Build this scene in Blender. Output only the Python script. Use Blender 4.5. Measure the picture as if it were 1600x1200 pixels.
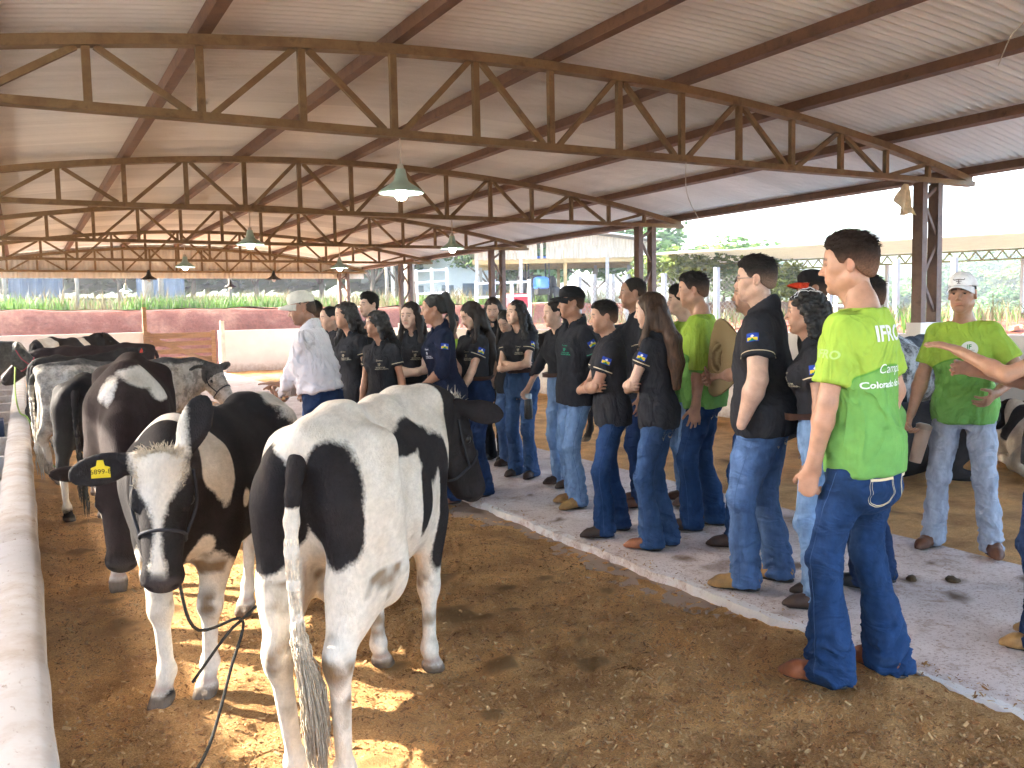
import bpy, math, random, os
import numpy as np
from mathutils import Vector, Matrix, Quaternion
from mathutils.bvhtree import BVHTree

sc = bpy.context.scene
for o in list(bpy.data.objects):
    bpy.data.objects.remove(o)
COL = sc.collection
R = math.radians

# ------------------------------------------------------------------ camera
CAM_H = 1.55
cam_d = bpy.data.cameras.new('camera')
cam_d.sensor_width = 36.0
cam_d.lens = 1370.0 / 1600.0 * 36.0
cam_d.clip_start = 0.05
cam_d.clip_end = 3000.0
cam = bpy.data.objects.new('camera', cam_d)
COL.objects.link(cam)
yaw, pitch, roll = R(29.098), R(-4.604), R(-1.146)
f0 = Vector((math.sin(yaw), math.cos(yaw), 0)); r0 = Vector((math.cos(yaw), -math.sin(yaw), 0)); u0 = Vector((0, 0, 1))
fw = f0 * math.cos(pitch) + u0 * math.sin(pitch)
up = u0 * math.cos(pitch) - f0 * math.sin(pitch)
rt = r0 * math.cos(roll) + up * math.sin(roll)
up2 = up * math.cos(roll) - r0 * math.sin(roll)
M = Matrix.Identity(4)
for i in range(3):
    M[i][0], M[i][1], M[i][2] = rt[i], up2[i], -fw[i]
M[2][3] = CAM_H
cam.matrix_world = M
sc.camera = cam

# ------------------------------------------------------------------ sky, sun, exposure
SUN_AZ, SUN_EL = R(41.0), R(27.7)           # azimuth to the left of +Y
sun_vec = Vector((-math.sin(SUN_AZ) * math.cos(SUN_EL), math.cos(SUN_AZ) * math.cos(SUN_EL), math.sin(SUN_EL)))
world = bpy.data.worlds.new('World')
sc.world = world
world.use_nodes = True
wn = world.node_tree
wn.nodes.clear()
sky = wn.nodes.new('ShaderNodeTexSky')
sky.sky_type = 'NISHITA'
sky.sun_disc = False
sky.sun_elevation = SUN_EL
sky.sun_rotation = -SUN_AZ
sky.air_density = 1.0
sky.dust_density = 2.5
sky.ozone_density = 1.0
bgn = wn.nodes.new('ShaderNodeBackground')
bgn.inputs['Strength'].default_value = 0.15
wo = wn.nodes.new('ShaderNodeOutputWorld')
wn.links.new(sky.outputs[0], bgn.inputs[0])
wn.links.new(bgn.outputs[0], wo.inputs[0])
sun_d = bpy.data.lights.new('sun', 'SUN')
sun_d.energy = 2.4
sun_d.angle = R(0.6)
sun_d.color = (1.0, 0.93, 0.80)
sun = bpy.data.objects.new('sun', sun_d)
COL.objects.link(sun)
sun.rotation_euler = sun_vec.to_track_quat('Z', 'Y').to_euler()
sun.location = (-20, 20, 30)
vs = sc.view_settings
vs.view_transform = 'Standard'
vs.look = 'None'
vs.exposure = 4.05
vs.gamma = 1.0
vs.use_curve_mapping = False
sc.cycles.max_bounces = 8
sc.cycles.diffuse_bounces = 5
sc.cycles.glossy_bounces = 3
sc.cycles.transparent_max_bounces = 8
sc.cycles.use_denoising = True
sc.cycles.use_adaptive_sampling = True
sc.cycles.adaptive_threshold = 0.03
sc.cycles.caustics_reflective = False
sc.cycles.caustics_refractive = False

# ================================================================== library
def lerp(a, b, t): return a + (b - a) * t
def sstep(a, b, x):
    t = np.clip((x - a) / (b - a), 0, 1); return t * t * (3 - 2 * t)
def rotm(ax, deg):
    return np.array(Matrix.Rotation(R(deg), 3, ax))
def nrm(v):
    v = np.asarray(v, float); return v / (np.linalg.norm(v) + 1e-9)

def _hash(i, j, k, s):
    h = (i * 374761393 + j * 668265263 + k * 2147483647 + s * 974634777) & 0xFFFFFFFF
    h = ((h ^ (h >> 13)) * 1274126177) & 0xFFFFFFFF
    h = (h ^ (h >> 16)) & 0xFFFFFF
    return h / float(0x800000) - 1.0
def vnoise(p, seed=0):
    p = np.asarray(p, float)
    i = np.floor(p).astype(np.int64); f = p - i
    u = f * f * f * (f * (f * 6 - 15) + 10)
    out = 0
    for dx in (0, 1):
        wx = u[:, 0] if dx else 1 - u[:, 0]
        for dy in (0, 1):
            wy = u[:, 1] if dy else 1 - u[:, 1]
            for dz in (0, 1):
                wz = u[:, 2] if dz else 1 - u[:, 2]
                out = out + wx * wy * wz * _hash(i[:, 0] + dx, i[:, 1] + dy, i[:, 2] + dz, seed)
    return out
def fbm(p, oct=3, seed=0):
    p = np.asarray(p, float); a = 1.0; t = 0; n = 0
    for o in range(oct):
        t = t + a * vnoise(p * (2 ** o) + o * 17.3, seed + o); n += a; a *= .5
    return t / n

class Field:
    """A signed distance field made of blended primitives, meshed by surface nets."""
    def __init__(self): self.ops = []
    def _add(self, fn, lo, hi, k, op='u'): self.ops.append((fn, np.asarray(lo, float), np.asarray(hi, float), k, op)); return self
    def cone(self, a, b, ra, rb, k=.02, op='u', sq=None):
        a = np.asarray(a, float); b = np.asarray(b, float)
        m = max(ra, rb) * (max(1, sq[1]) if sq else 1)
        if sq:
            n = nrm(sq[0]); g = 1 / sq[1] - 1
            ba = (b - a) + n * ((b - a) @ n) * g
        else: ba = b - a
        bb = ba @ ba + 1e-12
        def fn(x, y, z):
            qx, qy, qz = x - a[0], y - a[1], z - a[2]
            if sq:
                c = (qx * n[0] + qy * n[1] + qz * n[2]) * g
                qx, qy, qz = qx + n[0] * c, qy + n[1] * c, qz + n[2] * c
            t = np.clip((qx * ba[0] + qy * ba[1] + qz * ba[2]) / bb, 0, 1)
            d = np.sqrt((qx - t * ba[0]) ** 2 + (qy - t * ba[1]) ** 2 + (qz - t * ba[2]) ** 2)
            return (d - (ra + (rb - ra) * t)) * (min(1, sq[1]) if sq else 1)
        return self._add(fn, np.minimum(a, b) - m, np.maximum(a, b) + m, k, op)
    def chain(self, pts, rad, k=.02, op='u', sq=None):
        for i in range(len(pts) - 1): self.cone(pts[i], pts[i + 1], rad[i], rad[i + 1], k, op, sq)
        return self
    def ell(self, c, r, rot=None, k=.02, op='u'):
        c = np.asarray(c, float); r = np.asarray(r, float); m = max(r)
        Rm = None if rot is None else np.asarray(rot).T
        def fn(x, y, z):
            qx, qy, qz = x - c[0], y - c[1], z - c[2]
            if Rm is not None:
                qx, qy, qz = (Rm[0, 0] * qx + Rm[0, 1] * qy + Rm[0, 2] * qz, Rm[1, 0] * qx + Rm[1, 1] * qy + Rm[1, 2] * qz, Rm[2, 0] * qx + Rm[2, 1] * qy + Rm[2, 2] * qz)
            k0 = np.sqrt((qx / r[0]) ** 2 + (qy / r[1]) ** 2 + (qz / r[2]) ** 2)
            k1 = np.sqrt((qx / r[0] ** 2) ** 2 + (qy / r[1] ** 2) ** 2 + (qz / r[2] ** 2) ** 2) + 1e-9
            return k0 * (k0 - 1) / k1
        return self._add(fn, c - m, c + m, k, op)
    def loft(self, org, rot, tab, k=.02, op='u', n=2.3, pad=0.0):
        """tab rows: z, cx, cy, a, b (z up in the frame rot/org)"""
        tab = np.asarray(tab, float); org = np.asarray(org, float); Rm = np.asarray(rot)
        # smooth the table with Catmull-Rom
        zz = np.linspace(tab[0, 0], tab[-1, 0], 60); cols = []
        tz = tab[:, 0]
        for c in range(1, 5):
            v = tab[:, c]; m_ = np.gradient(v, tz)
            i = np.clip(np.searchsorted(tz, zz, side='right') - 1, 0, len(tz) - 2)
            h = tz[i + 1] - tz[i]; t = (zz - tz[i]) / h
            cols.append((2 * t ** 3 - 3 * t ** 2 + 1) * v[i] + (t ** 3 - 2 * t ** 2 + t) * h * m_[i] + (-2 * t ** 3 + 3 * t ** 2) * v[i + 1] + (t ** 3 - t ** 2) * h * m_[i + 1])
        cols[2] = np.maximum(cols[2] + pad, .004); cols[3] = np.maximum(cols[3] + pad, .004)
        ext = []
        for q in range(60):
            for sx in (-1, 1):
                for sy in (-1, 1):
                    ext.append(Rm @ np.array([cols[0][q] + sx * cols[2][q], cols[1][q] + sy * cols[3][q], zz[q]]) + org)
        ext = np.array(ext)
        def fn(x, y, z):
            qx, qy, qz = x - org[0], y - org[1], z - org[2]
            lx = Rm[0, 0] * qx + Rm[1, 0] * qy + Rm[2, 0] * qz
            ly = Rm[0, 1] * qx + Rm[1, 1] * qy + Rm[2, 1] * qz
            lz = Rm[0, 2] * qx + Rm[1, 2] * qy + Rm[2, 2] * qz
            a = np.interp(lz, zz, cols[2]); b = np.interp(lz, zz, cols[3])
            lx = lx - np.interp(lz, zz, cols[0]); ly = ly - np.interp(lz, zz, cols[1])
            d = ((np.abs(lx) / a) ** n + (np.abs(ly) / b) ** n) ** (1 / n)
            dd = (d - 1) * np.minimum(a, b)
            e = np.maximum(zz[0] - lz, lz - zz[-1])
            return np.maximum(dd, e)
        return self._add(fn, ext.min(0), ext.max(0), k, op)
    def cut(self, p, n, k=.004):
        """remove everything on the +n side of the plane through p"""
        p = np.asarray(p, float); n = nrm(n)
        def fn(x, y, z): return (x - p[0]) * n[0] + (y - p[1]) * n[1] + (z - p[2]) * n[2]
        self.ops.append((fn, None, None, k, 'i')); return self
    def clip(self, fn, k=.004):
        self.ops.append((fn, None, None, k, 'i')); return self
    def mesh(self, h, box=None, pad=2):
        if box is None:
            lo = np.min([o[1] for o in self.ops if o[1] is not None and o[4] == 'u'], 0); hi = np.max([o[2] for o in self.ops if o[1] is not None and o[4] == 'u'], 0)
        else: lo, hi = np.asarray(box[0], float), np.asarray(box[1], float)
        lo = lo - pad * h; n = np.ceil((hi + pad * h - lo) / h).astype(int) + 1
        ax = [lo[i] + h * np.arange(n[i]) for i in range(3)]
        D = np.full(tuple(n), .5)
        for fn, l, u, k, op in self.ops:
            if l is None:
                x, y, z = ax[0][:, None, None], ax[1][None, :, None], ax[2][None, None, :]
                d = fn(x, y, z) + 0 * D; sl = (slice(None),) * 3
            else:
                m = k + 2.5 * h
                i0 = np.clip(np.floor((l - m - lo) / h).astype(int), 0, n); i1 = np.clip(np.ceil((u + m - lo) / h).astype(int) + 1, 0, n)
                if np.any(i1 <= i0): continue
                sl = tuple(slice(i0[i], i1[i]) for i in range(3))
                d = fn(ax[0][sl[0]][:, None, None], ax[1][sl[1]][None, :, None], ax[2][sl[2]][None, None, :])
            A = D[sl]
            if op == 'u':
                w = np.maximum(k - np.abs(A - d), 0) / k
                D[sl] = np.minimum(A, d) - w * w * k * .25
            else:
                if op == 's': d = -d
                w = np.maximum(k - np.abs(A - d), 0) / k
                D[sl] = np.maximum(A, d) + w * w * k * .25
        for i in range(3):
            s0 = [slice(None)] * 3; s0[i] = 0; D[tuple(s0)] = np.maximum(D[tuple(s0)], h * .5)
            s0[i] = -1; D[tuple(s0)] = np.maximum(D[tuple(s0)], h * .5)
        return nets(D, lo, h)

def nets(D, lo, h):
    S = D < 0
    nx, ny, nz = D.shape
    c = [S[dx:nx - 1 + dx, dy:ny - 1 + dy, dz:nz - 1 + dz] for dx in (0, 1) for dy in (0, 1) for dz in (0, 1)]
    cnt = np.zeros(c[0].shape, np.int8)
    for a in c: cnt += a
    idx = np.argwhere((cnt > 0) & (cnt < 8))
    if len(idx) == 0: return np.zeros((0, 3)), np.zeros((0, 4), int)
    imap = np.full(c[0].shape, -1, np.int64); imap[idx[:, 0], idx[:, 1], idx[:, 2]] = np.arange(len(idx))
    acc = np.zeros((len(idx), 3)); num = np.zeros(len(idx))
    cor = [(dx, dy, dz) for dx in (0, 1) for dy in (0, 1) for dz in (0, 1)]
    val = [D[idx[:, 0] + a, idx[:, 1] + b, idx[:, 2] + e] for a, b, e in cor]
    for i, p in enumerate(cor):
        for j in range(i + 1, 8):
            q = cor[j]
            if sum(abs(p[t] - q[t]) for t in range(3)) != 1: continue
            m = (val[i] < 0) != (val[j] < 0)
            t = val[i] / np.where(np.abs(val[i] - val[j]) < 1e-12, 1, val[i] - val[j])
            P = np.array(p)[None] + t[:, None] * (np.array(q) - np.array(p))[None]
            acc += P * m[:, None]; num += m
    V = (idx + acc / np.maximum(num, 1)[:, None]) * h + lo
    F = []
    for axis in range(3):
        sa = [slice(None)] * 3; sb = [slice(None)] * 3
        sa[axis] = slice(0, -1); sb[axis] = slice(1, None)
        A = S[tuple(sa)]; B = S[tuple(sb)]
        e = np.argwhere(A != B)
        o1, o2 = (axis + 1) % 3, (axis + 2) % 3
        ok = (e[:, o1] > 0) & (e[:, o2] > 0) & (e[:, o1] < D.shape[o1] - 1) & (e[:, o2] < D.shape[o2] - 1)
        e = e[ok]
        def g(d1, d2):
            q = e.copy(); q[:, o1] -= d1; q[:, o2] -= d2
            return imap[q[:, 0], q[:, 1], q[:, 2]]
        quad = np.stack([g(1, 1), g(0, 1), g(0, 0), g(1, 0)], 1)
        flip = ~A[e[:, 0], e[:, 1], e[:, 2]]
        quad[flip] = quad[flip][:, ::-1]
        F.append(quad)
    F = np.concatenate(F); F = F[(F >= 0).all(1)]
    return V, F

def vnormals(V, F):
    n = np.cross(V[F[:, 2]] - V[F[:, 0]], V[F[:, 3]] - V[F[:, 1]])
    N = np.zeros_like(V)
    for i in range(4): np.add.at(N, F[:, i], n)
    return N / (np.linalg.norm(N, axis=1, keepdims=True) + 1e-12)

def smooth_mesh(V, F, it=1, lam=.5):
    for _ in range(it):
        A = np.zeros_like(V); c = np.zeros(len(V))
        for i in range(4):
            j = (i + 1) % 4
            np.add.at(A, F[:, i], V[F[:, j]]); np.add.at(c, F[:, i], 1)
            np.add.at(A, F[:, j], V[F[:, i]]); np.add.at(c, F[:, j], 1)
        V = V + lam * (A / np.maximum(c, 1)[:, None] - V)
    return V

def join(parts):
    Vs, Fs, o = [], [], 0
    for V, F in parts:
        if len(V) == 0: continue
        Vs.append(V); Fs.append(F + o); o += len(V)
    return np.concatenate(Vs), np.concatenate(Fs)

def set_props(o, label=None, cat=None, group=None, kind=None):
    if label: o['label'] = label
    if cat: o['category'] = cat
    if group: o['group'] = group
    if kind: o['kind'] = kind
    return o

def make_mesh(name, V, F, smooth=True, cols=None, attrs=None, mats=None, mi=None):
    V = np.asarray(V, np.float32)
    me = bpy.data.meshes.new(name)
    if isinstance(F, np.ndarray):
        nf, w = F.shape
        me.vertices.add(len(V)); me.vertices.foreach_set('co', V.ravel())
        me.loops.add(nf * w); me.loops.foreach_set('vertex_index', F.astype(np.int32).ravel())
        me.polygons.add(nf); me.polygons.foreach_set('loop_start', (np.arange(nf) * w).astype(np.int32))
        try: me.polygons.foreach_set('loop_total', np.full(nf, w, np.int32))
        except Exception: pass
        me.update(calc_edges=True)
    else:
        me.from_pydata([tuple(map(float, v)) for v in V], [], F)
        nf = len(me.polygons)
    me.polygons.foreach_set('use_smooth', np.full(nf, bool(smooth)))
    if cols is not None:
        c = np.asarray(cols, np.float32)
        if c.shape[1] == 3: c = np.concatenate([c, np.ones((len(c), 1), np.float32)], 1)
        a = me.attributes.new('Col', 'FLOAT_COLOR', 'POINT'); a.data.foreach_set('color', c.ravel())
    for k, v in (attrs or {}).items():
        a = me.attributes.new(k, 'FLOAT', 'POINT'); a.data.foreach_set('value', np.asarray(v, np.float32).ravel())
    for m in (mats or []): me.materials.append(m)
    if mi is not None: me.polygons.foreach_set('material_index', np.asarray(mi, np.int32))
    return me

def obj(name, me, parent=None, loc=None, rot=None, scale=None):
    o = bpy.data.objects.new(name, me); COL.objects.link(o)
    if parent is not None: o.parent = parent
    if loc is not None: o.location = loc
    if rot is not None: o.rotation_euler = rot
    if scale is not None: o.scale = scale
    return o
def mobj(name, V, F, mat, parent=None, smooth=True, cols=None, attrs=None, **k):
    return obj(name, make_mesh(name, V, F, smooth, cols, attrs, mat if isinstance(mat, list) else [mat], k.pop('mi', None)), parent, **k)
def empty(name, loc, rz=0, **props):
    o = bpy.data.objects.new(name, None); COL.objects.link(o); o.location = loc; o.rotation_euler = (0, 0, rz)
    o.empty_display_size = .2
    return set_props(o, **props)

CUBE_F = [(0, 3, 2, 1), (4, 5, 6, 7), (0, 1, 5, 4), (1, 2, 6, 5), (2, 3, 7, 6), (3, 0, 4, 7)]
def boxv(x0, x1, y0, y1, z0, z1):
    return np.array([(x0, y0, z0), (x1, y0, z0), (x1, y1, z0), (x0, y1, z0), (x0, y0, z1), (x1, y0, z1), (x1, y1, z1), (x0, y1, z1)], float)
def box(name, x0, x1, y0, y1, z0, z1, mat, parent=None, **k):
    return mobj(name, boxv(x0, x1, y0, y1, z0, z1), np.array(CUBE_F), mat, parent, smooth=False, **k)
def barv(p0, p1, w, h, upv=(0, 0, 1)):
    p0 = np.asarray(p0, float); p1 = np.asarray(p1, float); d = nrm(p1 - p0); s = np.cross(d, upv)
    if np.linalg.norm(s) < 1e-4: s = np.array([1., 0, 0])
    s = nrm(s); u = np.cross(s, d)
    return np.array([p + s * a * w / 2 + u * b * h / 2 for p in (p0, p1) for a, b in ((-1, -1), (1, -1), (1, 1), (-1, 1))])
def bar(name, p0, p1, w, h, mat, parent=None, upv=(0, 0, 1), **k):
    return mobj(name, barv(p0, p1, w, h, upv), np.array(CUBE_F), mat, parent, smooth=False, **k)
def tubev(pts, rad, n=8, caps=True):
    pts = np.asarray(pts, float); m = len(pts)
    rad = np.full(m, rad) if np.isscalar(rad) else np.asarray(rad, float)
    T = np.gradient(pts, axis=0); ref = np.array([0.13, .21, .97]); V = []
    s = None
    for i in range(m):
        d = nrm(T[i])
        if s is None: s = np.cross(d, ref)
        s = nrm(s - d * (s @ d)); u = np.cross(d, s)
        for q in range(n):
            a = 2 * math.pi * q / n; V.append(pts[i] + rad[i] * (s * math.cos(a) + u * math.sin(a)))
    F = [(i * n + q, i * n + (q + 1) % n, (i + 1) * n + (q + 1) % n, (i + 1) * n + q) for i in range(m - 1) for q in range(n)]
    if caps and n % 2 == 0:
        for base in (0, (m - 1) * n):
            for q in range(n // 2 - 1):
                f = (base + q, base + q + 1, base + n - 2 - q, base + n - 1 - q)
                F.append(f[::-1] if base == 0 else f)
    return np.array(V), np.array(F)
def tube(name, pts, rad, mat, parent=None, n=8, **k):
    V, F = tubev(pts, rad, n); return mobj(name, V, F, mat, parent, **k)
def spline(pts, n=40):
    P = np.asarray(pts, float); t = np.linspace(0, len(P) - 1, n); out = []
    for c in range(P.shape[1]):
        v = P[:, c]; m = np.gradient(v); i = np.clip(t.astype(int), 0, len(P) - 2); f = t - i
        out.append((2 * f ** 3 - 3 * f ** 2 + 1) * v[i] + (f ** 3 - 2 * f ** 2 + f) * m[i] + (-2 * f ** 3 + 3 * f ** 2) * v[i + 1] + (f ** 3 - f ** 2) * m[i + 1])
    return np.stack(out, 1)
def lathe(name, prof, mat, parent=None, n=24, cen=(0, 0, 0), **k):
    V = []; F = []
    for r, z in prof:
        for q in range(n):
            a = 2 * math.pi * q / n; V.append((cen[0] + r * math.cos(a), cen[1] + r * math.sin(a), cen[2] + z))
    for i in range(len(prof) - 1):
        for q in range(n): F.append((i * n + q, i * n + (q + 1) % n, (i + 1) * n + (q + 1) % n, (i + 1) * n + q))
    return mobj(name, np.array(V), np.array(F), mat, parent, **k)

# ------------------------------------------------------------------ materials
MATS = {}
def nodes(name, rough=.8, spec=.3):
    m = bpy.data.materials.new(name); m.use_nodes = True; t = m.node_tree; b = t.nodes['Principled BSDF']
    b.inputs['Roughness'].default_value = rough; b.inputs['Specular IOR Level'].default_value = spec
    return m, t, b
def nd(t, typ, **kw):
    n = t.nodes.new(typ)
    for k, v in kw.items():
        if k in n.inputs: n.inputs[k].default_value = v
        else: setattr(n, k, v)
    return n
def noise_node(t, scale, detail=4, rough=.6, coord='Object', vec=None, stretch=None):
    n = nd(t, 'ShaderNodeTexNoise', Scale=scale, Detail=detail, Roughness=rough)
    if vec is None:
        tc = nd(t, 'ShaderNodeTexCoord'); vec = tc.outputs[coord]
    if stretch:
        mp = nd(t, 'ShaderNodeMapping'); mp.inputs['Scale'].default_value = stretch; t.links.new(vec, mp.inputs[0]); vec = mp.outputs[0]
    t.links.new(vec, n.inputs['Vector']); return n
def ramp(t, fac, stops):
    r = nd(t, 'ShaderNodeValToRGB'); e = r.color_ramp.elements
    while len(e) < len(stops): e.new(.5)
    for i, (p, c) in enumerate(stops):
        e[i].position = p; e[i].color = (*c, 1) if len(c) == 3 else c
    t.links.new(fac, r.inputs[0]); return r
def mixc(t, fac, a, b, typ='MIX'):
    m = nd(t, 'ShaderNodeMix', data_type='RGBA', blend_type=typ)
    for sock, v in ((m.inputs[0], fac), (m.inputs[6], a), (m.inputs[7], b)):
        if hasattr(v, 'links'): t.links.new(v, sock)
        elif isinstance(v, (int, float)): sock.default_value = v
        else: sock.default_value = (*v, 1)
    return m.outputs[2]
def bumpn(t, b, h, strength=.3, dist=.01):
    n = nd(t, 'ShaderNodeBump', Strength=strength, Distance=dist); t.links.new(h, n.inputs['Height']); t.links.new(n.outputs[0], b.inputs['Normal']); return n
def plain(name, col, rough=.8, spec=.3, var=.25, scale=6, bump=.0, bscale=60, metal=0, dist=.005, stretch=None, coord='Object'):
    if name in MATS: return MATS[name]
    m, t, b = nodes(name, rough, spec); b.inputs['Metallic'].default_value = metal
    n = noise_node(t, scale, 5, stretch=stretch, coord=coord)
    r = ramp(t, n.outputs[0], [(.25, [max(0, c * (1 - var)) for c in col]), (.75, [min(1, c * (1 + var)) for c in col])])
    t.links.new(r.outputs[0], b.inputs['Base Color'])
    if bump: bumpn(t, b, noise_node(t, bscale, 3, stretch=stretch, coord=coord).outputs[0], bump, dist)
    MATS[name] = m; return m
def attrmat(name, rough=.85, spec=.2, var=.2, scale=40, bump=.25, bscale=300, dist=.002, sheen=0, sss=0, stretch=None, fold=0, fstretch=(1, 1, 1), fscale=14):
    """base colour from the mesh's own dyed/pigment colour, with fine procedural grain"""
    if name in MATS: return MATS[name]
    m, t, b = nodes(name, rough, spec)
    a = nd(t, 'ShaderNodeAttribute', attribute_name='Col')
    n = noise_node(t, scale, 4, stretch=stretch)
    r = ramp(t, n.outputs[0], [(.3, (1 - var,) * 3), (.7, (1 + var * .6,) * 3)])
    c = mixc(t, 1.0, a.outputs[0], r.outputs[0], 'MULTIPLY')
    t.links.new(c, b.inputs['Base Color'])
    if sheen: b.inputs['Sheen Weight'].default_value = sheen
    if sss:
        b.inputs['Subsurface Weight'].default_value = sss; b.inputs['Subsurface Radius'].default_value = (.012, .005, .003)
        b.inputs['Subsurface Scale'].default_value = 1.0
    if bump:
        b1 = bumpn(t, b, noise_node(t, bscale, 2, stretch=stretch).outputs[0], bump, dist)
        if fold:
            fn = noise_node(t, fscale, 3, .55, stretch=fstretch); fn.inputs['Distortion'].default_value = 1.2
            rf = ramp(t, fn.outputs[0], [(.30, (0,) * 3), (.48, (1,) * 3), (.56, (.85,) * 3), (.72, (.1,) * 3)])
            b2 = nd(t, 'ShaderNodeBump', Strength=.9, Distance=fold); t.links.new(rf.outputs[0], b2.inputs['Height']); t.links.new(b2.outputs[0], b1.inputs['Normal'])
    MATS[name] = m; return m

# ================================================================== barn
def steel_mat(name, c1, c2):
    m, t, b = nodes(name, .6, .35)
    n = noise_node(t, 3.2, 6, .7, coord='Generated'); n = noise_node(t, 5.0, 6, .72)
    r = ramp(t, n.outputs[0], [(.32, c1), (.55, c2), (.72, [c * .55 for c in c1])])
    t.links.new(r.outputs[0], b.inputs['Base Color'])
    bumpn(t, b, noise_node(t, 60, 3).outputs[0], .15, .004); return m
M_TRUSS = steel_mat('rusty_primer_steel', (.14, .082, .038), (.22, .145, .068))
M_PURL = steel_mat('brown_purlin_steel', (.11, .06, .04), (.18, .095, .055))
M_COLM = steel_mat('brown_column_steel', (.10, .06, .045), (.16, .10, .075))
def roof_mat():
    m, t, b = nodes('weathered_roof_sheet', .8, .10)
    tc = nd(t, 'ShaderNodeTexCoord'); oi = nd(t, 'ShaderNodeObjectInfo')
    n = noise_node(t, 1.2, 5, .6, vec=tc.outputs['Object'], stretch=(.35, 2.5, 1))
    r = ramp(t, n.outputs[0], [(.25, (.66, .65, .61)), (.75, (.80, .79, .75))])
    rr = ramp(t, oi.outputs['Random'], [(0, (.84,) * 3), (1, (1.06,) * 3)])
    c = mixc(t, 1.0, r.outputs[0], rr.outputs[0], 'MULTIPLY')
    t.links.new(c, b.inputs['Base Color']); b.inputs['Metallic'].default_value = 0.0
    return m
M_ROOF = roof_mat()
M_GABLE = plain('gable_sheet', (.64, .60, .53), .6, .3, .15, 3)
def wall_mat(name, base, dirt):
    m, t, b = nodes(name, .85, .2)
    n = noise_node(t, 1.6, 6, .65); n2 = noise_node(t, 14, 5, .7)
    r = ramp(t, n.outputs[0], [(.3, [c * .84 for c in base]), (.62, base)])
    tc = nd(t, 'ShaderNodeTexCoord'); sp = nd(t, 'ShaderNodeSeparateXYZ'); t.links.new(tc.outputs['Object'], sp.inputs[0])
    md = nd(t, 'ShaderNodeMath', operation='MULTIPLY_ADD'); t.links.new(n2.outputs[0], md.inputs[0]); md.inputs[1].default_value = .5; t.links.new(sp.outputs[2], md.inputs[2])
    rd = ramp(t, md.outputs[0], [(.22, (.75,) * 3), (.5, (0,) * 3)])
    c = mixc(t, rd.outputs[0], r.outputs[0], dirt)
    t.links.new(c, b.inputs['Base Color']); bumpn(t, b, n2.outputs[0], .2, .01); return m
M_WALL = wall_mat('painted_plaster', (.76, .72, .68), (.30, .19, .12))
XC, HALF, ZT, ZE = 3.9, 5.55, 3.56, 2.95
def arch(x): return ZE + (ZT - ZE) * (1 - ((x - XC) / HALF) ** 2)
barn = empty('cattle_barn', (XC, 11, 0), label='open sided cattle barn with arched rusty steel trusses and corrugated roof', cat='barn')
inv = lambda o: o
def bpart(o):
    o.parent = barn; o.matrix_parent_inverse = Matrix.Translation(barn.location).inverted(); return o
TY = [-3.74 + 5 * k for k in range(7)]
NODE = [XC + .69 * k for k in range(-8, 9)]
def web(name, p0, p1, w, d, mat, parent):
    return bar(name, p0, p1, w, d, mat, parent, upv=(0, 1, 0))
tr0 = None
for ti, ty in enumerate(TY):
    if tr0 is None:
        tr = bpart(bpy.data.objects.new('roof_truss', None)); COL.objects.link(tr); tr.location = (0, ty, 0); tr.empty_display_size = .1
        tr0 = tr
        xs = np.linspace(XC - HALF, XC + HALF, 33)
        V = []; F = []
        for i, x in enumerate(xs):
            z = arch(x)
            for dz, dy in ((-.04, -.05), (-.04, .05), (.03, .05), (.03, -.05)): V.append((x, dy, z + dz))
        for i in range(32):
            a = i * 4
            for q in range(4): F.append((a + q, a + 4 + q, a + 4 + (q + 1) % 4, a + (q + 1) % 4))
        F.append((0, 1, 2, 3)); F.append((128, 131, 130, 129))
        mobj('top_chord', np.array(V), np.array(F), M_TRUSS, tr, smooth=False)
        bar('bottom_chord', (XC - HALF - .05, 0, 2.905), (XC + HALF + .05, 0, 2.905), .10, .055, M_TRUSS, tr)
        for k, x in zip(range(-8, 9), NODE):
            zt = arch(x) - .04
            if zt - 2.935 < .05: continue
            bar('web_post', (x, 0, 2.93), (x, 0, zt), .05, .046, M_TRUSS, tr, upv=(0, 1, 0))
            if k % 2 == 0:
                for s in (-1, 1):
                    x2 = x + s * .69
                    if abs(x2 - XC) > HALF - .1: continue
                    bar('web_diagonal', (x + s * .075, .004, 2.93), (x2 - s * .055, .004, arch(x2 - s * .055) - .04), .042, .040, M_TRUSS, tr, upv=(0, 1, 0))
    else:
        tr = tr0.copy(); COL.objects.link(tr); tr.location = (0, ty, 0)
        for ch in tr0.children:
            c = ch.copy(); COL.objects.link(c); c.parent = tr
# purlins
for k in range(-4, 5):
    x = XC + 1.375 * k; z = arch(x) + .075
    sl = math.atan2(-2 * (ZT - ZE) * (x - XC) / HALF ** 2, 1)
    me = boxv(-.03, .03, -4.1, 26.55, -.045, .045)
    p = bpart(mobj('purlin', me, np.array(CUBE_F), M_PURL, None, smooth=False)); p.location = (x, 0, z); p.rotation_euler = (0, -sl, 0)
    lipm = boxv(.03, .06, -4.1, 26.55, -.045, -.035)
    q = mobj('purlin_lip', lipm, np.array(CUBE_F), M_PURL, p, smooth=False)
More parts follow.
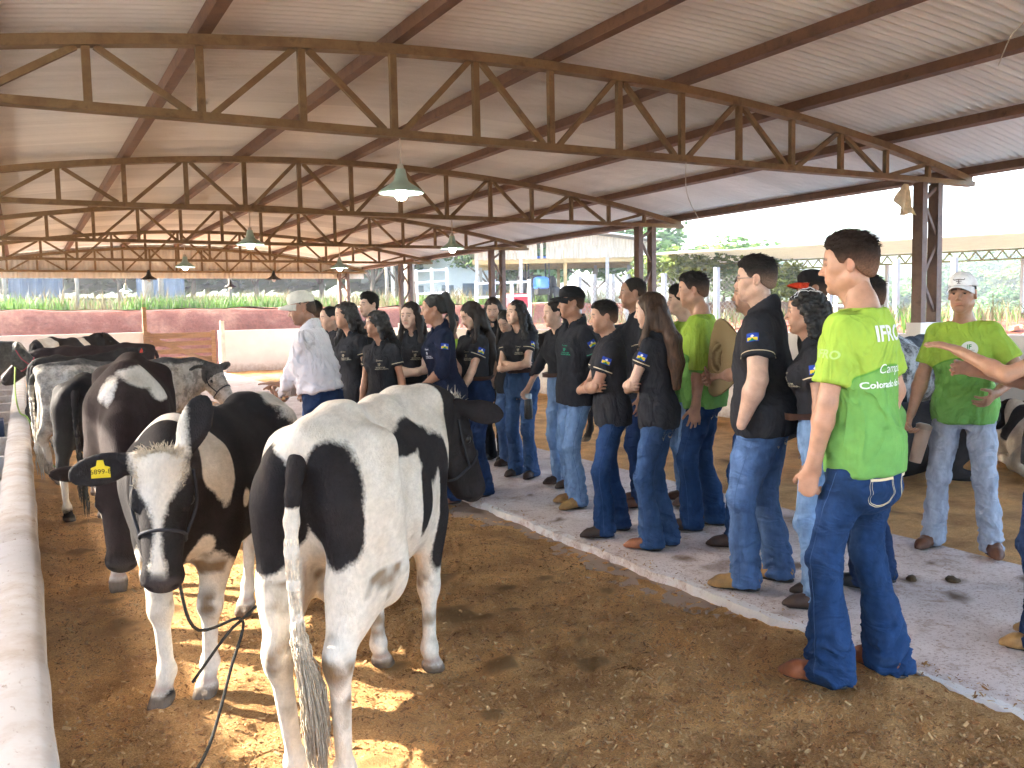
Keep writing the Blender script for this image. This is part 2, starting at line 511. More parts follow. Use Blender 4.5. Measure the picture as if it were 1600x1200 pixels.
# roof sheets
def sheet_mesh():
    W_, NW = 1.0, 11; n = NW * 6; xs = np.concatenate([[XC - HALF - .50], np.linspace(XC - HALF - .18, XC + HALF + .18, 30)]); V = []  # left eave lengthened out of view to narrow the sun strip on the bedding
    n = n + 3
    for j in range(n + 1):
        y = W_ * j / (n - 3); cz = .020 * math.sin(2 * math.pi * j / 6)
        for x in xs: V.append((x, y, arch(x) + .142 + cz))
    m = len(xs)
    F = [(j * m + i, j * m + i + 1, (j + 1) * m + i + 1, (j + 1) * m + i) for j in range(n) for i in range(m - 1)]
    me = make_mesh('roof_sheet', np.array(V), np.array(F), True, mats=[M_ROOF]); return me
SHM = sheet_mesh()
for j in range(31):
    o = bpart(bpy.data.objects.new('roof_sheet', SHM)); COL.objects.link(o); o.location = (0, -4.3 + j * 1.0, .004 * (j % 2))
# columns
def column(x0, ty):
    c = bpart(bpy.data.objects.new('column', None)); COL.objects.link(c); c.location = (x0, ty, 0)
    for dx in (0, .26):
        box('upright', dx - .042, dx + .042, -.055, .055, .0, 2.876, M_COLM, c)
        box('upright_flange', dx - .05, dx - .043, -.062, .062, .0, 2.87, M_COLM, c)
    z = 1.0; k = 0
    while z < 2.78:
        a, b_ = (.0, .26) if k % 2 == 0 else (.26, .0)
        bar('lacing_bar', (a, -.02, z), (b_, -.02, min(z + .42, 2.85)), .035, .035, M_COLM, c, upv=(0, 1, 0)); z += .42; k += 1
    box('column_base', -.09, .35, -.09, .09, 0, 1.36 if x0 > 5 else .2, M_WALL, c)
for ty in TY:
    column(8.62, ty); 
    if ty < 0 or ty > 5: column(-1.16, ty)
# far gable cladding
def gable():
    V = []; F = []; n = 0; x = XC - HALF; step = .02
    xs = np.arange(XC - HALF + .02, XC + HALF, step)
    for i, x in enumerate(xs):
        y = 26.34 + .012 * math.sin(2 * math.pi * x / .12)
        V.append((x, y, 2.72)); V.append((x, y, arch(x) + .10))
    F = [(2 * i, 2 * i + 2, 2 * i + 3, 2 * i + 1) for i in range(len(xs) - 1)]
    bpart(mobj('gable_sheet', np.array(V), np.array(F), M_GABLE, None))
gable()
# ---- low walls
def lowwall(name, x0, x1, y0, y1, z1, label):
    o = mobj(name, boxv(x0, x1, y0, y1, 0, z1), np.array(CUBE_F), M_WALL, None, smooth=False)
    set_props(o, label, 'wall')
    c = box('wall_cap', x0 - .01, x1 + .01, y0 - .01, y1 + .01, z1, z1 + .03, M_WALL, o); return o
lowwall('low_wall', -1.2, 2.98, 26.26, 26.42, 1.20, 'cream plastered low wall left of the wooden gate')
lowwall('low_wall', 4.97, 8.60, 26.26, 26.42, 1.19, 'cream plastered low wall right of the wooden gate')
lowwall('shade_wall', -2.08, -1.94, -4.2, 26.2, 1.97, 'unseen plastered wall added along the left side to shade the trough')  # unseen wall, added to keep the low sun off the trough
lowwall('low_wall', 8.70, 8.86, -4.2, 26.20, 1.20, 'long white plastered side wall behind the students')
# ---- gate
M_WOOD = plain('gate_wood', (.26, .15, .08), .8, .2, .35, 5, .4, 40, stretch=(.6, 6, 6))
g = empty('wooden_gate', (3.95, 26.34, 0), label='wooden farm gate of horizontal boards with diagonal brace', cat='gate')
for z in (.14, .38, .60, .82, 1.03):
    h_ = .13 if z < 1 else .16
    box('board', -.93, .93, -.015, .015, z, z + h_, M_WOOD, g)
bar('diagonal_brace', (-.9, -.032, 1.1), (.88, -.032, .26), .03, .12, M_WOOD, g, upv=(0, 0, 1))
for x in (-.9, .86): box('gate_stile', x - .06, x + .06, -.065, -.034, .08, 1.24, M_WOOD, g)
o = box('gate_post', 2.93, 3.03, 26.13, 26.23, 0, 1.92, M_WOOD); set_props(o, 'tall wooden post at the left side of the gate', 'post')
o = box('gate_post', 4.99, 5.10, 26.12, 26.22, 0, 1.50, plain('post_white', (.66, .60, .52), .8)); set_props(o, 'short whitewashed post at the right side of the gate', 'post')

# ---- lamps
M_SHADE = plain('lamp_enamel', (.36, .48, .42), .35, .5, .1)
M_SHADEIN = plain('lamp_enamel_inside', (.75, .78, .74), .4, .4, .05)
M_DARKM = plain('lamp_dark', (.04, .035, .03), .6, .3)
def emis(name, col, st):
    m, t, b = nodes(name); b.inputs['Emission Color'].default_value = (*col, 1); b.inputs['Emission Strength'].default_value = st; b.inputs['Base Color'].default_value = (.9, .9, .9, 1); return m
M_BULB = emis('bulb_lit', (1, 1, .95), 9)
M_BULBOFF = plain('bulb_unlit', (.7, .7, .68), .2, .5)
M_CORD = plain('white_cord', (.55, .50, .42), .7)
def lamp(x, y, lit, label, zb=2.45, drop=2.88):
    L = empty('pendant_lamp', (x, y, zb), label=label, cat='lamp', group='pendant lamps under the trusses')
    lathe('lamp_shade', [(.035, .20), (.045, .15), (.055, .115), (.075, .095), (.165, .035), (.175, .02), (.17, .018), (.16, .032), (.07, .085), (.04, .10)], M_SHADE if lit else M_DARKM, L, 28)
    lathe('lamp_socket', [(.001, .24), (.022, .235), (.026, .2), (.034, .19), (.03, .10), (.001, .10)], M_CORD if lit else M_DARKM, L, 16)
    lathe('bulb', [(.001, -.035), (.03, -.028), (.046, 0), (.046, .04), (.03, .085), (.02, .11), (.001, .112)], M_BULB if lit else M_BULBOFF, L, 16)
    tube('cord', [(0, 0, .22), (.004, 0, .34), (0, 0, drop - zb)], .006, M_CORD, L, 6)
nm = ['nearest', 'second', 'third', 'fourth', 'fifth']
for i, ty in enumerate(TY[2:]):
    lamp(2.56, ty, i < 3 or i == 4, ['nearest green enamel pendant lamp with a lit bulb', 'lit pendant lamp hanging left of centre from the second truss', 'lit pendant lamp hanging at left from the third truss', 'dark unlit pendant lamp at left below the fourth truss', 'small lit lamp hanging before the far gable at left'][i], zb=2.45 if i < 4 else 2.34)
    if i > 0: lamp(5.35, ty, i < 3, ['', 'lit pendant lamp at right under the second truss', 'lit pendant lamp at right under the third truss', 'dark pendant lamp above the man in the white shirt', 'small dark pendant lamp below the far gable at right'][i])
# loose wires and a rag
for nme, pts, lb in (('loose_wire', [(5.33, 6.26, 2.88), (5.32, 6.25, 2.66), (5.36, 6.24, 2.52), (5.42, 6.2, 2.38)], 'thin loose wire dangling from the nearest truss'),
                     ('loose_wire', [(5.6, 3.3, 3.50), (5.52, 3.3, 3.30), (5.45, 3.35, 3.20), (5.37, 3.38, 3.02)], 'pale string hanging from a purlin near the upper right')):
    o = tube(nme, spline(pts, 14), .004, M_CORD, None, 5); set_props(o, lb, 'wire')
def rag():
    n, m_ = 14, 10; V = []
    for j in range(m_ + 1):
        for i in range(n + 1):
            u = i / n - .5; v = j / m_
            w = .07 + .30 * v ** .7
            zz = 2.84 - .33 * v * (1 - .45 * abs(u) * (1 + math.sin(u * 9))) 
            V.append((8.30 + u * w * .8, 6.21 + .035 * math.sin(u * 14 + v * 3) * (.4 + v), zz))
    F = [(j * (n + 1) + i, j * (n + 1) + i + 1, (j + 1) * (n + 1) + i + 1, (j + 1) * (n + 1) + i) for j in range(m_) for i in range(n)]
    V = np.array(V); Vb = V + np.array([0, .004, 0]); nn = len(V)
    F2 = F + [(a + nn, d + nn, c + nn, b + nn) for a, b, c, d in F]
    o = mobj('hanging_rag', np.concatenate([V, Vb]), np.array(F2), plain('rag_cloth', (.72, .58, .38), .9, .1, .3, 20), None); set_props(o, 'beige rag tied to the truss beside the right column', 'rag')
rag()

# ---- floor: bedding, walkway, trough
WALK0, WALK1, WZ = 3.10, 4.95, .05
def bed_mat():
    m, t, b = nodes('sawdust_bedding', .95, .08)
    n1 = noise_node(t, 140, 5, .75); n2 = noise_node(t, 2.2, 5, .65); n3 = noise_node(t, 420, 2, .6)
    r = ramp(t, n1.outputs[0], [(.22, (.22, .10, .040)), (.44, (.52, .27, .108)), (.58, (.70, .42, .18)), (.74, (.84, .62, .37))])
    w = ramp(t, n2.outputs[0], [(.33, (.66, .62, .58)), (.52, (1.08, 1.08, 1.06)), (.70, (1.35, 1.30, 1.2))])
    c = mixc(t, 1.0, r.outputs[0], w.outputs[0], 'MULTIPLY')
    d = nd(t, 'ShaderNodeAttribute', attribute_name='dung')
    dr = nd(t, 'ShaderNodeMath', operation='MULTIPLY_ADD'); t.links.new(n1.outputs[0], dr.inputs[0]); dr.inputs[1].default_value = .9; t.links.new(d.outputs['Fac'], dr.inputs[2])
    dm = ramp(t, dr.outputs[0], [(.72, (0,) * 3), (1.25, (.62,) * 3)]); dm.color_ramp.elements[1].position = 1.0
    c = mixc(t, dm.outputs[0], c, (.030, .024, .015))
    t.links.new(c, b.inputs['Base Color'])
    ad = nd(t, 'ShaderNodeMath', operation='MULTIPLY_ADD'); t.links.new(n3.outputs[0], ad.inputs[0]); ad.inputs[1].default_value = .4; t.links.new(n1.outputs[0], ad.inputs[2])
    bumpn(t, b, ad.outputs[0], 1.0, .019); return m
M_BED = bed_mat()
RNG = np.random.RandomState(5)
DUNG = [(2.05, 4.6, .16), (2.3, 4.2, .09), (1.9, 4.0, .24), (2.15, 3.9, .12), (2.55, 4.25, .08), (1.75, 3.3, .13), (2.1, 3.1, .12), (2.2, 3.35, .09), (2.75, 4.6, .06), (2.75, 3.9, .06), (1.5, 2.9, .1), (.4, 4.75, .2), (.32, 5.3, .16), (.6, 4.9, .15), (.3, 6.5, .2), (.5, 6.0, .14), (2.5, 5.9, .12), (1.6, 5.6, .2), (.35, 7.4, .2), (2.85, 5.2, .05), (1.35, 3.55, .1), (1.0, 2.8, .1)]
def bed_h(x, y):
    P = np.stack([x, y, 0 * x], 1)
    h = .018 * fbm(P * 1.3, 3, 3) + .020 * fbm(P * 5.5, 3, 8) + .010 * fbm(P * 17, 2, 4) + .006
    nw = .14 * fbm(P * np.array([3, 3, 1]), 3, 21); near_edge = sstep(2.80, 3.10, x + nw) * (x < 3.3); h = h * (1 - .75 * near_edge) + near_edge * (-.006 + .012 * vnoise(P * 30, 7))
    hp = np.exp(-(((x - 2.95) / .28) ** 2 + ((y - 2.45) / .55) ** 2)); h = h + .075 * hp
    hp = np.exp(-(((x - 3.0) / .18) ** 2 + ((y - 1.7) / .5) ** 2)); h = h + .03 * hp
    h = h + .03 * sstep(.18, .03, x) * (x < 1)
    for fx, fy in HOOF: h = h - .022 * np.exp(-(((x - fx) / .05) ** 2 + ((y - fy) / .06) ** 2))
    return h
HOOF = [(RNG.uniform(.5, 2.3), RNG.uniform(2.2, 6.5)) for _ in range(70)]
def bedding(name, xs, ys, dungs):
    X, Y = np.meshgrid(xs, ys); x = X.ravel(); y = Y.ravel()
    z = bed_h(x, y); dg = np.zeros(len(x))
    for a, b_, r in dungs:
        q = np.sqrt(((x - a) / r) ** 2 + ((y - b_) / (r * .8)) ** 2) + .75 * fbm(np.stack([x, y, 0 * x], 1) * 8, 3, 2); dd = sstep(1.15, .25, q) * .5; dg = np.maximum(dg, dd)
    z = z + .022 * dg * (.6 + .4 * vnoise(np.stack([x, y, 0 * x], 1) * 26, 3))
    V = np.stack([x, y, z], 1); n = len(xs); m = len(ys)
    I = np.arange(n * m).reshape(m, n)
    F = np.stack([I[:-1, :-1], I[:-1, 1:], I[1:, 1:], I[1:, :-1]], -1).reshape(-1, 4)
    return set_props(mobj(name, V, F, M_BED, None, attrs={'dung': dg}), kind='structure')
ysn = np.concatenate([np.arange(-3, 1.6, .08), np.arange(1.6, 8, .026), np.arange(8, 14, .05), np.arange(14, 26.3, .14)])
bedding('bedding_floor', np.concatenate([np.arange(-.02, 3.30, .029)]), ysn, DUNG)
bedding('bedding_floor', np.arange(4.90, 8.75, .09), np.arange(-3, 26.3, .1), [(5.6, 4.2, .25), (6.2, 6.6, .3)])
def walk_mat():
    m, t, b = nodes('dusty_concrete', .9, .15)
    n = noise_node(t, 1.8, 6, .65); n2 = noise_node(t, 9, 6, .7); n3 = noise_node(t, 70, 4, .7)
    r = ramp(t, n.outputs[0], [(.3, (.50, .42, .39)), (.55, (.62, .54, .51)), (.75, (.70, .64, .62))])
    r2 = ramp(t, n2.outputs[0], [(.32, (.70, .62, .55)), (.48, (1, 1, 1))]); c = mixc(t, 1.0, r.outputs[0], r2.outputs[0], 'MULTIPLY')
    r3 = ramp(t, n3.outputs[0], [(.34, (.58, .50, .43)), (.47, (1.03,) * 3)]); c = mixc(t, 1.0, c, r3.outputs[0], 'MULTIPLY')
    d = nd(t, 'ShaderNodeAttribute', attribute_name='dung')
    c = mixc(t, d.outputs['Fac'], c, (.12, .068, .034))
    pe = nd(t, 'ShaderNodeAttribute', attribute_name='paint'); pn = nd(t, 'ShaderNodeMath', operation='MULTIPLY_ADD'); t.links.new(n2.outputs[0], pn.inputs[0]); pn.inputs[1].default_value = .7; t.links.new(pe.outputs['Fac'], pn.inputs[2])
    pr = ramp(t, pn.outputs[0], [(1.2, (0,) * 3), (1.28, (1,) * 3)]); pr.color_ramp.elements[0].position = .93; pr.color_ramp.elements[1].position = .99
    pm = nd(t, 'ShaderNodeMath', operation='MULTIPLY'); t.links.new(pr.outputs[0], pm.inputs[0]); pm.inputs[1].default_value = .8
    c = mixc(t, pm.outputs[0], c, (.70, .68, .66))
    t.links.new(c, b.inputs['Base Color']); bumpn(t, b, n3.outputs[0], .25, .006); return m
M_WALK = walk_mat()
def walkway():
    xs = np.concatenate([[WALK0, WALK0 + .012], np.arange(WALK0 + .05, WALK1 - .02, .05), [WALK1 - .012, WALK1]]); ys = np.concatenate([np.arange(-3, 9, .05), np.arange(9, 26.25, .2)])
    X, Y = np.meshgrid(xs, ys); x = X.ravel(); y = Y.ravel(); P = np.stack([x, y, 0 * x], 1)
    z = np.full(len(x), WZ) + .004 * fbm(P * 2, 2, 9)
    wob = .035 * fbm(np.stack([0 * x, y * 4, 0 * x], 1), 3, 6) + .012 * vnoise(np.stack([0 * x, y * 17, 0 * x], 1), 3)
    edge = (x <= WALK0 + .001); x = np.where(x < WALK0 + .03, x + wob, x); z = np.where(edge, -.05, z); z = np.where(x >= WALK1 - .001, -.05, z)
    dg = sstep(.55, .8, fbm(P * 2.6 + 40, 4, 31) * 1.3) * .5
    spots = [(3.9, 3.3), (3.75, 2.95), (4.35, 2.9), (4.2, 3.05), (4.55, 3.2), (4.3, 2.4), (4.1, 2.75), (3.4, 4.05), (3.3, 5.3), (3.6, 6.2), (4.55, 3.6), (3.85, 3.6), (4.7, 2.7), (3.35, 6.9)]
    for a, b_ in spots:
        q = np.sqrt(((x - a) / .08) ** 2 + ((y - b_) / .06) ** 2) + .9 * fbm(P * 14, 2, 2); dg = np.maximum(dg, sstep(1.1, .4, q) * .9)
    band = sstep(.14, .04, x - WALK0) * (.62 + .25 * fbm(P * 1.5, 2, 14)) * (y < 9); dust = sstep(.5, .0, x - WALK0) * sstep(3.2, 2.2, y) * .5
    V = np.stack([x, y, z], 1); n = len(xs); m = len(ys); I = np.arange(n * m).reshape(m, n)
    F = np.stack([I[:-1, :-1], I[:-1, 1:], I[1:, 1:], I[1:, :-1]], -1).reshape(-1, 4)
    set_props(mobj('walkway', V, F, M_WALK, None, smooth=False, attrs={'dung': dg, 'paint': band}), kind='structure')
walkway()
# thin concrete apron beside the walkway edge
box('apron', 2.80, 3.16, -3, 26.2, -.2, .003, plain('apron_concrete', (.34, .25, .19), .9, .1, .25, 3, .3, 60)); set_props(bpy.data.objects['apron'], kind='structure')

M_TR = wall_mat('trough_concrete', (.56, .535, .515), (.36, .27, .19))
def _stain():
    t = M_TR.node_tree; b = t.nodes['Principled BSDF']; src = b.inputs['Base Color'].links[0].from_socket
    n = noise_node(t, 24, 6, .75, stretch=(1.5, .6, 1)); r = ramp(t, n.outputs[0], [(.60, (1, 1, 1)), (.70, (.45, .36, .28))]); c = mixc(t, 1.0, src, r.outputs[0], 'MULTIPLY')
    n2 = noise_node(t, 3.5, 5, .7); r2 = ramp(t, n2.outputs[0], [(.35, (.80, .72, .64)), (.55, (1, 1, 1))]); c = mixc(t, 1.0, c, r2.outputs[0], 'MULTIPLY'); t.links.new(c, b.inputs['Base Color'])
_stain()
def trough():
    root = empty('feed_trough', (-.35, 10, 0), label='long white concrete feed trough with rounded lip along the left side', cat='trough')
    prof = [(.015, -.05), (.015, .28), (.018, .35), (.008, .39), (-.03, .414), (-.09, .422), (-.15, .414), (-.19, .39), (-.197, .35), (-.22, .16), (-.25, .10)]
    prof2 = [(-.25, .10), (-.55, .10), (-.60, .15), (-.62, .46), (-.64, .49), (-.74, .49), (-.76, .46), (-.76, -.05)]
    ys = np.concatenate([np.arange(-3, 12, .12), np.arange(12, 24.1, .5)])
    def sweep(name, pr, mat):
        V = []; n = len(pr)
        for y in ys:
            for x, z in pr: V.append((x + .35 + .004 * math.sin(y * 3.1) + .003 * math.sin(y * 9.7 + z * 5), y - 10, z + .004 * math.sin(y * 2.3)))
        F = [(j * n + i, j * n + i + 1, (j + 1) * n + i + 1, (j + 1) * n + i) for j in range(len(ys) - 1) for i in range(n - 1)]
        return mobj(name, np.array(V), np.array(F), mat, root)
    sweep('trough_lip', prof, M_TR); sweep('trough_bed', prof2, M_TR)
    for k in range(14):
        y = 3.1 + k * 1.55 - 10
        box('trough_divider', -.27, .18, y - .05, y + .05, .09, .33, M_TR, root)
    for x, y in ((-.2, 9.8),): pass
    return root
trough()
o = box('feed_bucket', -.52, -.24, 11.4, 11.75, .11, .46, plain('bucket_blue', (.012, .03, .09), .5)); set_props(o, 'dark blue plastic bin set inside the feed trough', 'bin')
o = tube('green_rope', spline([(-.10, 13.6, 1.0), (-.12, 13.2, .65), (-.08, 12.6, .44), (.0, 11.9, .43), (.05, 11.6, .30), (.12, 11.0, .06), (.26, 10.3, .02), (.36, 9.9, .03)], 50), .010, plain('rope_green', (.22, .34, .06), .9), None, 6); set_props(o, 'thin yellow green rope draped over the trough lip', 'rope')

# ---- shavings scattered over the bedding and dung lumps
def shavings(n, seed, x0, x1, y0, y1, sz, name='wood_shavings'):
    r = np.random.RandomState(seed)
    yy = y0 + (y1 - y0) * r.rand(n) ** 1.9; xx = r.uniform(x0, x1, n); keep = (xx < 2.95 + .30 * (r.rand(n) < .22)); xx, yy = xx[keep], yy[keep]; n = len(xx)
    zz = bed_h(xx, yy) + .003
    zz = np.where(xx > WALK0, np.maximum(zz, WZ + .004), zz)
    a = r.uniform(0, 6.28, n); L = sz * r.uniform(.5, 1.6, n); W_ = L * r.uniform(.2, .5, n); ti = r.uniform(-.6, .6, n); ti2 = r.uniform(-.6, .6, n)
    d1 = np.stack([np.cos(a) * L, np.sin(a) * L, ti * L], 1); d2 = np.stack([-np.sin(a) * W_, np.cos(a) * W_, ti2 * W_], 1)
    c = np.stack([xx, yy, zz], 1)
    V = np.stack([c - d1 - d2, c + d1 - d2, c + d1 + d2, c - d1 + d2], 1).reshape(-1, 3)
    F = np.arange(4 * n).reshape(n, 4)
    t = r.rand(n)[:, None] ** 1.6; col = (1 - t) * np.array([.20, .085, .032]) + t * np.array([.58, .38, .18]); col = np.repeat(col, 4, 0)
    o = mobj(name, V, F, attrmat('shaving_chips', .9, .1, .1, 30, 0), None, smooth=False, cols=col)
    set_props(o, 'loose brown wood shavings strewn over the barn floor' if name == 'wood_shavings' else 'longer pale straw bits mixed into the floor bedding', 'shavings', kind='stuff')
shavings(74000, 3, .05, 3.25, 1.5, 8.5, .0050)
shavings(9000, 13, .05, 3.25, 1.5, 8.0, .0100, 'straw_bits')
def clods():
    r = np.random.RandomState(8)
    for i, (x, y, s) in enumerate([(3.9, 3.32, .05), (4.36, 2.92, .035), (4.2, 3.06, .03), (3.76, 2.96, .035)]):
        f = Field(); z = WZ if x > 3.1 else float(bed_h(np.array([x]), np.array([y]))[0]) + .012
        for q in range(6): f.ell((x + r.uniform(-1, 1) * s, y + r.uniform(-1, 1) * s * .8, z + .003), (s * r.uniform(.4, .7), s * r.uniform(.4, .7), .010 + s * .12), k=.02)
        V, F = f.mesh(.008); V = V + vnormals(V, F) * (.004 * vnoise(V * 70, i))[:, None]
        o = mobj('dung_pat', V, F, plain('dung', (.075, .046, .022), .85, .25, .4, 30, .5, 120), None)
        lb = ['dung pat on the walkway behind the nearest boy', 'small dung clod on the right side of the walkway', 'tiny dung clod on the walkway between two others', 'dung clod on the walkway beside the nearest boy'][i]
        set_props(o, lb, 'dung')
clods()

# ================================================================== surroundings
def terr_h(x, y):
    far = sstep(29.6, 31.6, y) * 1.95
    dR = x - 8.9; right = sstep(1.6, 5.0, dR) * 1.15
    left = 0 * x
    h = np.maximum(far, right)
    P = np.stack([x, y, 0 * x], 1)
    d = np.maximum(np.maximum(x - 9, -x - 3), np.maximum(y - 27, 0)); dd = sstep(.6, 3, d)
    h = h + dd * (.10 * fbm(P * .35, 3, 3) + .10 * fbm(P * 1.3, 3, 6) * sstep(1, 3, d))
    rr = np.sqrt(x * x + y * y); ang = np.degrees(np.arctan2(x, y))
    rise = sstep(38, 110, rr) * 2.2 * sstep(40, 10, ang)
    valley = -6.0 * sstep(45, 90, rr) * sstep(34, 48, ang); hill = sstep(110, 460, rr) * 30 * (sstep(34, 50, ang) * .85 + .35) * (1 + .22 * fbm(P * .006 + 3, 3, 12))
    return h + rise + valley + hill - .06
def terrain():
    def axis(lo, hi, near0, near1, fine, n): return np.unique(np.concatenate([np.arange(near0, near1, fine), near1 + (np.linspace(0, 1, n) ** 2.6) * (hi - near1), near0 - (np.linspace(0, 1, n) ** 2.6) * (near0 - lo)]))
    xs = axis(-700, 900, -8, 40, .55, 50); ys = axis(-300, 1000, -6, 50, .55, 50)
    X, Y = np.meshgrid(xs, ys); x = X.ravel(); y = Y.ravel(); z = terr_h(x, y)
    V = np.stack([x, y, z], 1); n = len(xs); m = len(ys); I = np.arange(n * m).reshape(m, n)
    F = np.stack([I[:-1, :-1], I[:-1, 1:], I[1:, 1:], I[1:, :-1]], -1).reshape(-1, 4)
    rr = np.sqrt(x * x + y * y)
    grass = np.maximum(sstep(36.5, 38.5, y + .8 * fbm(V * .5, 2, 4)) * sstep(40, 26, np.degrees(np.arctan2(x, y)) + 0), sstep(40, 55, rr))
    m_, t, b = nodes('red_earth_ground', .95, .05)
    n1 = noise_node(t, .9, 6, .7); n2 = noise_node(t, 9, 5, .7); n3 = noise_node(t, .05, 5, .6)
    r = ramp(t, n1.outputs[0], [(.3, (.11, .036, .024)), (.5, (.16, .06, .04)), (.7, (.25, .12, .075))])
    r2 = ramp(t, n2.outputs[0], [(.3, (.7,) * 3), (.6, (1.1,) * 3)]); c = mixc(t, 1.0, r.outputs[0], r2.outputs[0], 'MULTIPLY')
    gr = ramp(t, n3.outputs[0], [(.35, (.020, .036, .009)), (.5, (.045, .066, .019)), (.68, (.085, .09, .034))]); c2 = mixc(t, 1.0, gr.outputs[0], r2.outputs[0], 'MULTIPLY')
    pl = nd(t, 'ShaderNodeAttribute', attribute_name='pale'); pr_ = ramp(t, n1.outputs[0], [(.3, (.46, .40, .33)), (.7, (.62, .56, .48))]); c = mixc(t, pl.outputs['Fac'], c, pr_.outputs[0])
    a = nd(t, 'ShaderNodeAttribute', attribute_name='grass'); c = mixc(t, a.outputs['Fac'], c, c2)
    t.links.new(c, b.inputs['Base Color']); bumpn(t, b, n2.outputs[0], .6, .08)
    set_props(mobj('ground', V, F, m_, None, attrs={'grass': grass, 'pale': np.maximum(sstep(-1.2, -2.2, x) * sstep(-40, -20, x) * sstep(31, 29, y), sstep(8.7, 9.2, x) * sstep(11.8, 11.0, x) * (y < 29))}), kind='structure')  # pale ground beside the barn is added to bounce sunlight up to the roof
terrain()
th = lambda x, y: float(terr_h(np.array([float(x)]), np.array([float(y)]))[0])
# dirt road on top of the bank
M_ROAD = plain('pale_dirt_road', (.50, .37, .27), .95, .05, .2, 2)
def road():
    xs = np.linspace(-25, 40, 90); V = []; F = []
    for x in xs:
        for y in (32.2, 34.4, 36.8): V.append((x, y, th(x, y) + .03))
    F = [(3 * i + j, 3 * i + 3 + j, 3 * i + 4 + j, 3 * i + 1 + j) for i in range(len(xs) - 1) for j in range(2)]
    set_props(mobj('dirt_road', np.array(V), np.array(F), M_ROAD, None), kind='structure')
road()

# ---- foliage
def leaf_mat(name, c1, c2):
    if name in MATS: return MATS[name]
    m, t, b = nodes(name, .6, .25)
    oi = nd(t, 'ShaderNodeAttribute', attribute_name='Col')
    r = ramp(t, oi.outputs['Fac'], [(0, c1), (1, c2)])
    t.links.new(r.outputs[0], b.inputs['Base Color'])
    tl = nd(t, 'ShaderNodeBsdfTranslucent'); t.links.new(r.outputs[0], tl.inputs[0]); mx = nd(t, 'ShaderNodeMixShader'); mx.inputs[0].default_value = .35
    out = t.nodes['Material Output']; t.links.new(b.outputs[0], mx.inputs[1]); t.links.new(tl.outputs[0], mx.inputs[2]); t.links.new(mx.outputs[0], out.inputs[0])
    MATS[name] = m; return m
LEAF = [leaf_mat('leaf_mid', (.045, .10, .022), (.12, .20, .05)), leaf_mat('leaf_bluish', (.05, .10, .032), (.11, .19, .06)), leaf_mat('leaf_yellow', (.07, .11, .02), (.17, .22, .05))]
M_BARK = plain('bark', (.10, .075, .055), .9, .1, .3, 8, .6, 30)
_crowns = {}
def crown_mesh(key, n, leaf, mat, seed, shape):
    if key in _crowns: return _crowns[key]
    r = np.random.RandomState(seed); cl = []
    for q in range(34):
        d = nrm(r.normal(size=3)); d[2] = d[2] * .8 + .1; cl.append((d * r.uniform(.25, .95) * np.array(shape), r.uniform(.16, .34)))
    cs = np.array([c[0] for c in cl]); rs = np.array([c[1] for c in cl]); pick = r.randint(0, len(cl), n)
    d = r.normal(size=(n, 3)); d /= np.linalg.norm(d, axis=1)[:, None]
    C = cs[pick] + d * (rs[pick] * r.uniform(.35, 1.0, n) ** .6)[:, None]
    a = r.normal(size=(n, 3)); a /= np.linalg.norm(a, axis=1)[:, None]; b = np.cross(a, r.normal(size=(n, 3))); b /= np.linalg.norm(b, axis=1)[:, None]
    s = leaf * r.uniform(.6, 1.4, n)[:, None]; a = a * s; b = b * s * .55
    V = np.stack([C - a, C + b, C + a, C - b], 1).reshape(-1, 3); F = np.arange(4 * n).reshape(n, 4)
    col = np.repeat(r.rand(n), 4)[:, None] * np.ones((1, 3))
    me = make_mesh('crown', V, F, False, cols=col, mats=[LEAF[mat]]); _crowns[key] = me; return me
def tree(x, y, h, w, mat, seed, label, n=2600, leaf=.055, trunk=.35, cat='tree', name='tree', group='trees beyond the barn', zoff=0):
    z = th(x, y) + zoff; t = empty(name, (x, y, z - .05), RNG.uniform(0, 6.28), label=label, cat=cat, group=group)
    cm = crown_mesh((mat, seed % 4, n), n, leaf, mat, seed % 4 + 40, (1, 1, .8))
    ch = h * (1 - trunk); o = obj('crown', cm, t, loc=(0, 0, h * trunk + ch * .46), scale=(w / 2, w / 2, ch / 2 / .85))
    f = [[(0, 0, 0), (.02 * h, .01 * h, h * trunk * .6), (.0, .02 * h, h * .62)]]
    r = np.random.RandomState(seed); parts = [tubev(spline(f[0], 8), np.linspace(.028 * h, .010 * h, 8), 8)]
    for q in range(4):
        a = q * 1.6 + r.uniform(0, .8); parts.append(tubev(spline([(0, 0, h * trunk * .8), (math.cos(a) * w * .15, math.sin(a) * w * .15, h * (trunk + .15)), (math.cos(a) * w * .33, math.sin(a) * w * .33, h * (trunk + .32))], 6), np.linspace(.012 * h, .004 * h, 6), 6))
    V, F = join(parts); mobj('trunk', V, F, M_BARK, t)
def px(x, y, dist):   # direction of a picture point, at ground distance
    d = fw + rt * ((x - 800) / 1370) - up2 * ((y - 600) / 1370); k = dist / math.hypot(d.x, d.y); return d.x * k, d.y * k, CAM_H + d.z * k
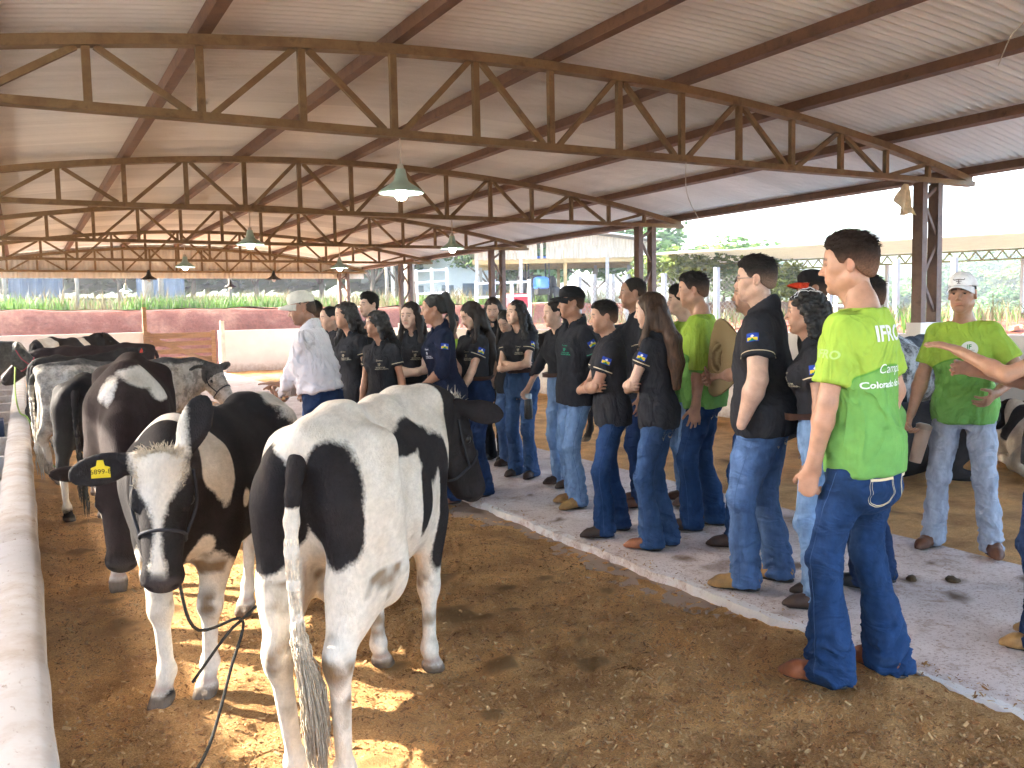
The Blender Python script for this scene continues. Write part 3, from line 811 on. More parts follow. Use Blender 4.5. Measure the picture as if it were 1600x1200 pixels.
TR = [  # picture x, distance, height, width, leaf kind
    (20, 64, 8, 9, 1, 'dark tree at the far left above the shade net'), (95, 72, 9, 11, 0, 'broad tree left of the gate post behind the grass'), (190, 66, 7.5, 9, 1, 'bluish tree behind the hanging dark lamp'),
    (300, 70, 9, 11, 0, 'tree behind the field right of the wooden post'), (400, 62, 8, 8, 2, 'bright tree behind the man in the cap'), (500, 66, 9, 10, 0, 'tree behind the far right barn corner'),
    (585, 55, 8, 8, 1, 'dense tree left of the white house'), (625, 58, 7.5, 8, 0, 'leafy tree touching the left of the white house'), (735, 75, 12, 12, 1, 'tall hazy tree behind the house roof'), (770, 50, 6, 8, 0, 'rounded shrub tree right of the house'),
    (820, 60, 9, 11, 1, 'dark tree behind the shed at left'), (930, 56, 6, 9, 0, 'tree seen under the shed roof'), (985, 60, 7, 9, 1, 'tree behind the shed corner'),
    (1065, 40, 3.7, 5.5, 2, 'bright tree between the steel column and the boys'), (1130, 44, 3.4, 6.5, 0, 'tree right of the bright one behind the boys'), (1185, 38, 2.6, 5, 1, 'shrubby tree behind the boy with glasses'), (1235, 36, 2.4, 4, 2, 'low bright shrub tree beside the nearest boy'),
    (1390, 130, 10, 15, 0, 'far round tree left of the steel column'), (1480, 150, 11, 16, 1, 'far tree on the slope right of the column'), (1520, 210, 12, 20, 0, 'distant round tree on the green hillside'), (1560, 120, 8, 13, 1, 'tree low on the slope above the white cap'), (1590, 170, 11, 17, 2, 'distant tree at the right picture edge'), (1330, 160, 11, 16, 1, 'distant tree behind the nearest boy')]
for i, (x, D, h_, w_, mt, lb) in enumerate(TR):
    X_, Y_, _ = px(x, 480, D); tree(X_, Y_, h_, w_, mt, 100 + i, lb, n=3200, leaf=.06, trunk=.22)
r_ = np.random.RandomState(77)
def wood():   # the far wooded hillside reads as one mass
    Vs = []; Fs = []; cs = []; o_ = 0; base = crown_mesh((1, 0, 260), 260, .22, 1, 44, (1, 1, .8))
    bv = np.zeros(len(base.vertices) * 3, np.float32); base.vertices.foreach_get('co', bv); bv = bv.reshape(-1, 3)
    bc = np.zeros(len(base.vertices) * 4, np.float32); base.attributes['Col'].data.foreach_get('color', bc); bc = bc.reshape(-1, 4)[:, :3]
    for q in range(260):
        D = r_.uniform(230, 520); a = R(r_.uniform(30, 66)); X_, Y_ = math.sin(a) * D, math.cos(a) * D
        if vnoise(np.array([[X_ * .012, Y_ * .012, 0]]), 5)[0] < -.05: continue
        h_ = r_.uniform(6, 11); Vs.append(bv * np.array([h_ * .6, h_ * .6, h_ * .5]) + np.array([X_, Y_, th(X_, Y_) + h_ * .42])); cs.append(bc)
    for q in range(70):
        D = r_.uniform(80, 140); a = R(r_.uniform(-6, 30)); X_, Y_ = math.sin(a) * D, math.cos(a) * D; h_ = r_.uniform(8, 13)
        Vs.append(bv * np.array([h_ * .6, h_ * .6, h_ * .5]) + np.array([X_, Y_, th(X_, Y_) + h_ * .42])); cs.append(bc)
    V = np.concatenate(Vs); F = np.arange(len(V)).reshape(-1, 4)
    set_props(mobj('far_woods', V, F, LEAF[1], None, smooth=False, cols=np.concatenate(cs)), 'hazy mass of trees covering the far hillside', 'woods', kind='stuff')
wood()
def blades(name, n, area, hgt, wid, cols_, label, seed, clump=None):
    r = np.random.RandomState(seed); x0, x1, y0, y1 = area
    x = r.uniform(x0, x1, n); y = y0 + (y1 - y0) * r.rand(n) ** 1.4
    if clump is not None:
        nz = fbm(np.stack([x, y, 0 * x], 1) * clump[0], 2, seed); k = nz > clump[1]; x, y = x[k], y[k]; n = len(x)
    z = terr_h(x, y) - .02; h = hgt * r.uniform(.5, 1.3, n); a = r.uniform(0, 3.14, n); lx = r.normal(0, .3, n) * h; ly = r.normal(0, .3, n) * h
    d = np.stack([np.cos(a), np.sin(a), 0 * a], 1) * (wid * r.uniform(.6, 1.4, n))[:, None]
    c = np.stack([x, y, z], 1); t_ = c + np.stack([lx, ly, h], 1); m_ = c + np.stack([lx * .3, ly * .3, h * .6], 1)
    V = np.stack([c - d, c + d, m_ + d * .8, m_ - d * .8, t_ + d * .1, t_ - d * .1], 1).reshape(-1, 3)
    I = np.arange(n)[:, None] * 6; F = np.concatenate([I + np.array([[0, 1, 2, 3]]), I + np.array([[3, 2, 4, 5]])])
    cc = np.repeat(r.rand(n), 6)[:, None] * np.ones((1, 3))
    o = mobj(name, V, F, cols_, None, smooth=False, cols=cc); set_props(o, label, 'grass', kind='stuff')
G1 = leaf_mat('grass_green', (.035, .085, .012), (.11, .19, .035)); G2 = leaf_mat('grass_dry', (.085, .065, .028), (.17, .14, .07))
blades('field_grass', 20000, (-6, 26, 36.8, 52), .55, .02, G1, 'bright green grass growing along the field edge', 4, (.35, -.15))
blades('dry_grass', 9000, (-4, 30, 37.4, 58), .8, .02, G2, 'tall pale dry grass in the field', 5, (.5, .05))
blades('weeds', 9000, (13.2, 42, 4, 46), .55, .015, G2, 'dry weeds on the red earth right of the barn', 6, (.8, .10))
blades('green_weeds', 5000, (13.2, 42, 10, 46), .45, .015, G1, 'green weeds on the red earth right of the barn', 7, (.6, .18))
def rubble():
    r = np.random.RandomState(4); Vs = []; o_ = 0
    for q in range(400):
        if q < 400: x, y = r.uniform(12.0, 18), r.uniform(2, 30)
        else: x, y = r.uniform(0, 16), r.uniform(29.5, 32.0)
        s = r.uniform(.02, .07) * (1.6 if r.rand() < .1 else 1); v = boxv(-1, 1, -1, 1, -1, 1) * r.uniform(.6, 1.2, (8, 3)) * s * np.array([1, 1, .7])
        a = r.uniform(0, 6.28); v = v @ np.array(Matrix.Rotation(a, 3, 'Z')).T @ np.array(Matrix.Rotation(r.uniform(-.5, .5), 3, 'X')).T
        Vs.append(v + np.array([x, y, th(x, y) + s * .2]))
    F = np.concatenate([np.array(CUBE_F) + 8 * i for i in range(len(Vs))])
    set_props(mobj('earth_clods', np.concatenate(Vs), F, plain('red_clod', (.36, .17, .095), .95, .05, .3, 3), None, smooth=False), 'loose clods of red earth strewn on the bank', 'earth', kind='stuff')
rubble()

# ---- fences, net, posts
M_POST = plain('weathered_post', (.22, .19, .15), .9, .1, .25, 6)
M_CONC = plain('concrete_post', (.26, .25, .23), .9, .1, .15, 6)
M_WHITE = plain('white_rail', (.50, .49, .48), .7, .2, .08)
for i, (x, D, h_, lb) in enumerate([(121, 40, 2.3, 'tall fence post in the grass left of the gate'), (8, 42, 2.4, 'fence post at the left picture edge'), (64, 60, 2.2, 'thin post before the blue net'), (360, 41, 2.4, 'fence post right of the gate above the bank'), (605, 42, 2.6, 'fence post left of the second far column')]):
    X_, Y_, _ = px(x, 480, D); o = tube('fence_post', [(X_, Y_, th(X_, Y_) - .2), (X_ + .03, Y_, th(X_, Y_) + h_ * .5), (X_, Y_, th(X_, Y_) + h_)], [.09, .08, .075], M_POST, None, 8); set_props(o, lb, 'post', 'fence posts in the field')
X_, Y_, _ = px(238, 480, 39); t = empty('twin_post', (X_, Y_, th(X_, Y_)), label='pair of leaning posts rising behind the dark lamp', cat='post')
tube('post', [(-.1, 0, -.2), (-.13, 0, 1.4), (-.16, 0, 2.6)], [.22, .2, .18], M_POST, t, 10); tube('post', [(.42, 0, -.2), (.38, 0, 1.3), (.30, 0, 2.5)], [.12, .11, .1], M_POST, t, 8)
X_, Y_, _ = px(643, 480, 37); o = tube('dead_trunk', [(X_, Y_, th(X_, Y_) - .2), (X_ - .05, Y_, th(X_, Y_) + 1.5), (X_ - .12, Y_, th(X_, Y_) + 2.7)], [.24, .22, .24], M_POST, None, 10); set_props(o, 'thick pale dead trunk behind the navy shirt woman', 'trunk')
# blue shade net
def net(name, xa, xb, D, h_, lb, col, zb=.0):
    A_ = px(xa, 480, D); B_ = px(xb, 480, D); n = 24; V = []
    for i in range(n + 1):
        x = lerp(A_[0], B_[0], i / n); y = lerp(A_[1], B_[1], i / n); z = th(x, y) + zb
        for k, e in enumerate((0, .03)): V += [(x, y + e + .12 * math.sin(i * .9), z), (x, y + e + .12 * math.sin(i * .9 + .4), z + h_)]
    F = [(4 * i, 4 * i + 4, 4 * i + 5, 4 * i + 1) for i in range(n)] + [(4 * i + 2, 4 * i + 3, 4 * i + 7, 4 * i + 6) for i in range(n)] + [(4 * i + 1, 4 * i + 5, 4 * i + 7, 4 * i + 3) for i in range(n)]
    o = mobj(name, np.array(V), np.array(F), plain(name + lb[:6], col, .8, .1, .15, 2), None, smooth=False); set_props(o, lb, 'net')
net('shade_net', 15, 100, 58, 2.6, 'blue shade net stretched at the far left of the field', (.075, .095, .125))
net('shade_net', 215, 290, 58, 3.2, 'pale blue shade net behind the leaning twin posts', (.13, .15, .18))
# white rail fences
def rails(xa, xb, D, h_, lb, nr=3, np_=4):
    A_ = px(xa, 480, D); B_ = px(xb, 480, D); t = empty('rail_fence', ((A_[0] + B_[0]) / 2, (A_[1] + B_[1]) / 2, 0), label=lb, cat='fence', group='white rail fences'); c = np.array([(A_[0] + B_[0]) / 2, (A_[1] + B_[1]) / 2, 0])
    for i in range(np_):
        x, y = lerp(A_[0], B_[0], i / (np_ - 1)), lerp(A_[1], B_[1], i / (np_ - 1)); bar('fence_post', np.array((x, y, th(x, y) - .1)) - c, np.array((x, y, th(x, y) + h_)) - c, .09, .09, M_WHITE, t)
    for k in range(nr):
        z = h_ * (.35 + .6 * k / (nr - 1)); bar('rail', np.array((A_[0], A_[1] - .08, th(A_[0], A_[1]) + z)) - c, np.array((B_[0], B_[1] - .08, th(B_[0], B_[1]) + z)) - c, .04, .08, M_WHITE, t)
rails(745, 828, 33, 1.7, 'white rail fence left of the shed'); rails(628, 700, 40, 1.7, 'white rail fence in front of the white house'); rails(1282, 1330, 30, 1.3, 'low white rail fence behind the nearest boy', 2, 3)
for i, x in enumerate((905, 928, 957, 978, 1038, 1120, 1295, 1490, 1400)):
    D = 30 if x < 1100 else 26; X_, Y_, _ = px(x, 480, D); lb = ['mesh fence post beside the black cap', 'mesh fence post under the shed corner', 'mesh fence post left of the steel column', 'mesh fence post close to the steel column', 'concrete post right of the second steel column', 'short concrete post behind the green shirts', 'white post beside the nearest boy', 'thin post right of the big column', 'post left of the big column'][i]
    o = bar('fence_post', (X_, Y_, th(X_, Y_) - .1), (X_, Y_, th(X_, Y_) + 1.7), .13, .13, M_CONC); set_props(o, lb, 'post', 'concrete fence posts')
def mesh_fence():
    A_ = px(900, 480, 30.2); B_ = px(1180, 480, 27); parts = []; L = math.hypot(A_[0] - B_[0], A_[1] - B_[1]); d = np.array([B_[0] - A_[0], B_[1] - A_[1], 0]) / L; h_ = 1.5
    s = np.arange(-h_, L, .16)
    for q in s:
        for sg in (1, -1):
            a0 = max(q, 0); a1 = min(q + h_, L)
            if a1 - a0 < .1: continue
            z0, z1 = (a0 - q, a1 - q) if sg > 0 else (h_ - (a0 - q), h_ - (a1 - q))
            p0 = np.array([A_[0], A_[1], 0]) + d * a0; p1 = np.array([A_[0], A_[1], 0]) + d * a1
            zz = th(*p0[:2]); parts.append((barv(p0 + (0, 0, zz + z0), p1 + (0, 0, zz + z1), .008, .008), np.array(CUBE_F)))
    V, F = join(parts); o = mobj('mesh_fence', V, F, plain('fence_wire', (.10, .095, .08), .6, .3), None, smooth=False); set_props(o, 'wire mesh fence between the concrete posts', 'fence')
mesh_fence()

# ---- timber shed
def shed():
    cx, cy, _ = px(872, 480, 45); ang = R(-29); z = th(cx, cy)
    t = empty('timber_shed', (cx, cy, z - .35), ang, label='open timber shed with plank gable and low tin roof', cat='shed')
    PW = plain('shed_plank', (.32, .28, .22), .9, .1, .3, 3, .3, 20, stretch=(4, 4, .6)); PY = plain('shed_beam', (.28, .2, .09), .9, .1, .25, 4); RF = plain('shed_tin', (.42, .42, .42), .5, .4, .2, 2)
    r = np.random.RandomState(3)
    for i in range(58):
        x = -4.1 + i * .142
        top = 3.0 + (.80 * (1 - abs(x - 1.2) / 5.4))
        if 21 <= i <= 23 and i != 22: continue
        box('plank', x, x + .132, -3.02 - r.uniform(0, .02), -2.99, 2.55 + r.uniform(-.03, .02), top - .12, PW, t)
    for i in range(20):
        y = -2.9 + i * .3; box('side_plank', 4.12, 4.15, y, y + .28, 2.5 + r.uniform(-.03, .03), 3.30, PW, t)
    for s in (-1, 1):
        x1 = 1.2 + s * (5.6 if s < 0 else 3.5); zz = 3.80 - (.15 * abs(x1 - 1.2))
        p = np.array([(1.2, -3.5, 3.80), (x1, -3.5, zz), (x1, 3.5, zz), (1.2, 3.5, 3.80)]); V = np.concatenate([p, p + (0, 0, .07)])
        mobj('roof', V, np.array(CUBE_F), RF, t, smooth=False)
    for x in (-4.0, -1.9, .2, 2.2, 4.0):
        for y in (-2.95, 2.8): bar('post', (x, y, -.2), (x, y, 2.95), .16, .16, M_CONC if x != .2 else PY, t)
    for y in (-2.93, 2.8): bar('beam', (-4.2, y, 2.45), (4.2, y, 2.45), .14, .22, PY, t)
    bar('beam', (-4.2, 0, 2.45), (4.2, 0, 2.45), .14, .2, PY, t)
shed()
def tractor():
    x, y, _ = px(842, 480, 42.5); t = empty('tractor', (x, y, th(x, y)), R(158), label='blue tractor parked under the timber shed', cat='tractor')
    BL = plain('tractor_blue', (.03, .12, .42), .4, .5, .1); BK = plain('tyre', (.02, .02, .02), .9); f = Field()
    f.loft((0, 0, 0), np.array([[1., 0, 0], [0, 0, 1], [0, 1, 0]]), [(.2, 0, 1.05, .30, .28), (.6, 0, 1.05, .32, .30), (1.5, 0, 1.0, .27, .26), (1.75, 0, .98, .22, .22)], k=.02, n=5); V, F = f.mesh(.05)
    mobj('bonnet', V, F, BL, t); box('cab_roof', -.55, .55, -1.0, .25, 2.25, 2.35, BL, t)
    for a in (-.5, .5):
        for b_ in (-.9, .15): bar('cab_pillar', (a, b_, 1.1), (a, b_, 2.25), .06, .06, BK, t)
    for a, b_, r in ((-.75, -.6, .72), (.75, -.6, .72), (-.6, 1.4, .42), (.6, 1.4, .42)):
        w = lathe('wheel', [(r * .3, -.14), (r * .9, -.15), (r, -.1), (r, .1), (r * .9, .15), (r * .3, .14)], BK, t, 22); w.location = (a, b_, r); w.rotation_euler = (0, R(90), 0)
        h_ = lathe('rim', [(.001, -.06), (r * .32, -.05), (r * .52, -.12), (r * .52, .12), (r * .32, .05), (.001, .06)], plain('rim_white', (.7, .7, .68), .5), w, 18)
    box('seat', -.22, .22, -.75, -.35, 1.1, 1.5, BK, t)
    box('chassis', -.25, .25, -1.0, 1.6, .5, .9, BK, t)
tractor()
x, y, _ = px(806, 480, 33.8); t = empty('red_implement', (x, y, th(x, y)), R(20), label='red farm implement behind the white rail fence', cat='implement')
RD = plain('implement_red', (.45, .03, .04), .5, .4); box('hopper', -.5, .5, -.3, .3, .75, 1.25, RD, t); box('frame', -.6, .6, -.05, .05, .55, .64, RD, t); box('panel', -.1, .45, -.35, -.31, .2, .62, RD, t)
for a in (-.5, .5):
    w = lathe('wheel', [(.1, -.06), (.3, -.08), (.36, 0), (.3, .08), (.1, .06)], plain('tyre', (.02, .02, .02)), t, 18); w.location = (a, 0, .36); w.rotation_euler = (0, R(90), 0)
def house():
    x, y, _ = px(690, 480, 62); t = empty('white_house', (x, y, th(x, y) - .4), R(-20), label='white two storey house with red tiled roof', cat='house')
    WL = plain('house_white', (.72, .72, .70), .8, .2, .05); RT = plain('roof_tile', (.42, .16, .10), .8, .1, .25, 4, .5, 10, stretch=(1, 6, 1)); GL = plain('window_glass', (.10, .14, .18), .15, .5)
    box('wall', -3.4, 3.4, -3, 3, 0, 4.2, WL, t)
    V = np.array([(-3.9, -3.5, 4.2), (3.9, -3.5, 4.2), (3.9, 3.5, 4.2), (-3.9, 3.5, 4.2), (-1.0, 0, 5.9), (1.0, 0, 5.9)]); mobj('roof', V, [(0, 1, 5, 4), (1, 2, 5), (2, 3, 4, 5), (3, 0, 4), (3, 2, 1, 0)], RT, t, smooth=False)
    V = np.array([(-.2, -3.7, 4.2), (2.4, -3.7, 4.2), (1.1, -3.7, 5.2), (1.1, -1, 5.2), (-.2, -1, 4.3), (2.4, -1, 4.3)]); mobj('dormer', V, [(0, 1, 2), (1, 5, 3, 2), (0, 2, 3, 4)], RT, t, smooth=False)
    for x0, z0 in ((1.6, 2.9), (1.6, 1.0), (2.7, 1.0), (-1.8, 2.8), (-1.8, .9), (.2, .9)):
        w = box('window', x0 - .4, x0 + .4, -3.05, -2.98, z0, z0 + .85, GL, t); box('sill', x0 - .5, x0 + .5, -3.12, -3.0, z0 - .08, z0 - .01, WL, w)
house()
# ---- neighbouring tent roof with truss edge
def tent():
    t = empty('tent_canopy', (24, 20, 0), label='long pale yellow canopy roof on a lattice frame at right', cat='canopy')
    FB = plain('canopy_fabric', (.80, .76, .62), .7, .2, .08, 2); ST = plain('canopy_steel', (.22, .20, .05), .6, .3)
    A_ = np.array(px(1095, 411, 43)); B_ = np.array(px(1760, 400, 40)); c = np.array([24, 20, 0]); n = 44
    d = (B_ - A_); d[2] = 0; L = np.linalg.norm(d); d /= L; back = np.array([-d[1], d[0], 0]); back = back if back[0] + back[1] > 0 else -back
    ez = [3.72, 3.72]
    V = []
    for i in range(n + 1):
        p = A_ + (B_ - A_) * i / n; z = lerp(ez[0], ez[1], i / n); sg = .10 * abs(math.sin(i / n * math.pi * 4))
        for k, (bk, dz) in enumerate(((0, 0), (-1.6, .12), (-3.2, .2), (-5, .2), (-6.8, .12), (-8.5, .0))): V.append(np.array([p[0], p[1], z]) + back * bk + np.array([0, 0, dz + sg * (k > 0) * (.5 if k < 5 else 0)]) - c)
    F = [(6 * i + k, 6 * i + 6 + k, 6 * i + 7 + k, 6 * i + 1 + k) for i in range(n) for k in range(5)]
    nt = FB.node_tree; bs = nt.nodes['Principled BSDF']; tl = nd(nt, 'ShaderNodeBsdfTranslucent'); tl.inputs[0].default_value = (.50, .43, .28, 1); mx = nd(nt, 'ShaderNodeMixShader'); mx.inputs[0].default_value = .12
    nt.links.new(bs.outputs[0], mx.inputs[1]); nt.links.new(tl.outputs[0], mx.inputs[2]); nt.links.new(mx.outputs[0], nt.nodes['Material Output'].inputs[0])
    mobj('fabric', np.array(V), np.array(F), FB, t)
    def ep(i, dz): p = A_ + (B_ - A_) * i; return np.array([p[0], p[1], lerp(ez[0], ez[1], i) + dz]) - c
    bar('lattice_top', ep(0, -.04), ep(1, -.04), .06, .06, ST, t); bar('lattice_bottom', ep(0, -.42), ep(1, -.42), .06, .06, ST, t)
    m = 70
    for i in range(m): bar('lattice_web', ep(i / m, -.07 if i % 2 else -.40), ep((i + 1) / m, -.40 if i % 2 else -.07), .04, .04, ST, t, upv=(0, 1, 0))
    for q in (.02, .50, .80):
        p = ep(q, 0); g_ = th(p[0] + c[0], p[1] + c[1]); bar('post', (p[0], p[1], g_ - .2), (p[0], p[1], p[2] - .44), .12, .12, M_WHITE, t)
tent()

# ================================================================== people
M_SKIN = attrmat('skin', .45, .42, .20, 18, .15, 260, .001, sss=.08)
M_CLOTH = attrmat('cloth_knit', .92, .10, .18, 14, .22, 520, .0015, fold=.012, fstretch=(1, 1, .5), fscale=7)
M_DRESS = attrmat('cloth_poplin', .9, .12, .07, 10, .1, 520, .001, fold=.030, fstretch=(1, .8, .5), fscale=4.5)
M_DENIM = attrmat('denim', .9, .10, .30, 22, .35, 420, .0015, stretch=(1, 1, .45), fold=.011, fstretch=(.8, .8, 1.25), fscale=5.5)
M_LEATH = attrmat('boot_leather', .55, .4, .30, 22, .2, 90, .002)
M_HAIR = attrmat('hair', .55, .28, .45, 90, .4, 160, .002, stretch=(1, 1, .16))
M_SHORT = attrmat('hair_short', .75, .15, .4, 150, .6, 260, .003)
M_CURL = attrmat('hair_curly', .5, .35, .5, 70, .7, 110, .006)
M_SHINY = attrmat('small_fittings', .3, .5, .05, 20, 0)
M_PRINT = attrmat('shirt_print', .9, .1, .06, 40, .1, 400, .001)
M_STITCH = plain('stitching', (.62, .52, .34), .9, .1)
M_STRIPE = plain('sleeve_stripe', (.55, .46, .32), .9, .1)

def _mk_green():
    m, t, b = nodes('green_jersey', .8, .2)
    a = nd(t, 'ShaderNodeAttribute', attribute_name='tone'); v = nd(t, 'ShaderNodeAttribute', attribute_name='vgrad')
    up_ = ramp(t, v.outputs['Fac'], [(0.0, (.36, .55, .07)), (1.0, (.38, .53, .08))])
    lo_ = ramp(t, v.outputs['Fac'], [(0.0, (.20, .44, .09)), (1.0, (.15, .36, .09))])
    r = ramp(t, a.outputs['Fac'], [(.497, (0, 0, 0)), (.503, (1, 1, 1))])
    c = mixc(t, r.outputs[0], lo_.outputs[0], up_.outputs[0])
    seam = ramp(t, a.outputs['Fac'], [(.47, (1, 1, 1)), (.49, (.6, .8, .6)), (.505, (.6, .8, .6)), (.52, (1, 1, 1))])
    c = mixc(t, 1.0, c, seam.outputs[0], 'MULTIPLY')
    n = noise_node(t, 16, 4); rr = ramp(t, n.outputs[0], [(.3, (.88,) * 3), (.7, (1.06,) * 3)])
    c = mixc(t, 1.0, c, rr.outputs[0], 'MULTIPLY')
    t.links.new(c, b.inputs['Base Color'])
    b1 = bumpn(t, b, noise_node(t, 600, 1).outputs[0], .15, .001)
    fn = noise_node(t, 5.5, 3, .55, stretch=(1, 1, .45)); fn.inputs['Distortion'].default_value = 1.0; rf = ramp(t, fn.outputs[0], [(.30, (0,) * 3), (.48, (1,) * 3), (.56, (.85,) * 3), (.72, (.1,) * 3)])
    b2 = nd(t, 'ShaderNodeBump', Strength=.9, Distance=.022); t.links.new(rf.outputs[0], b2.inputs['Height']); t.links.new(b2.outputs[0], b1.inputs['Normal'])
    return m
M_GREEN = _mk_green()

def ik(a, b, l1, l2, hint):
    a = np.asarray(a, float); b = np.asarray(b, float); d = b - a; L = np.linalg.norm(d)
    mx = (l1 + l2) * .998
    if L > mx: b = a + d * (mx / L); d = b - a; L = mx
    u = d / L; x = (l1 * l1 - l2 * l2 + L * L) / (2 * L); hgt = math.sqrt(max(l1 * l1 - x * x, 1e-6))
    h = np.asarray(hint, float); h = h - u * (h @ u); h = nrm(h)
    return a + u * x + h * hgt, b

_heads = {}
def head_mesh(sex, hh):
    key = (sex, hh)
    if key in _heads: return _heads[key]
    f = Field(); m = sex == 'm'
    f.ell((0, -.014, .034), (.073, .094, .081), k=.03)
    f.ell((0, .022, -.02), (.060, .070, .086), k=.03)
    f.ell((0, .058, .04), (.05, .03, .04), k=.03)
    for s in (-1, 1):
        f.cone((s * .050, -.004, -.058), (s * .016, .066, -.097), .020, .015, k=.03)
        f.ell((s * .043, .055, -.016), (.02, .022, .018), k=.025)
        f.ell((s * .03, .070, -.055), (.022, .02, .03), k=.02)
        f.cone((s * .012, .086, .017), (s * .042, .070, .019), .009 if m else .006, .007, k=.014)
    f.ell((0, .068, -.099), (.022, .018, .016), k=.02)
    for s in (-1, 1):
        f.ell((s * .031, .097, .000), (.016, .018, .0095), k=.008, op='s')
        f.ell((s * .031, .0765, .0075), (.0165, .0125, .005), k=.006)
        f.ell((s * .031, .0755, -.0085), (.0155, .0115, .004), k=.006)
    f.cone((0, .084, .012), (0, .111, -.031), .006, .0095, k=.012)
    for s in (-1, 1): f.ell((s * .0115, .098, -.036), (.008, .011, .007), k=.008)
    f.cone((-.017, .083, -.0595), (.017, .083, -.0595), .0065, .0065, k=.008, sq=((0, 1, 0), 1.5))
    f.cone((-.014, .082, -.0705), (.014, .082, -.0705), .0075, .0075, k=.008, sq=((0, 1, 0), 1.5))
    f.cone((-.019, .098, -.065), (.019, .098, -.065), .0022, .0022, k=.004, op='s', sq=((0, 1, 0), 5))
    f.ell((0, .085, -.083), (.02, .006, .005), k=.01, op='s')
    for s in (-1, 1):
        rt_ = rotm('Z', s * -22) @ rotm('X', 8)
        f.ell((s * .077, -.012, -.006), (.009, .020, .032), rt_, k=.01)
        f.ell((s * .085, -.006, -.004), (.006, .011, .019), rt_, k=.008, op='s')
    r = .049 if m else .041
    f.cone((0, -.02, -.06), (0, -.045, -.2), r, r + .004, k=.035)
    f.cone((0, .03, -.1), (0, -.012, -.17), .02, .03, k=.035)
    V, F = f.mesh(hh)
    V = smooth_mesh(V, F, 1, .35)
    _heads[key] = (V, F); return V, F

def head_cols(V, skin, hcol, sex, stub=0):
    c = np.tile(np.asarray(skin, float), (len(V), 1))
    def mixin(w, col):
        nonlocal c
        c = c * (1 - w[:, None]) + np.asarray(col)[None] * w[:, None]
    x, y, z = V[:, 0], V[:, 1], V[:, 2]; ax = np.abs(x)
    fr = y > .06
    lip = fr * np.exp(-((z + .065) / .0095) ** 4) * np.exp(-(x / .021) ** 4) * sstep(.078, .084, y)
    mixin(lip * (.75 if sex == 'f' else .5), np.array(skin) * np.array([.9, .5, .5]))
    bz = .0225 + .004 * np.sin(np.clip(ax / .045, 0, 1) * 3.1) - .06 * np.clip(ax - .04, 0, 1)
    brow = fr * sstep(.009, .013, ax) * (1 - sstep(.046, .052, ax)) * np.exp(-((z - bz) / (.0058 if sex == 'm' else .0045)) ** 4) * sstep(.05, .06, y)
    mixin(brow * .85, hcol)
    lash = fr * np.exp(-((z - .006) / .003) ** 2) * np.exp(-((ax - .031) / .015) ** 4) * (y > .07)
    mixin(lash * .55, np.array(hcol) * .8)
    cheek = np.exp(-(((ax - .042) / .02) ** 2 + ((z + .025) / .022) ** 2)) * fr
    mixin(cheek * .3, np.array(skin) * np.array([1.05, .8, .75]))
    ear = np.exp(-(((ax - .082) / .012) ** 2 + ((y + .01) / .022) ** 2 + (z / .035) ** 2)); mixin(ear * .35, np.array(skin) * np.array([1.1, .75, .7]))
    if stub:
        w = sstep(.03, -.03, z + .045) * sstep(-.02, .03, y) * stub
        w = w * (z < -.035) * (z > -.13); mixin(np.clip(w, 0, 1) * .6, np.array(hcol) * .8 + np.array(skin) * .2)
    return c

def eye_mesh():
    n, m = 12, 9; V = []; C = []
    for i in range(m):
        th = math.pi * i / (m - 1)
        for j in range(n):
            p = 2 * math.pi * j / n; V.append((math.sin(th) * math.cos(p), math.cos(th), math.sin(th) * math.sin(p)))
            C.append((.01, .006, .004) if i < 1.5 else ((.035, .018, .01) if i < 2.5 else (.62, .57, .53)))
    F = [(i * n + j, i * n + (j + 1) % n, (i + 1) * n + (j + 1) % n, (i + 1) * n + j) for i in range(m - 1) for j in range(n)]
    return make_mesh('eye', np.array(V), np.array(F), True, np.array(C), mats=[M_SHINY])
EYE = None

def hairline(y, pts):
    return np.interp(y, [p[0] for p in pts], [p[1] for p in pts])

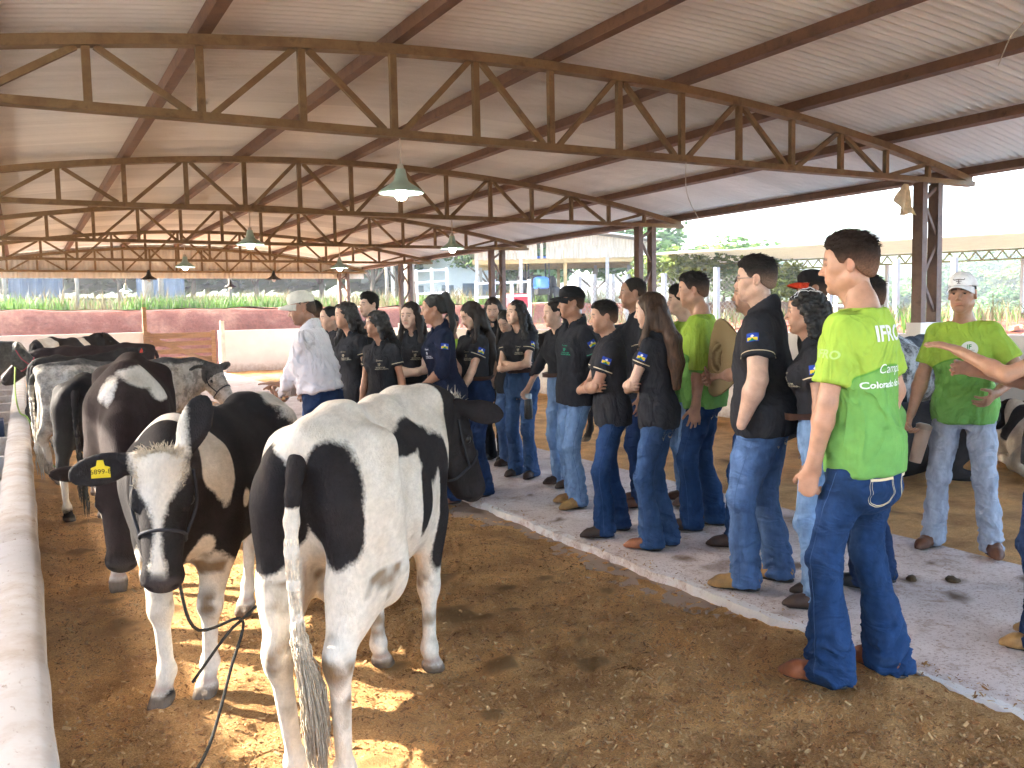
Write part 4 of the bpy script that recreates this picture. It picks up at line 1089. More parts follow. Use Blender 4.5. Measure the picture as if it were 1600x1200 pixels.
def hair_field(kind, drape=None, vol=1.0):
    f = Field(); L = kind
    if L in ('short', 'crop', 'cap', 'fringe'):
        th = {'short': .012, 'crop': .006, 'cap': .004, 'fringe': .013}[L] * vol
        f.ell((0, -.014, .034), (.073 + th * .75, .094 + th * .6, .081 + th * 1.3), k=.02)
        if L in ('short', 'fringe'):
            f.ell((0, .034, .086), (.050, .056, .028 + th * .7), k=.04)
        f.ell((0, -.05, -.02), (.064, .056, .055), k=.02)
        hl = [(-.13, -.062), (-.07, -.058), (-.035, -.03), (-.018, .012), (0, .022), (.014, -.002), (.03, .004), (.045, .03), (.062, .058), (.08, .066), (.13, .085)]
        if L == 'fringe': hl = [(-.13, -.07), (-.07, -.066), (-.035, -.04), (-.018, .006), (0, .01), (.014, -.01), (.035, .0), (.05, .02), (.07, .036), (.1, .034), (.13, .03)]
        f.clip(lambda x, y, z: (hairline(y, hl) - z) * .75 + 0 * x, k=.008)
    else:
        th = .010 * vol if L != 'pony' else .006
        f.ell((0, -.014, .036), (.075 + th, .094 + th, .081 + th), k=.03)
        f.ell((0, -.055, -.03), (.068 + th * .6, .055 + th, .06), k=.03)
        if L in ('long', 'curly'):
            w = 1.0 if L == 'long' else 1.12
            for s in (-1, 1):
                f.chain([(s * .066, .0, .03), (s * .08 * w, -.02, -.05), (s * .082 * w, -.035, -.13)], [.028 * vol, .03 * vol, .032 * vol], k=.03)
            if drape is not None:
                for pts, rad in drape: f.chain(pts, rad, k=.035)
        if L == 'pony' and drape is not None:
            for pts, rad in drape: f.chain(pts, rad, k=.02)
        # opening for the face and the ears
        f.ell((0, .088, -.028), (.060, .062, .092), k=.012, op='s')
        f.cone((0, .06, -.06), (0, .10, -.3), .052, .06, k=.02, op='s')
        if L == 'pony':
            hl = [(-.13, -.052), (-.06, -.05), (-.03, -.015), (-.012, .02), (.012, .01), (.03, .006), (.05, .03), (.066, .06), (.13, .09)]
            f.clip(lambda x, y, z: np.where((y > -.11) | (z > 0.03), (hairline(y, hl) - z) * .75, -.02) + 0 * x, k=.008)
    return f

def finger(f, base, d, n, lens, rad, curls):
    p = np.array(base, float); ang = 0; w = nrm(np.cross(d, n))
    for l, c, r in zip(lens, curls, (rad, rad * .92, rad * .85)):
        ang += c; dd = d * math.cos(R(ang)) + n * math.sin(R(ang)); q = p + dd * l
        f.cone(p, q, r, r * .93, k=.004); p = q

def hand_field(wrist, elbow, d, n, s, side, curl=25, spread=6, point=False):
    """d: direction of the fingers, n: palm normal (fingers curl towards n), side +1 right -1 left"""
    f = Field(); d = nrm(d); n = nrm(n - d * (n @ d)); w = np.cross(d, n) * side   # towards the thumb
    W = np.asarray(wrist, float); fd = nrm(W - elbow)
    f.cone(W - fd * .05, W, .031 * s, .026 * s, k=.02)
    f.cone(W + d * .02 * s, W + d * .085 * s, .030 * s, .037 * s, k=.02, sq=(n, .42))
    f.cone(W + d * .03 * s + w * .018 * s, W + d * .055 * s + w * .028 * s + n * .006, .016 * s, .014 * s, k=.015)
    lens = [(.042, .025, .02), (.046, .029, .021), (.042, .027, .02), (.033, .021, .018)]
    for i in range(4):
        off = (1.5 - i) * .0195 * s
        dd = nrm(d + w * math.tan(R((1.5 - i) * spread)))
        c = (curl * .8, curl, curl * .7)
        if point and i > 0: c = (75, 85, 50)
        if point and i == 0: c = (5, 5, 5)
        finger(f, W + d * (.088 - .006 * abs(i - 1.2)) * s + w * off, dd, n, [l * s for l in lens[i]], .0092 * s * (1 if i < 3 else .88), c)
    td = nrm(d * .75 + w * .65 + n * .25)
    finger(f, W + d * .028 * s + w * .026 * s, td, nrm(n - w * .6), [.042 * s, .032 * s, .024 * s], .0108 * s, (5, curl * .4, curl * .4))
    return f

def bvh_of(V, F): return BVHTree.FromPolygons([tuple(v) for v in V], [tuple(map(int, q)) for q in F])

def ring_band(name, bvh, cen, axis, rad, width, mat, parent, off=.002, n=28, cols=None, arc=None):
    """a band laid on a surface: rays shot towards the axis"""
    axis = nrm(axis); s = nrm(np.cross(axis, (.3, .5, .8))); u = np.cross(axis, s); V = []
    cen = np.asarray(cen, float); ok = True
    for e in (-.5, .5):
        for q in range(n):
            a = 2 * math.pi * q / n; d = s * math.cos(a) + u * math.sin(a); c = cen + axis * width * e
            hit = bvh.ray_cast(Vector(c + d * rad * 1.6), Vector(-d), rad * 1.6)
            V.append(np.array(hit[0]) + d * off if hit[0] is not None and abs((np.array(hit[0]) - c) @ d - rad) < rad * .3 else c + d * (rad + off))
    V2 = [v + (cen - v) * .0 for v in V]
    F = [(q, (q + 1) % n, n + (q + 1) % n, n + q) for q in range(n)]
    return mobj(name, np.array(V2), np.array(F), mat, parent, cols=None if cols is None else np.tile(cols, (2 * n, 1)))

def project_grid(bvh, org, right, upv, into, w, h, nx, ny, off=.0025, reach=.25):
    org = np.asarray(org, float); V = []; ok = True
    for j in range(ny + 1):
        for i in range(nx + 1):
            p = org + right * (i / nx - .5) * w + upv * (j / ny - .5) * h
            hit = bvh.ray_cast(Vector(p - into * reach), Vector(into), reach * 2)
            if hit[0] is None: V.append(None)
            else: V.append(np.array(hit[0]) - into * off)
    good = [v for v in V if v is not None]
    if not good: return None
    for k, v in enumerate(V):
        if v is None: V[k] = min(good, key=lambda g: np.linalg.norm(g - (org + right * ((k % (nx + 1)) / nx - .5) * w + upv * ((k // (nx + 1)) / ny - .5) * h)))
    F = [(j * (nx + 1) + i, j * (nx + 1) + i + 1, (j + 1) * (nx + 1) + i + 1, (j + 1) * (nx + 1) + i) for j in range(ny) for i in range(nx)]
    return np.array(V), np.array(F)

def flag_patch(bvh, org, right, upv, into, parent, w=.062, h=.046):
    g = project_grid(bvh, org, right, upv, into, w, h, 14, 10, .003)
    if g is None: return
    V, F = g; mi = []
    for q in range(len(F)):
        i, j = q % 14, q // 14; x = (i + .5) / 14 - .5; y = (j + .5) / 10
        gtop = .42 - 1.6 * abs(x) ** 1.3
        if j in (0, 9) or i in (0, 13): k = 0
        elif abs(x) < .09 and abs(y - .62) < .14 or (abs(x) < .16 and abs(y - .64) < .06): k = 3
        elif y < gtop: k = 1
        elif y < .46: k = 2
        else: k = 0
        mi.append(k)
    mats = [plain('flag_blue', (.02, .06, .38), .8, .2, .05), plain('flag_green', (.02, .22, .05), .8, .2, .05), plain('flag_yellow', (.7, .52, .03), .8, .2, .05), plain('flag_white', (.8, .8, .8), .8, .2, .05)]
    mobj('flag_patch', V, F, mats, parent, mi=mi)

_txt = {}
def text_mesh(s, bold=False):
    key = (s, bold)
    if key in _txt: return _txt[key]
    c = bpy.data.curves.new('lettering', 'FONT'); c.body = s; c.size = 1; c.resolution_u = 3; c.align_x = 'CENTER'
    c.offset = .025 if bold else 0
    o = bpy.data.objects.new('lettering', c); COL.objects.link(o)
    dg = bpy.context.evaluated_depsgraph_get(); me = bpy.data.meshes.new_from_object(o.evaluated_get(dg))
    bpy.data.objects.remove(o)
    import bmesh
    bm = bmesh.new(); bm.from_mesh(me); bmesh.ops.triangulate(bm, faces=bm.faces[:])
    for _ in range(2):
        es = [e for e in bm.edges if e.calc_length() > .16]
        if es: bmesh.ops.subdivide_edges(bm, edges=es, cuts=1); bmesh.ops.triangulate(bm, faces=bm.faces[:])
    V = np.array([v.co[:] for v in bm.verts]); bm.verts.index_update()
    F = np.array([[v.index for v in q.verts] for q in bm.faces]); bm.free(); bpy.data.meshes.remove(me)
    _txt[key] = (V, F); return V, F

def put_text(name, s, bvh, org, right, upv, into, size, mat, parent, bold=False, off=.003, shear=0, flat=False):
    V, F = text_mesh(s, bold); out = []; last = np.asarray(org, float)
    for v in V:
        p = np.asarray(org) + right * (v[0] + shear * v[1]) * size + upv * v[1] * size
        if flat: out.append(p); continue
        hit = bvh.ray_cast(Vector(p - into * .25), Vector(into), .5)
        if hit[0] is not None: last = np.array(hit[0]) - into * off; out.append(last)
        else:
            hit = bvh.find_nearest(Vector(p)); out.append(np.array(hit[0]) - into * off)
    return mobj(name, np.array(out), F, mat, parent)

def stitch(name, pts, bvh, into, mat, parent, width=.004, off=.003, n=30):
    P = spline(pts, n); into = nrm(into); out = []
    for p in P:
        hit = bvh.ray_cast(Vector(p - into * .2), Vector(into), .4)
        out.append(np.array(hit[0]) - into * off if hit[0] is not None else None)
    out = [o for o in out if o is not None]
    if len(out) < 3: return
    T = np.gradient(np.array(out), axis=0); V = []
    for p, t in zip(out, T):
        w = nrm(np.cross(t, into)); V += [p - w * width / 2, p + w * width / 2]
    F = np.array([(2 * i, 2 * i + 1, 2 * i + 3, 2 * i + 2) for i in range(len(out) - 1)])
    mobj(name, np.array(V), F, mat, parent)

SK = {'tan': (.45, .245, .16), 'brown': (.36, .185, .115), 'light': (.60, .375, .275), 'dark': (.20, .10, .06), 'fair': (.66, .43, .33)}
HC = {'black': (.017, .014, .013), 'brown': (.045, .024, .014), 'dbrown': (.02, .012, .009), 'grey': (.05, .045, .04)}
JN = {'light': (.17, .27, .44), 'mid': (.034, .070, .155), 'dark': (.013, .027, .072), 'indigo': (.015, .040, .108), 'vlight': (.33, .37, .46), 'black': (.010, .010, .012), 'blue': (.070, .125, .25)}
BOOT = {'brown': (.12, .05, .028), 'tan': (.36, .20, .07), 'dark': (.05, .026, .018), 'rust': (.25, .085, .035), 'black': (.02, .02, .02)}

ARM = {  # wrist target for the right arm (x right, y forward, z up, height 1.75), elbow hint
    'down': ((.255, .03, .80), (.4, -1, -.2)),
    'pocket': ((.215, .07, .90), (1, -1, .1)),
    'clasp': ((.035, .24, .86), (1, -.5, -.3)),
    'crossR': ((-.10, .190, 1.13), (1, .1, -.9)),
    'crossL': ((-.075, .225, 1.09), (1, .1, -.9)),
    'back': ((.07, -.17, .93), (1, -.6, -.1)),
    'hold': ((.29, .14, .84), (.4, -1, -.2)),
    'gesture': ((.10, .36, 1.07), (.8, -.6, -.8)),
    'point': ((.14, .42, 1.18), (.8, -.6, -.8)),
    'waist': ((.0, .20, 1.0), (1, -.3, -.6)),
    'chest': ((.05, .22, 1.18), (1, -.1, -.8)),
    'forward': ((.20, .50, 1.25), (.6, -.3, -1)),
    'holdhat': ((.02, .26, 1.10), (1, -.2, -.8)),
}
SHADE = {'polo': (.031, .031, .036), 'navy': (.016, .02, .042), 'dress': (.60, .56, .58)}
TEXT_JOBS = []

def person(label, x, y, H, phi, sex='m', skin='tan', hair='short', hcol='black', top='polo', jeans='mid', boots='brown',
           la='down', ra='down', head=(0, 0), lean=(1, 0), z0=.05, build=1.0, near=False, tuck=False, feet=None, belt=None,
           hairlen=.30, cap=None, capcol=None, glasses=False, stub=0, sleeve=None, flag=None, logo=None, stack=1.0, flare=1.0, stripe=True,
           hvol=1.0, seed=None, group='visitors standing in the barn', parts='all', vneck=False, curlL=30, curlR=30, dL=None, dR=None, nL=None, nR=None, pointR=False, shirtcol=None, baggy=False):
    global EYE
    if seed is None: seed = abs(hash((round(x * 100), round(y * 100)))) % 9973
    rng = np.random.RandomState(seed)
    s = H / 1.75; m = sex == 'm'; B = build
    bear = math.degrees(math.atan2(x, y))
    root = empty('person', (x, y, z0), R(phi - bear), label=label, cat='person', group=group)
    hc_, hb_, hh_, hn_ = (.0100, .012, .0050, .0048) if near else (.0133, .0150, .0066, .0064)
    if seed in (2, 3, 5, 9, 11, 12, 14, 16, 24, 26, 29): hc_, hb_, hh_, hn_ = .0175, .019, .0078, .0085
    skc = np.array(SK[skin]) * rng.uniform(.93, 1.06); hrc = np.array(HC[hcol])
    # ---- skeleton
    hipz = .905 * s; org = np.array([0, 0, hipz])
    lean = (lean[0] + rng.uniform(-1.5, 3.0), lean[1] + rng.uniform(-2.2, 2.2)); B = B * rng.uniform(.96, 1.06)
    Rt = rotm('X', -lean[0]) @ rotm('Y', lean[1])
    sw = (.151 if m else .137) * s * (1 + (B - 1) * .5)
    T = lambda p: org + Rt @ (np.asarray(p, float) * s)
    feet = feet or ((-.10, .02, 6), (.10, -.02, -6))
    hips, knees, ankles = [], [], []
    for i, sd in enumerate((-1, 1)):
        fx, fy, fyaw = feet[i]
        hp = np.array([sd * .088 * s, 0, hipz]); an = np.array([fx * s, fy * s - .035 * s, .085 * s])
        kn, an2 = ik(hp, an, .425 * s, .41 * s, (0.02 * sd, 1, 0))
        hips.append(hp); knees.append(kn); ankles.append(an)
    arms = {}
    for sd, pose in ((-1, la), (1, ra)):
        if isinstance(pose, str): tgt, hint = ARM[pose]
        else: tgt, hint = pose
        S = T((sd * sw / s, -.006, .492))
        if isinstance(pose, str) and pose in ('crossR', 'crossL', 'clasp', 'forward', 'chest', 'gesture', 'point', 'waist', 'holdhat'): S = S + Rt @ np.array([-sd * .008, .022, 0])
        tg = np.array([tgt[0] * sd * (1 + (B - 1) * .8 if abs(tgt[0]) > .18 else 1), tgt[1], tgt[2]]) * s
        tg = org + Rt @ (tg - org)
        if tgt[1] > .15: tg = tg + Rt @ np.array([0, .05 * (B - 1), 0])
        hv = Rt @ np.array([hint[0] * sd, hint[1], hint[2]])
        E, W = ik(S, tg, .285 * s, .25 * s, hv)
        arms[sd] = (S, E, W)
    # ---- tables
    b = B
    if m:
        tab = [(-.10, 0, -.005, .12, .095), (-.03, 0, -.008, .160 * b, .112 * b), (.06, 0, -.010, .166 * b, .118 * b), (.17, 0, .0, .148 * b, .105 * b), (.27, 0, .006, .150 * b, .106 * b),
               (.38, 0, .008, .166 * b, .116), (.46, 0, .0, .166, .108), (.515, 0, -.012, .135, .085), (.56, 0, -.022, .088, .064), (.61, 0, -.024, .058, .055)]
    else:
        tab = [(-.10, 0, -.005, .115, .092), (-.03, 0, -.012, .162 * b, .112 * b), (.05, 0, -.012, .168 * b, .116 * b), (.17, 0, 0, .128 * b, .092 * b), (.25, 0, .004, .124 * b, .09 * b),
               (.35, 0, .014, .138 * b, .108), (.40, 0, .014, .146, .112), (.46, 0, .0, .143, .098), (.51, 0, -.012, .118, .076), (.555, 0, -.02, .074, .057), (.60, 0, -.022, .047, .047)]
    tab = np.array(tab); tab[:, 3] *= np.where(tab[:, 0] > .2, .93, .97); tab = tab * s
    ar = (1.0 if m else .84) * (1 + (B - 1) * .8)
    # ---- head frame
    Rh = Rt @ rotm('Z', head[0]) @ rotm('X', -head[1])
    if abs(lean[0]) > 6: Rh = rotm('Z', head[0]) @ rotm('X', -head[1])
    hs = s * (.965 if m else .985)
    hc = T((0, .012, .732)) + Rh @ np.array([0, .014, 0])
    HL = lambda V: (np.asarray(V) * hs) @ Rh.T + hc
    toH = lambda p: (Rh.T @ (np.asarray(p, float) - hc)) / hs
    # ---- body
    f = Field()
    f.loft(org, Rt, tab, k=.03, pad=-.014)
    f.cone(T((0, -.025, .54)), hc + Rh @ np.array([0, -.022, -.07]) * hs, (.055 if m else .045) * s, (.049 if m else .041) * hs, k=.04)
    fa = Field()
    for sd in (-1, 1):
        S, E, W = arms[sd]
        fa.cone(S, lerp(S, E, .45), .048 * s * ar, .045 * s * ar, k=.03); fa.cone(lerp(S, E, .45), E, .045 * s * ar, .040 * s * ar, k=.02)
        fa.chain([E, lerp(E, W, .28), W], [.040 * s * ar, .043 * s * ar, .026 * s * (1 if m else .88)], k=.02)
    for i in (0, 1):
        f.chain([hips[i] - np.array([0, 0, .02]), knees[i], ankles[i]], [.078 * s * b, .052 * s, .036 * s], k=.03)
    bodyp = [join([f.mesh(.027), fa.mesh(hb_)])]
    nb = len(bodyp[0][0])
    cols = [np.tile(skc, (nb, 1))]
    HV, HF = head_mesh(sex, hh_)
    wv = 1 + rng.uniform(-.04, .04); lv = 1 + rng.uniform(-.03, .03)
    HV2 = HV * np.array([wv * (1 + (B - 1) * .35), 1, lv])
    bodyp.append((HL(HV2), HF)); cols.append(head_cols(HV, skc, hrc, sex, stub))
    for sd, cl, dd, nn in ((-1, curlL, dL, nL), (1, curlR, dR, nR)):
        S, E, W = arms[sd]
        pose = la if sd < 0 else ra
        if isinstance(pose, str) and pose == 'pocket': continue
        d = nrm(W - E) if dd is None else nrm(dd)
        if dd is None and isinstance(pose, str) and pose.startswith('cross'):
            d = Rt @ nrm((-sd * .85, -.5, .12)); nn = (-sd * .3, -1, 0); cl = 40
        n = np.array([-sd, .25, 0.]) if nn is None else np.array(nn, float)
        hf = hand_field(W, E, d, n, s * (1 if m else .9), sd, cl, point=(pointR and sd > 0))
        hm = hf.mesh(hn_); bodyp.append(hm); cols.append(np.tile(skc * .97, (len(hm[0]), 1)))
    V, F = join(bodyp)
    mobj('body', V, F, M_SKIN, root, cols=np.concatenate(cols))
    if EYE is None: EYE = eye_mesh()
    for sd in (-1, 1):
        e = obj('eye', EYE, root, loc=HL([(sd * .031 * wv, .0735, .0005)])[0], scale=(.0125 * hs,) * 3)
        e.rotation_euler = Matrix(Rh.tolist()).to_euler()
    # ---- hair
    drape = None; curly = hair in ('curly', 'ponycurl')
    hk = {'curly': 'curly', 'ponycurl': 'pony'}.get(hair, hair)
    if hk in ('long', 'curly'):
        back = T((0, -.135, .50)); low = T((0, -.135, .60 - hairlen)); vw = (1.25 if curly else 1.0) * hvol
        drape = []
        for ox in (-.055, 0, .055):
            o2 = ox * (1.15 if curly else 1)
            drape.append(([np.array([ox, -.07, -.02]), toH(back + Rt @ np.array([o2 * 1.2, .01, .02])), toH(back + Rt @ np.array([o2 * 1.15, -.005, -.12])), toH(low + Rt @ np.array([o2, 0, 0]))], [.045, .042 * vw, .040 * vw, .020 * vw]))
        if hairlen > .2:
            for sd in (-1, 1):
                q = T((sd * .105, .06, .50)); q2 = T((sd * .095, .115 if not m else .1, .62 - hairlen))
                if rng.rand() < .75: drape.append(([np.array([sd * .078, .0, -.03]), toH(q), toH(q2)], [.028, .026 * vw, .012 * vw]))
    elif hk == 'pony':
        t0 = np.array([0, -.10, .06]); p1 = hc + Rh @ np.array([0, -.112, .085]) * hs
        drape = [([t0, toH(p1 + np.array([0, 0, .01])), toH(p1 + Rh @ np.array([.0, -.022, -.08])), toH(p1 + Rh @ np.array([0, -.012, -.08 - hairlen * .5])), toH(p1 + Rh @ np.array([0, .005, -.10 - hairlen]))], [.018, .03, .037 * hvol, .034 * hvol, .012])]
    hairmesh = None
    if hair != 'none':
        hf = hair_field(hk, drape, hvol)
        HVv, HFf = hf.mesh(.0064 if near else (.0086 if hc_ < .015 else .0105))
        N = vnormals(HVv, HFf)
        if curly: dsp = .011 * fbm(HVv * 42, 2, seed) + .006 * vnoise(HVv * 95, seed)
        elif hk in ('long', 'pony'): dsp = .0065 * fbm(HVv * np.array([48, 48, 6]), 2, seed) + .002 * vnoise(HVv * np.array([150, 150, 16]), seed)
        elif hk in ('crop', 'cap'): dsp = .0015 * vnoise(HVv * 90, seed)
        else: dsp = (.0065 * fbm(HVv * np.array([48, 26, 44]), 2, seed) + .0035 * vnoise(HVv * np.array([150, 70, 120]), seed)) * sstep(.02, .07, HVv[:, 2]) + .0012 * vnoise(HVv * 120, seed)
        HVv = HVv + N * dsp[:, None]
        hcv = np.tile(hrc, (len(HVv), 1)) * (1 + .25 * vnoise(HVv * np.array([70, 70, 9]), seed + 3))[:, None]
        if hk in ('short', 'crop', 'cap'):
            fade = (1 - sstep(-.055, .060, HVv[:, 2] + .006 * vnoise(HVv * 60, seed))) * (.80 if hk == 'short' else .5) * (.9 if m else 0)
            hcv = hcv * (1 - fade[:, None]) + (skc * .55) * fade[:, None]
        if hair == 'long' and hcol == 'brown': hcv = hcv * (1 + 1.2 * sstep(0, -.45, HVv[:, 2]))[:, None]
        hairmesh = (HL(HVv), HFf)
        mobj('hair', HL(HVv), HFf, M_CURL if curly else (M_HAIR if hk in ('long', 'pony') else M_SHORT), root, cols=hcv)
        if hk in ('short', 'fringe', 'crop') and hair != 'none':
            rs_ = np.random.RandomState(seed + 1); top_ = np.where(HVv[:, 2] > (.055 if hk != 'fringe' else .03))[0]; pk = rs_.choice(top_, 700 if near else 260); N2 = vnormals(HVv, HFf); sp_ = []
            ln_ = {'short': .0115, 'fringe': .010, 'crop': .006}[hk] * (1.25 if near else 1.4)
            for q in pk:
                p0 = HVv[q] - N2[q] * .002; d = nrm(N2[q] * .32 + np.array([rs_.normal(0, .35), -.75 + rs_.normal(0, .35), .05])); l = ln_ * rs_.uniform(.5, 1.3)
                sp_.append(tubev(np.array([p0, p0 + d * l * .55, p0 + d * l + np.array([0, -.25 * l, -.1 * l])]), np.array([.0016, .0013, .0004]) * (1 if near else 1.6), 3, caps=False))
            v_, f_ = join(sp_); mobj('hair_strands', HL(v_), f_, M_SHORT, root, cols=np.tile(hrc * 1.15, (len(v_), 1)))
    # ---- cap
    if cap:
        cf = Field(); cf.ell((0, -.012, .044), (.086, .107, .098), k=.02); cf.ell((0, .04, .092), (.06, .055, .042), k=.04)
        cf.clip(lambda x, y, z: (.046 - .12 * np.clip(-y, 0, .2) - z) + 0 * x, k=.006)
        cf.ell((0, -.01, .03), (.079, .099, .085), k=.004, op='s')
        if cap == 'snap': cf.ell((0, -.12, .042), (.035, .05, .028), k=.006, op='s')
        cv, cfc = cf.mesh(.0068); cv = cv + vnormals(cv, cfc) * (.0012 * vnoise(cv * 60, seed))[:, None]
        cobj = mobj('cap_crown', HL(cv), cfc, M_CLOTH, root, cols=np.tile(capcol, (len(cv), 1)))
        pv = []; nx, ny = 16, 8
        for tz in (0, .004):
            for j in range(ny + 1):
                for i in range(nx + 1):
                    u = (i / nx - .5) * 2; a = u * 1.18; r_ = 1 + (j / ny) * (.86 * math.cos(a * .95))
                    xx = math.sin(a) * .080 * (1 + .12 * j / ny); yy = -.008 + math.cos(a) * .100 * r_
                    zz = .054 - .50 * xx * xx / .08 * (.35 + j / ny * .6) + .010 * (j / ny) - .026 * (j / ny) ** 2 - tz
                    pv.append((xx, yy, zz))
        o_ = (nx + 1) * (ny + 1); pf = []
        for j in range(ny):
            for i in range(nx):
                a = j * (nx + 1) + i; pf.append((a, a + 1, a + nx + 2, a + nx + 1)); pf.append((o_ + a, o_ + a + nx + 1, o_ + a + nx + 2, o_ + a + 1))
        for i in range(nx):
            a = ny * (nx + 1) + i; pf.append((a, a + 1, o_ + a + 1, o_ + a))
        bc = np.array(capcol) * (.9 if cap != 'redbrim' else 1)
        if cap == 'redbrim': bc = np.array((.55, .05, .02))
        mobj('cap_brim', HL(pv), np.array(pf), M_CLOTH, root, cols=np.tile(bc, (len(pv), 1)))
        if cap == 'logo':
            cb = bvh_of(HL(cv), cfc)
            for pts in ([(-.034, .075), (-.026, .068), (-.01, .071), (.01, .071), (.026, .068), (.034, .075)], [(0, .071), (0, .046)], [(-.016, .060), (.016, .060)], [(-.010, .047), (.010, .047)]):
                stitch('cap_emblem', [HL([(p[0], .14, p[1] + .018)])[0] for p in pts], cb, Rh @ np.array([0, -1, 0]), plain('emblem_brown', (.07, .05, .045), .8), root, .0045, .002)
    if glasses:
        gm = plain('spectacle_frame', (.15, .16, .18), .3, .5, metal=.6)
        for sd in (-1, 1):
            pts = [HL([(sd * .033 + .019 * math.cos(a), .094, .004 + .014 * math.sin(a))])[0] for a in np.linspace(0, 6.283, 17)]
            g = tube('spectacles', pts, .0012, gm, root, 6)
            tube('spectacle_arm', HL([(sd * .052, .092, .008), (sd * .072, .05, .008), (sd * .078, -.005, .006)]), .0016, gm, root, 6)
        tube('spectacle_bridge', HL([(-.014, .098, .007), (0, .102, .009), (.014, .098, .007)]), .0012, gm, root, 6)
    # ---- jeans
    jc = np.array(JN[jeans]); jf = Field()
    hemz0 = -.07 if top in ('tee', 'teelong') else (.10 if top == 'dress' else -.075)
    waist = (hemz0 + .03 if not tuck else .175) * s
    ptab = tab[tab[:, 0] < .30 * s].copy()
    jf.loft(org, Rt, ptab, k=.03, pad=.007 * s)
    slim = .94 if not m else 1.0
    if baggy: jf.ell(T((0, -.025, -.12)), np.array([.150, .108, .11]) * s, k=.05)
    hem = np.array([.063, .070]) * s * flare
    for i, sd in enumerate((-1, 1)):
        A, K, N_ = hips[i], knees[i], ankles[i]
        jf.cone(A + np.array([sd * .002, -.010, -.01]), lerp(A, K, .5), .089 * s * b * slim, .074 * s * b * slim, k=.035, sq=((1, 0, 0), .98))
        jf.cone(lerp(A, K, .5), K, .077 * s * b * slim, .061 * s * slim * (1 + (b - 1) * .6), k=.03)
        kk = .057 if not m else .063
        jf.cone(K, lerp(K, N_, .55), .061 * s * slim, kk * s * (1 + (b - 1) * .5), k=.03)
        jf.cone(lerp(K, N_, .5), N_ + np.array([0, .012, -.055]) * s, kk * s, hem[0], k=.02, sq=((0, 1, 0), 1.14))
    jf.clip(lambda xx, yy, zz: (.028 * s - zz) + 0 * xx, k=.006)
    wp = T((0, 0, waist / s)); jf.cut(wp, Rt @ np.array([0, 0, 1.]))
    JV, JF = jf.mesh(hc_)
    N = vnormals(JV, JF)
    zz = JV[:, 2] / s
    low = sstep(.36, .08, zz); kn_ = np.exp(-((zz - .48) / .09) ** 2); th = sstep(.55, .80, zz)
    q = JV.copy(); q[:, 2] += .05 * np.sin(q[:, 0] * 30 + seed)
    fold = 1 - 2 * np.abs(fbm(q * np.array([9, 9, 24]) / s, 2, seed))
    soft = fbm(JV * np.array([13, 13, 7]) / s, 2, seed + 5)
    diag = 1 - 2 * np.abs(vnoise((JV[:, [0, 1, 2]] + np.stack([JV[:, 2] * .5] * 3, 1)) * 14, seed + 9))
    dsp = fold * (.013 * low * stack + .006 * kn_ + .0025) + soft * .006 + diag * .005 * th
    JV = JV + N * (dsp * s)[:, None]
    JV[:, 2] = np.maximum(JV[:, 2], .006)
    fadeF = np.exp(-((zz - .66) / .17) ** 2) * sstep(-.02, .08, JV[:, 1] - lerp(0, 0, 0)) * .55 + .25 * np.clip(fold, 0, 1) * low
    jcol = jc[None] * (1 + fadeF * (1.1 if jc[0] < .1 else .25))[:, None] + fadeF[:, None] * .01
    jcol = jcol * (1 - .25 * sstep(.05, .012, np.abs(JV[:, 0])) * (zz > .6) * 0)[:, None]
    mobj('jeans', JV, JF, M_DENIM, root, cols=jcol)
    jb = None
    if near or belt or seed in (15, 17, 18, 20, 21): jb = bvh_of(JV, JF)
    # ---- boots
    bc = np.array(BOOT[boots] if isinstance(boots, str) else boots)
    for i, sd in enumerate((-1, 1)):
        fx, fy, fyaw = feet[i]; an = ankles[i]
        Rf = rotm('Z', -fyaw * 1.0 if False else fyaw * -1 if False else fyaw)
        P = lambda p: np.array([an[0], an[1], 0]) + Rf @ (np.asarray(p, float) * s)
        bf = Field()
        bf.chain([P((0, -.018, .045)), P((0, .06, .052)), P((0, .14, .034)), P((0, .19, .024))], [.036 * s, .040 * s, .036 * s, .022 * s], k=.03, sq=(Rf @ np.array([1., 0, 0]), 1.05))
        bf.cone(P((0, -.015, .06)), P((0, .004, .13)), .038 * s, .036 * s, k=.03)
        bf.clip(lambda xx, yy, z_: (.012 - z_) + 0 * xx, k=.004)
        bv, bfc = bf.mesh(.009 if near else .013)
        bo = mobj('boot', bv, bfc, M_LEATH, root, cols=np.tile(bc, (len(bv), 1)) * (1 + .25 * vnoise(bv * 20, seed))[:, None])
        sf = Field()
        sf.cone(P((0, .03, .009)), P((0, .165, .009)), .047 * s, .030 * s, k=.02, sq=((0, 0, 1), .19))
        sf.cone(P((0, -.030, .012)), P((0, -.012, .012)), .036 * s, .036 * s, k=.01, sq=((0, 0, 1), .33))
        sv, sfc = sf.mesh(.008 if near else .012)
        sv[:, 2] = np.maximum(sv[:, 2], 0.001)
        mobj('sole', sv, sfc, M_LEATH, bo, cols=np.tile((.03, .022, .018), (len(sv), 1)))
    # ---- shirt
    sf = Field()
    hemz = (-.075 if not tuck else .155)
    if top in ('tee', 'teelong'): hemz = -.07
    if top == 'dress': hemz = .10
    st = tab.copy()
    fit = {'polo': .014, 'tee': .014, 'teelong': .014, 'dress': .020, 'navy': .020}[top] * (1 if m else .78)
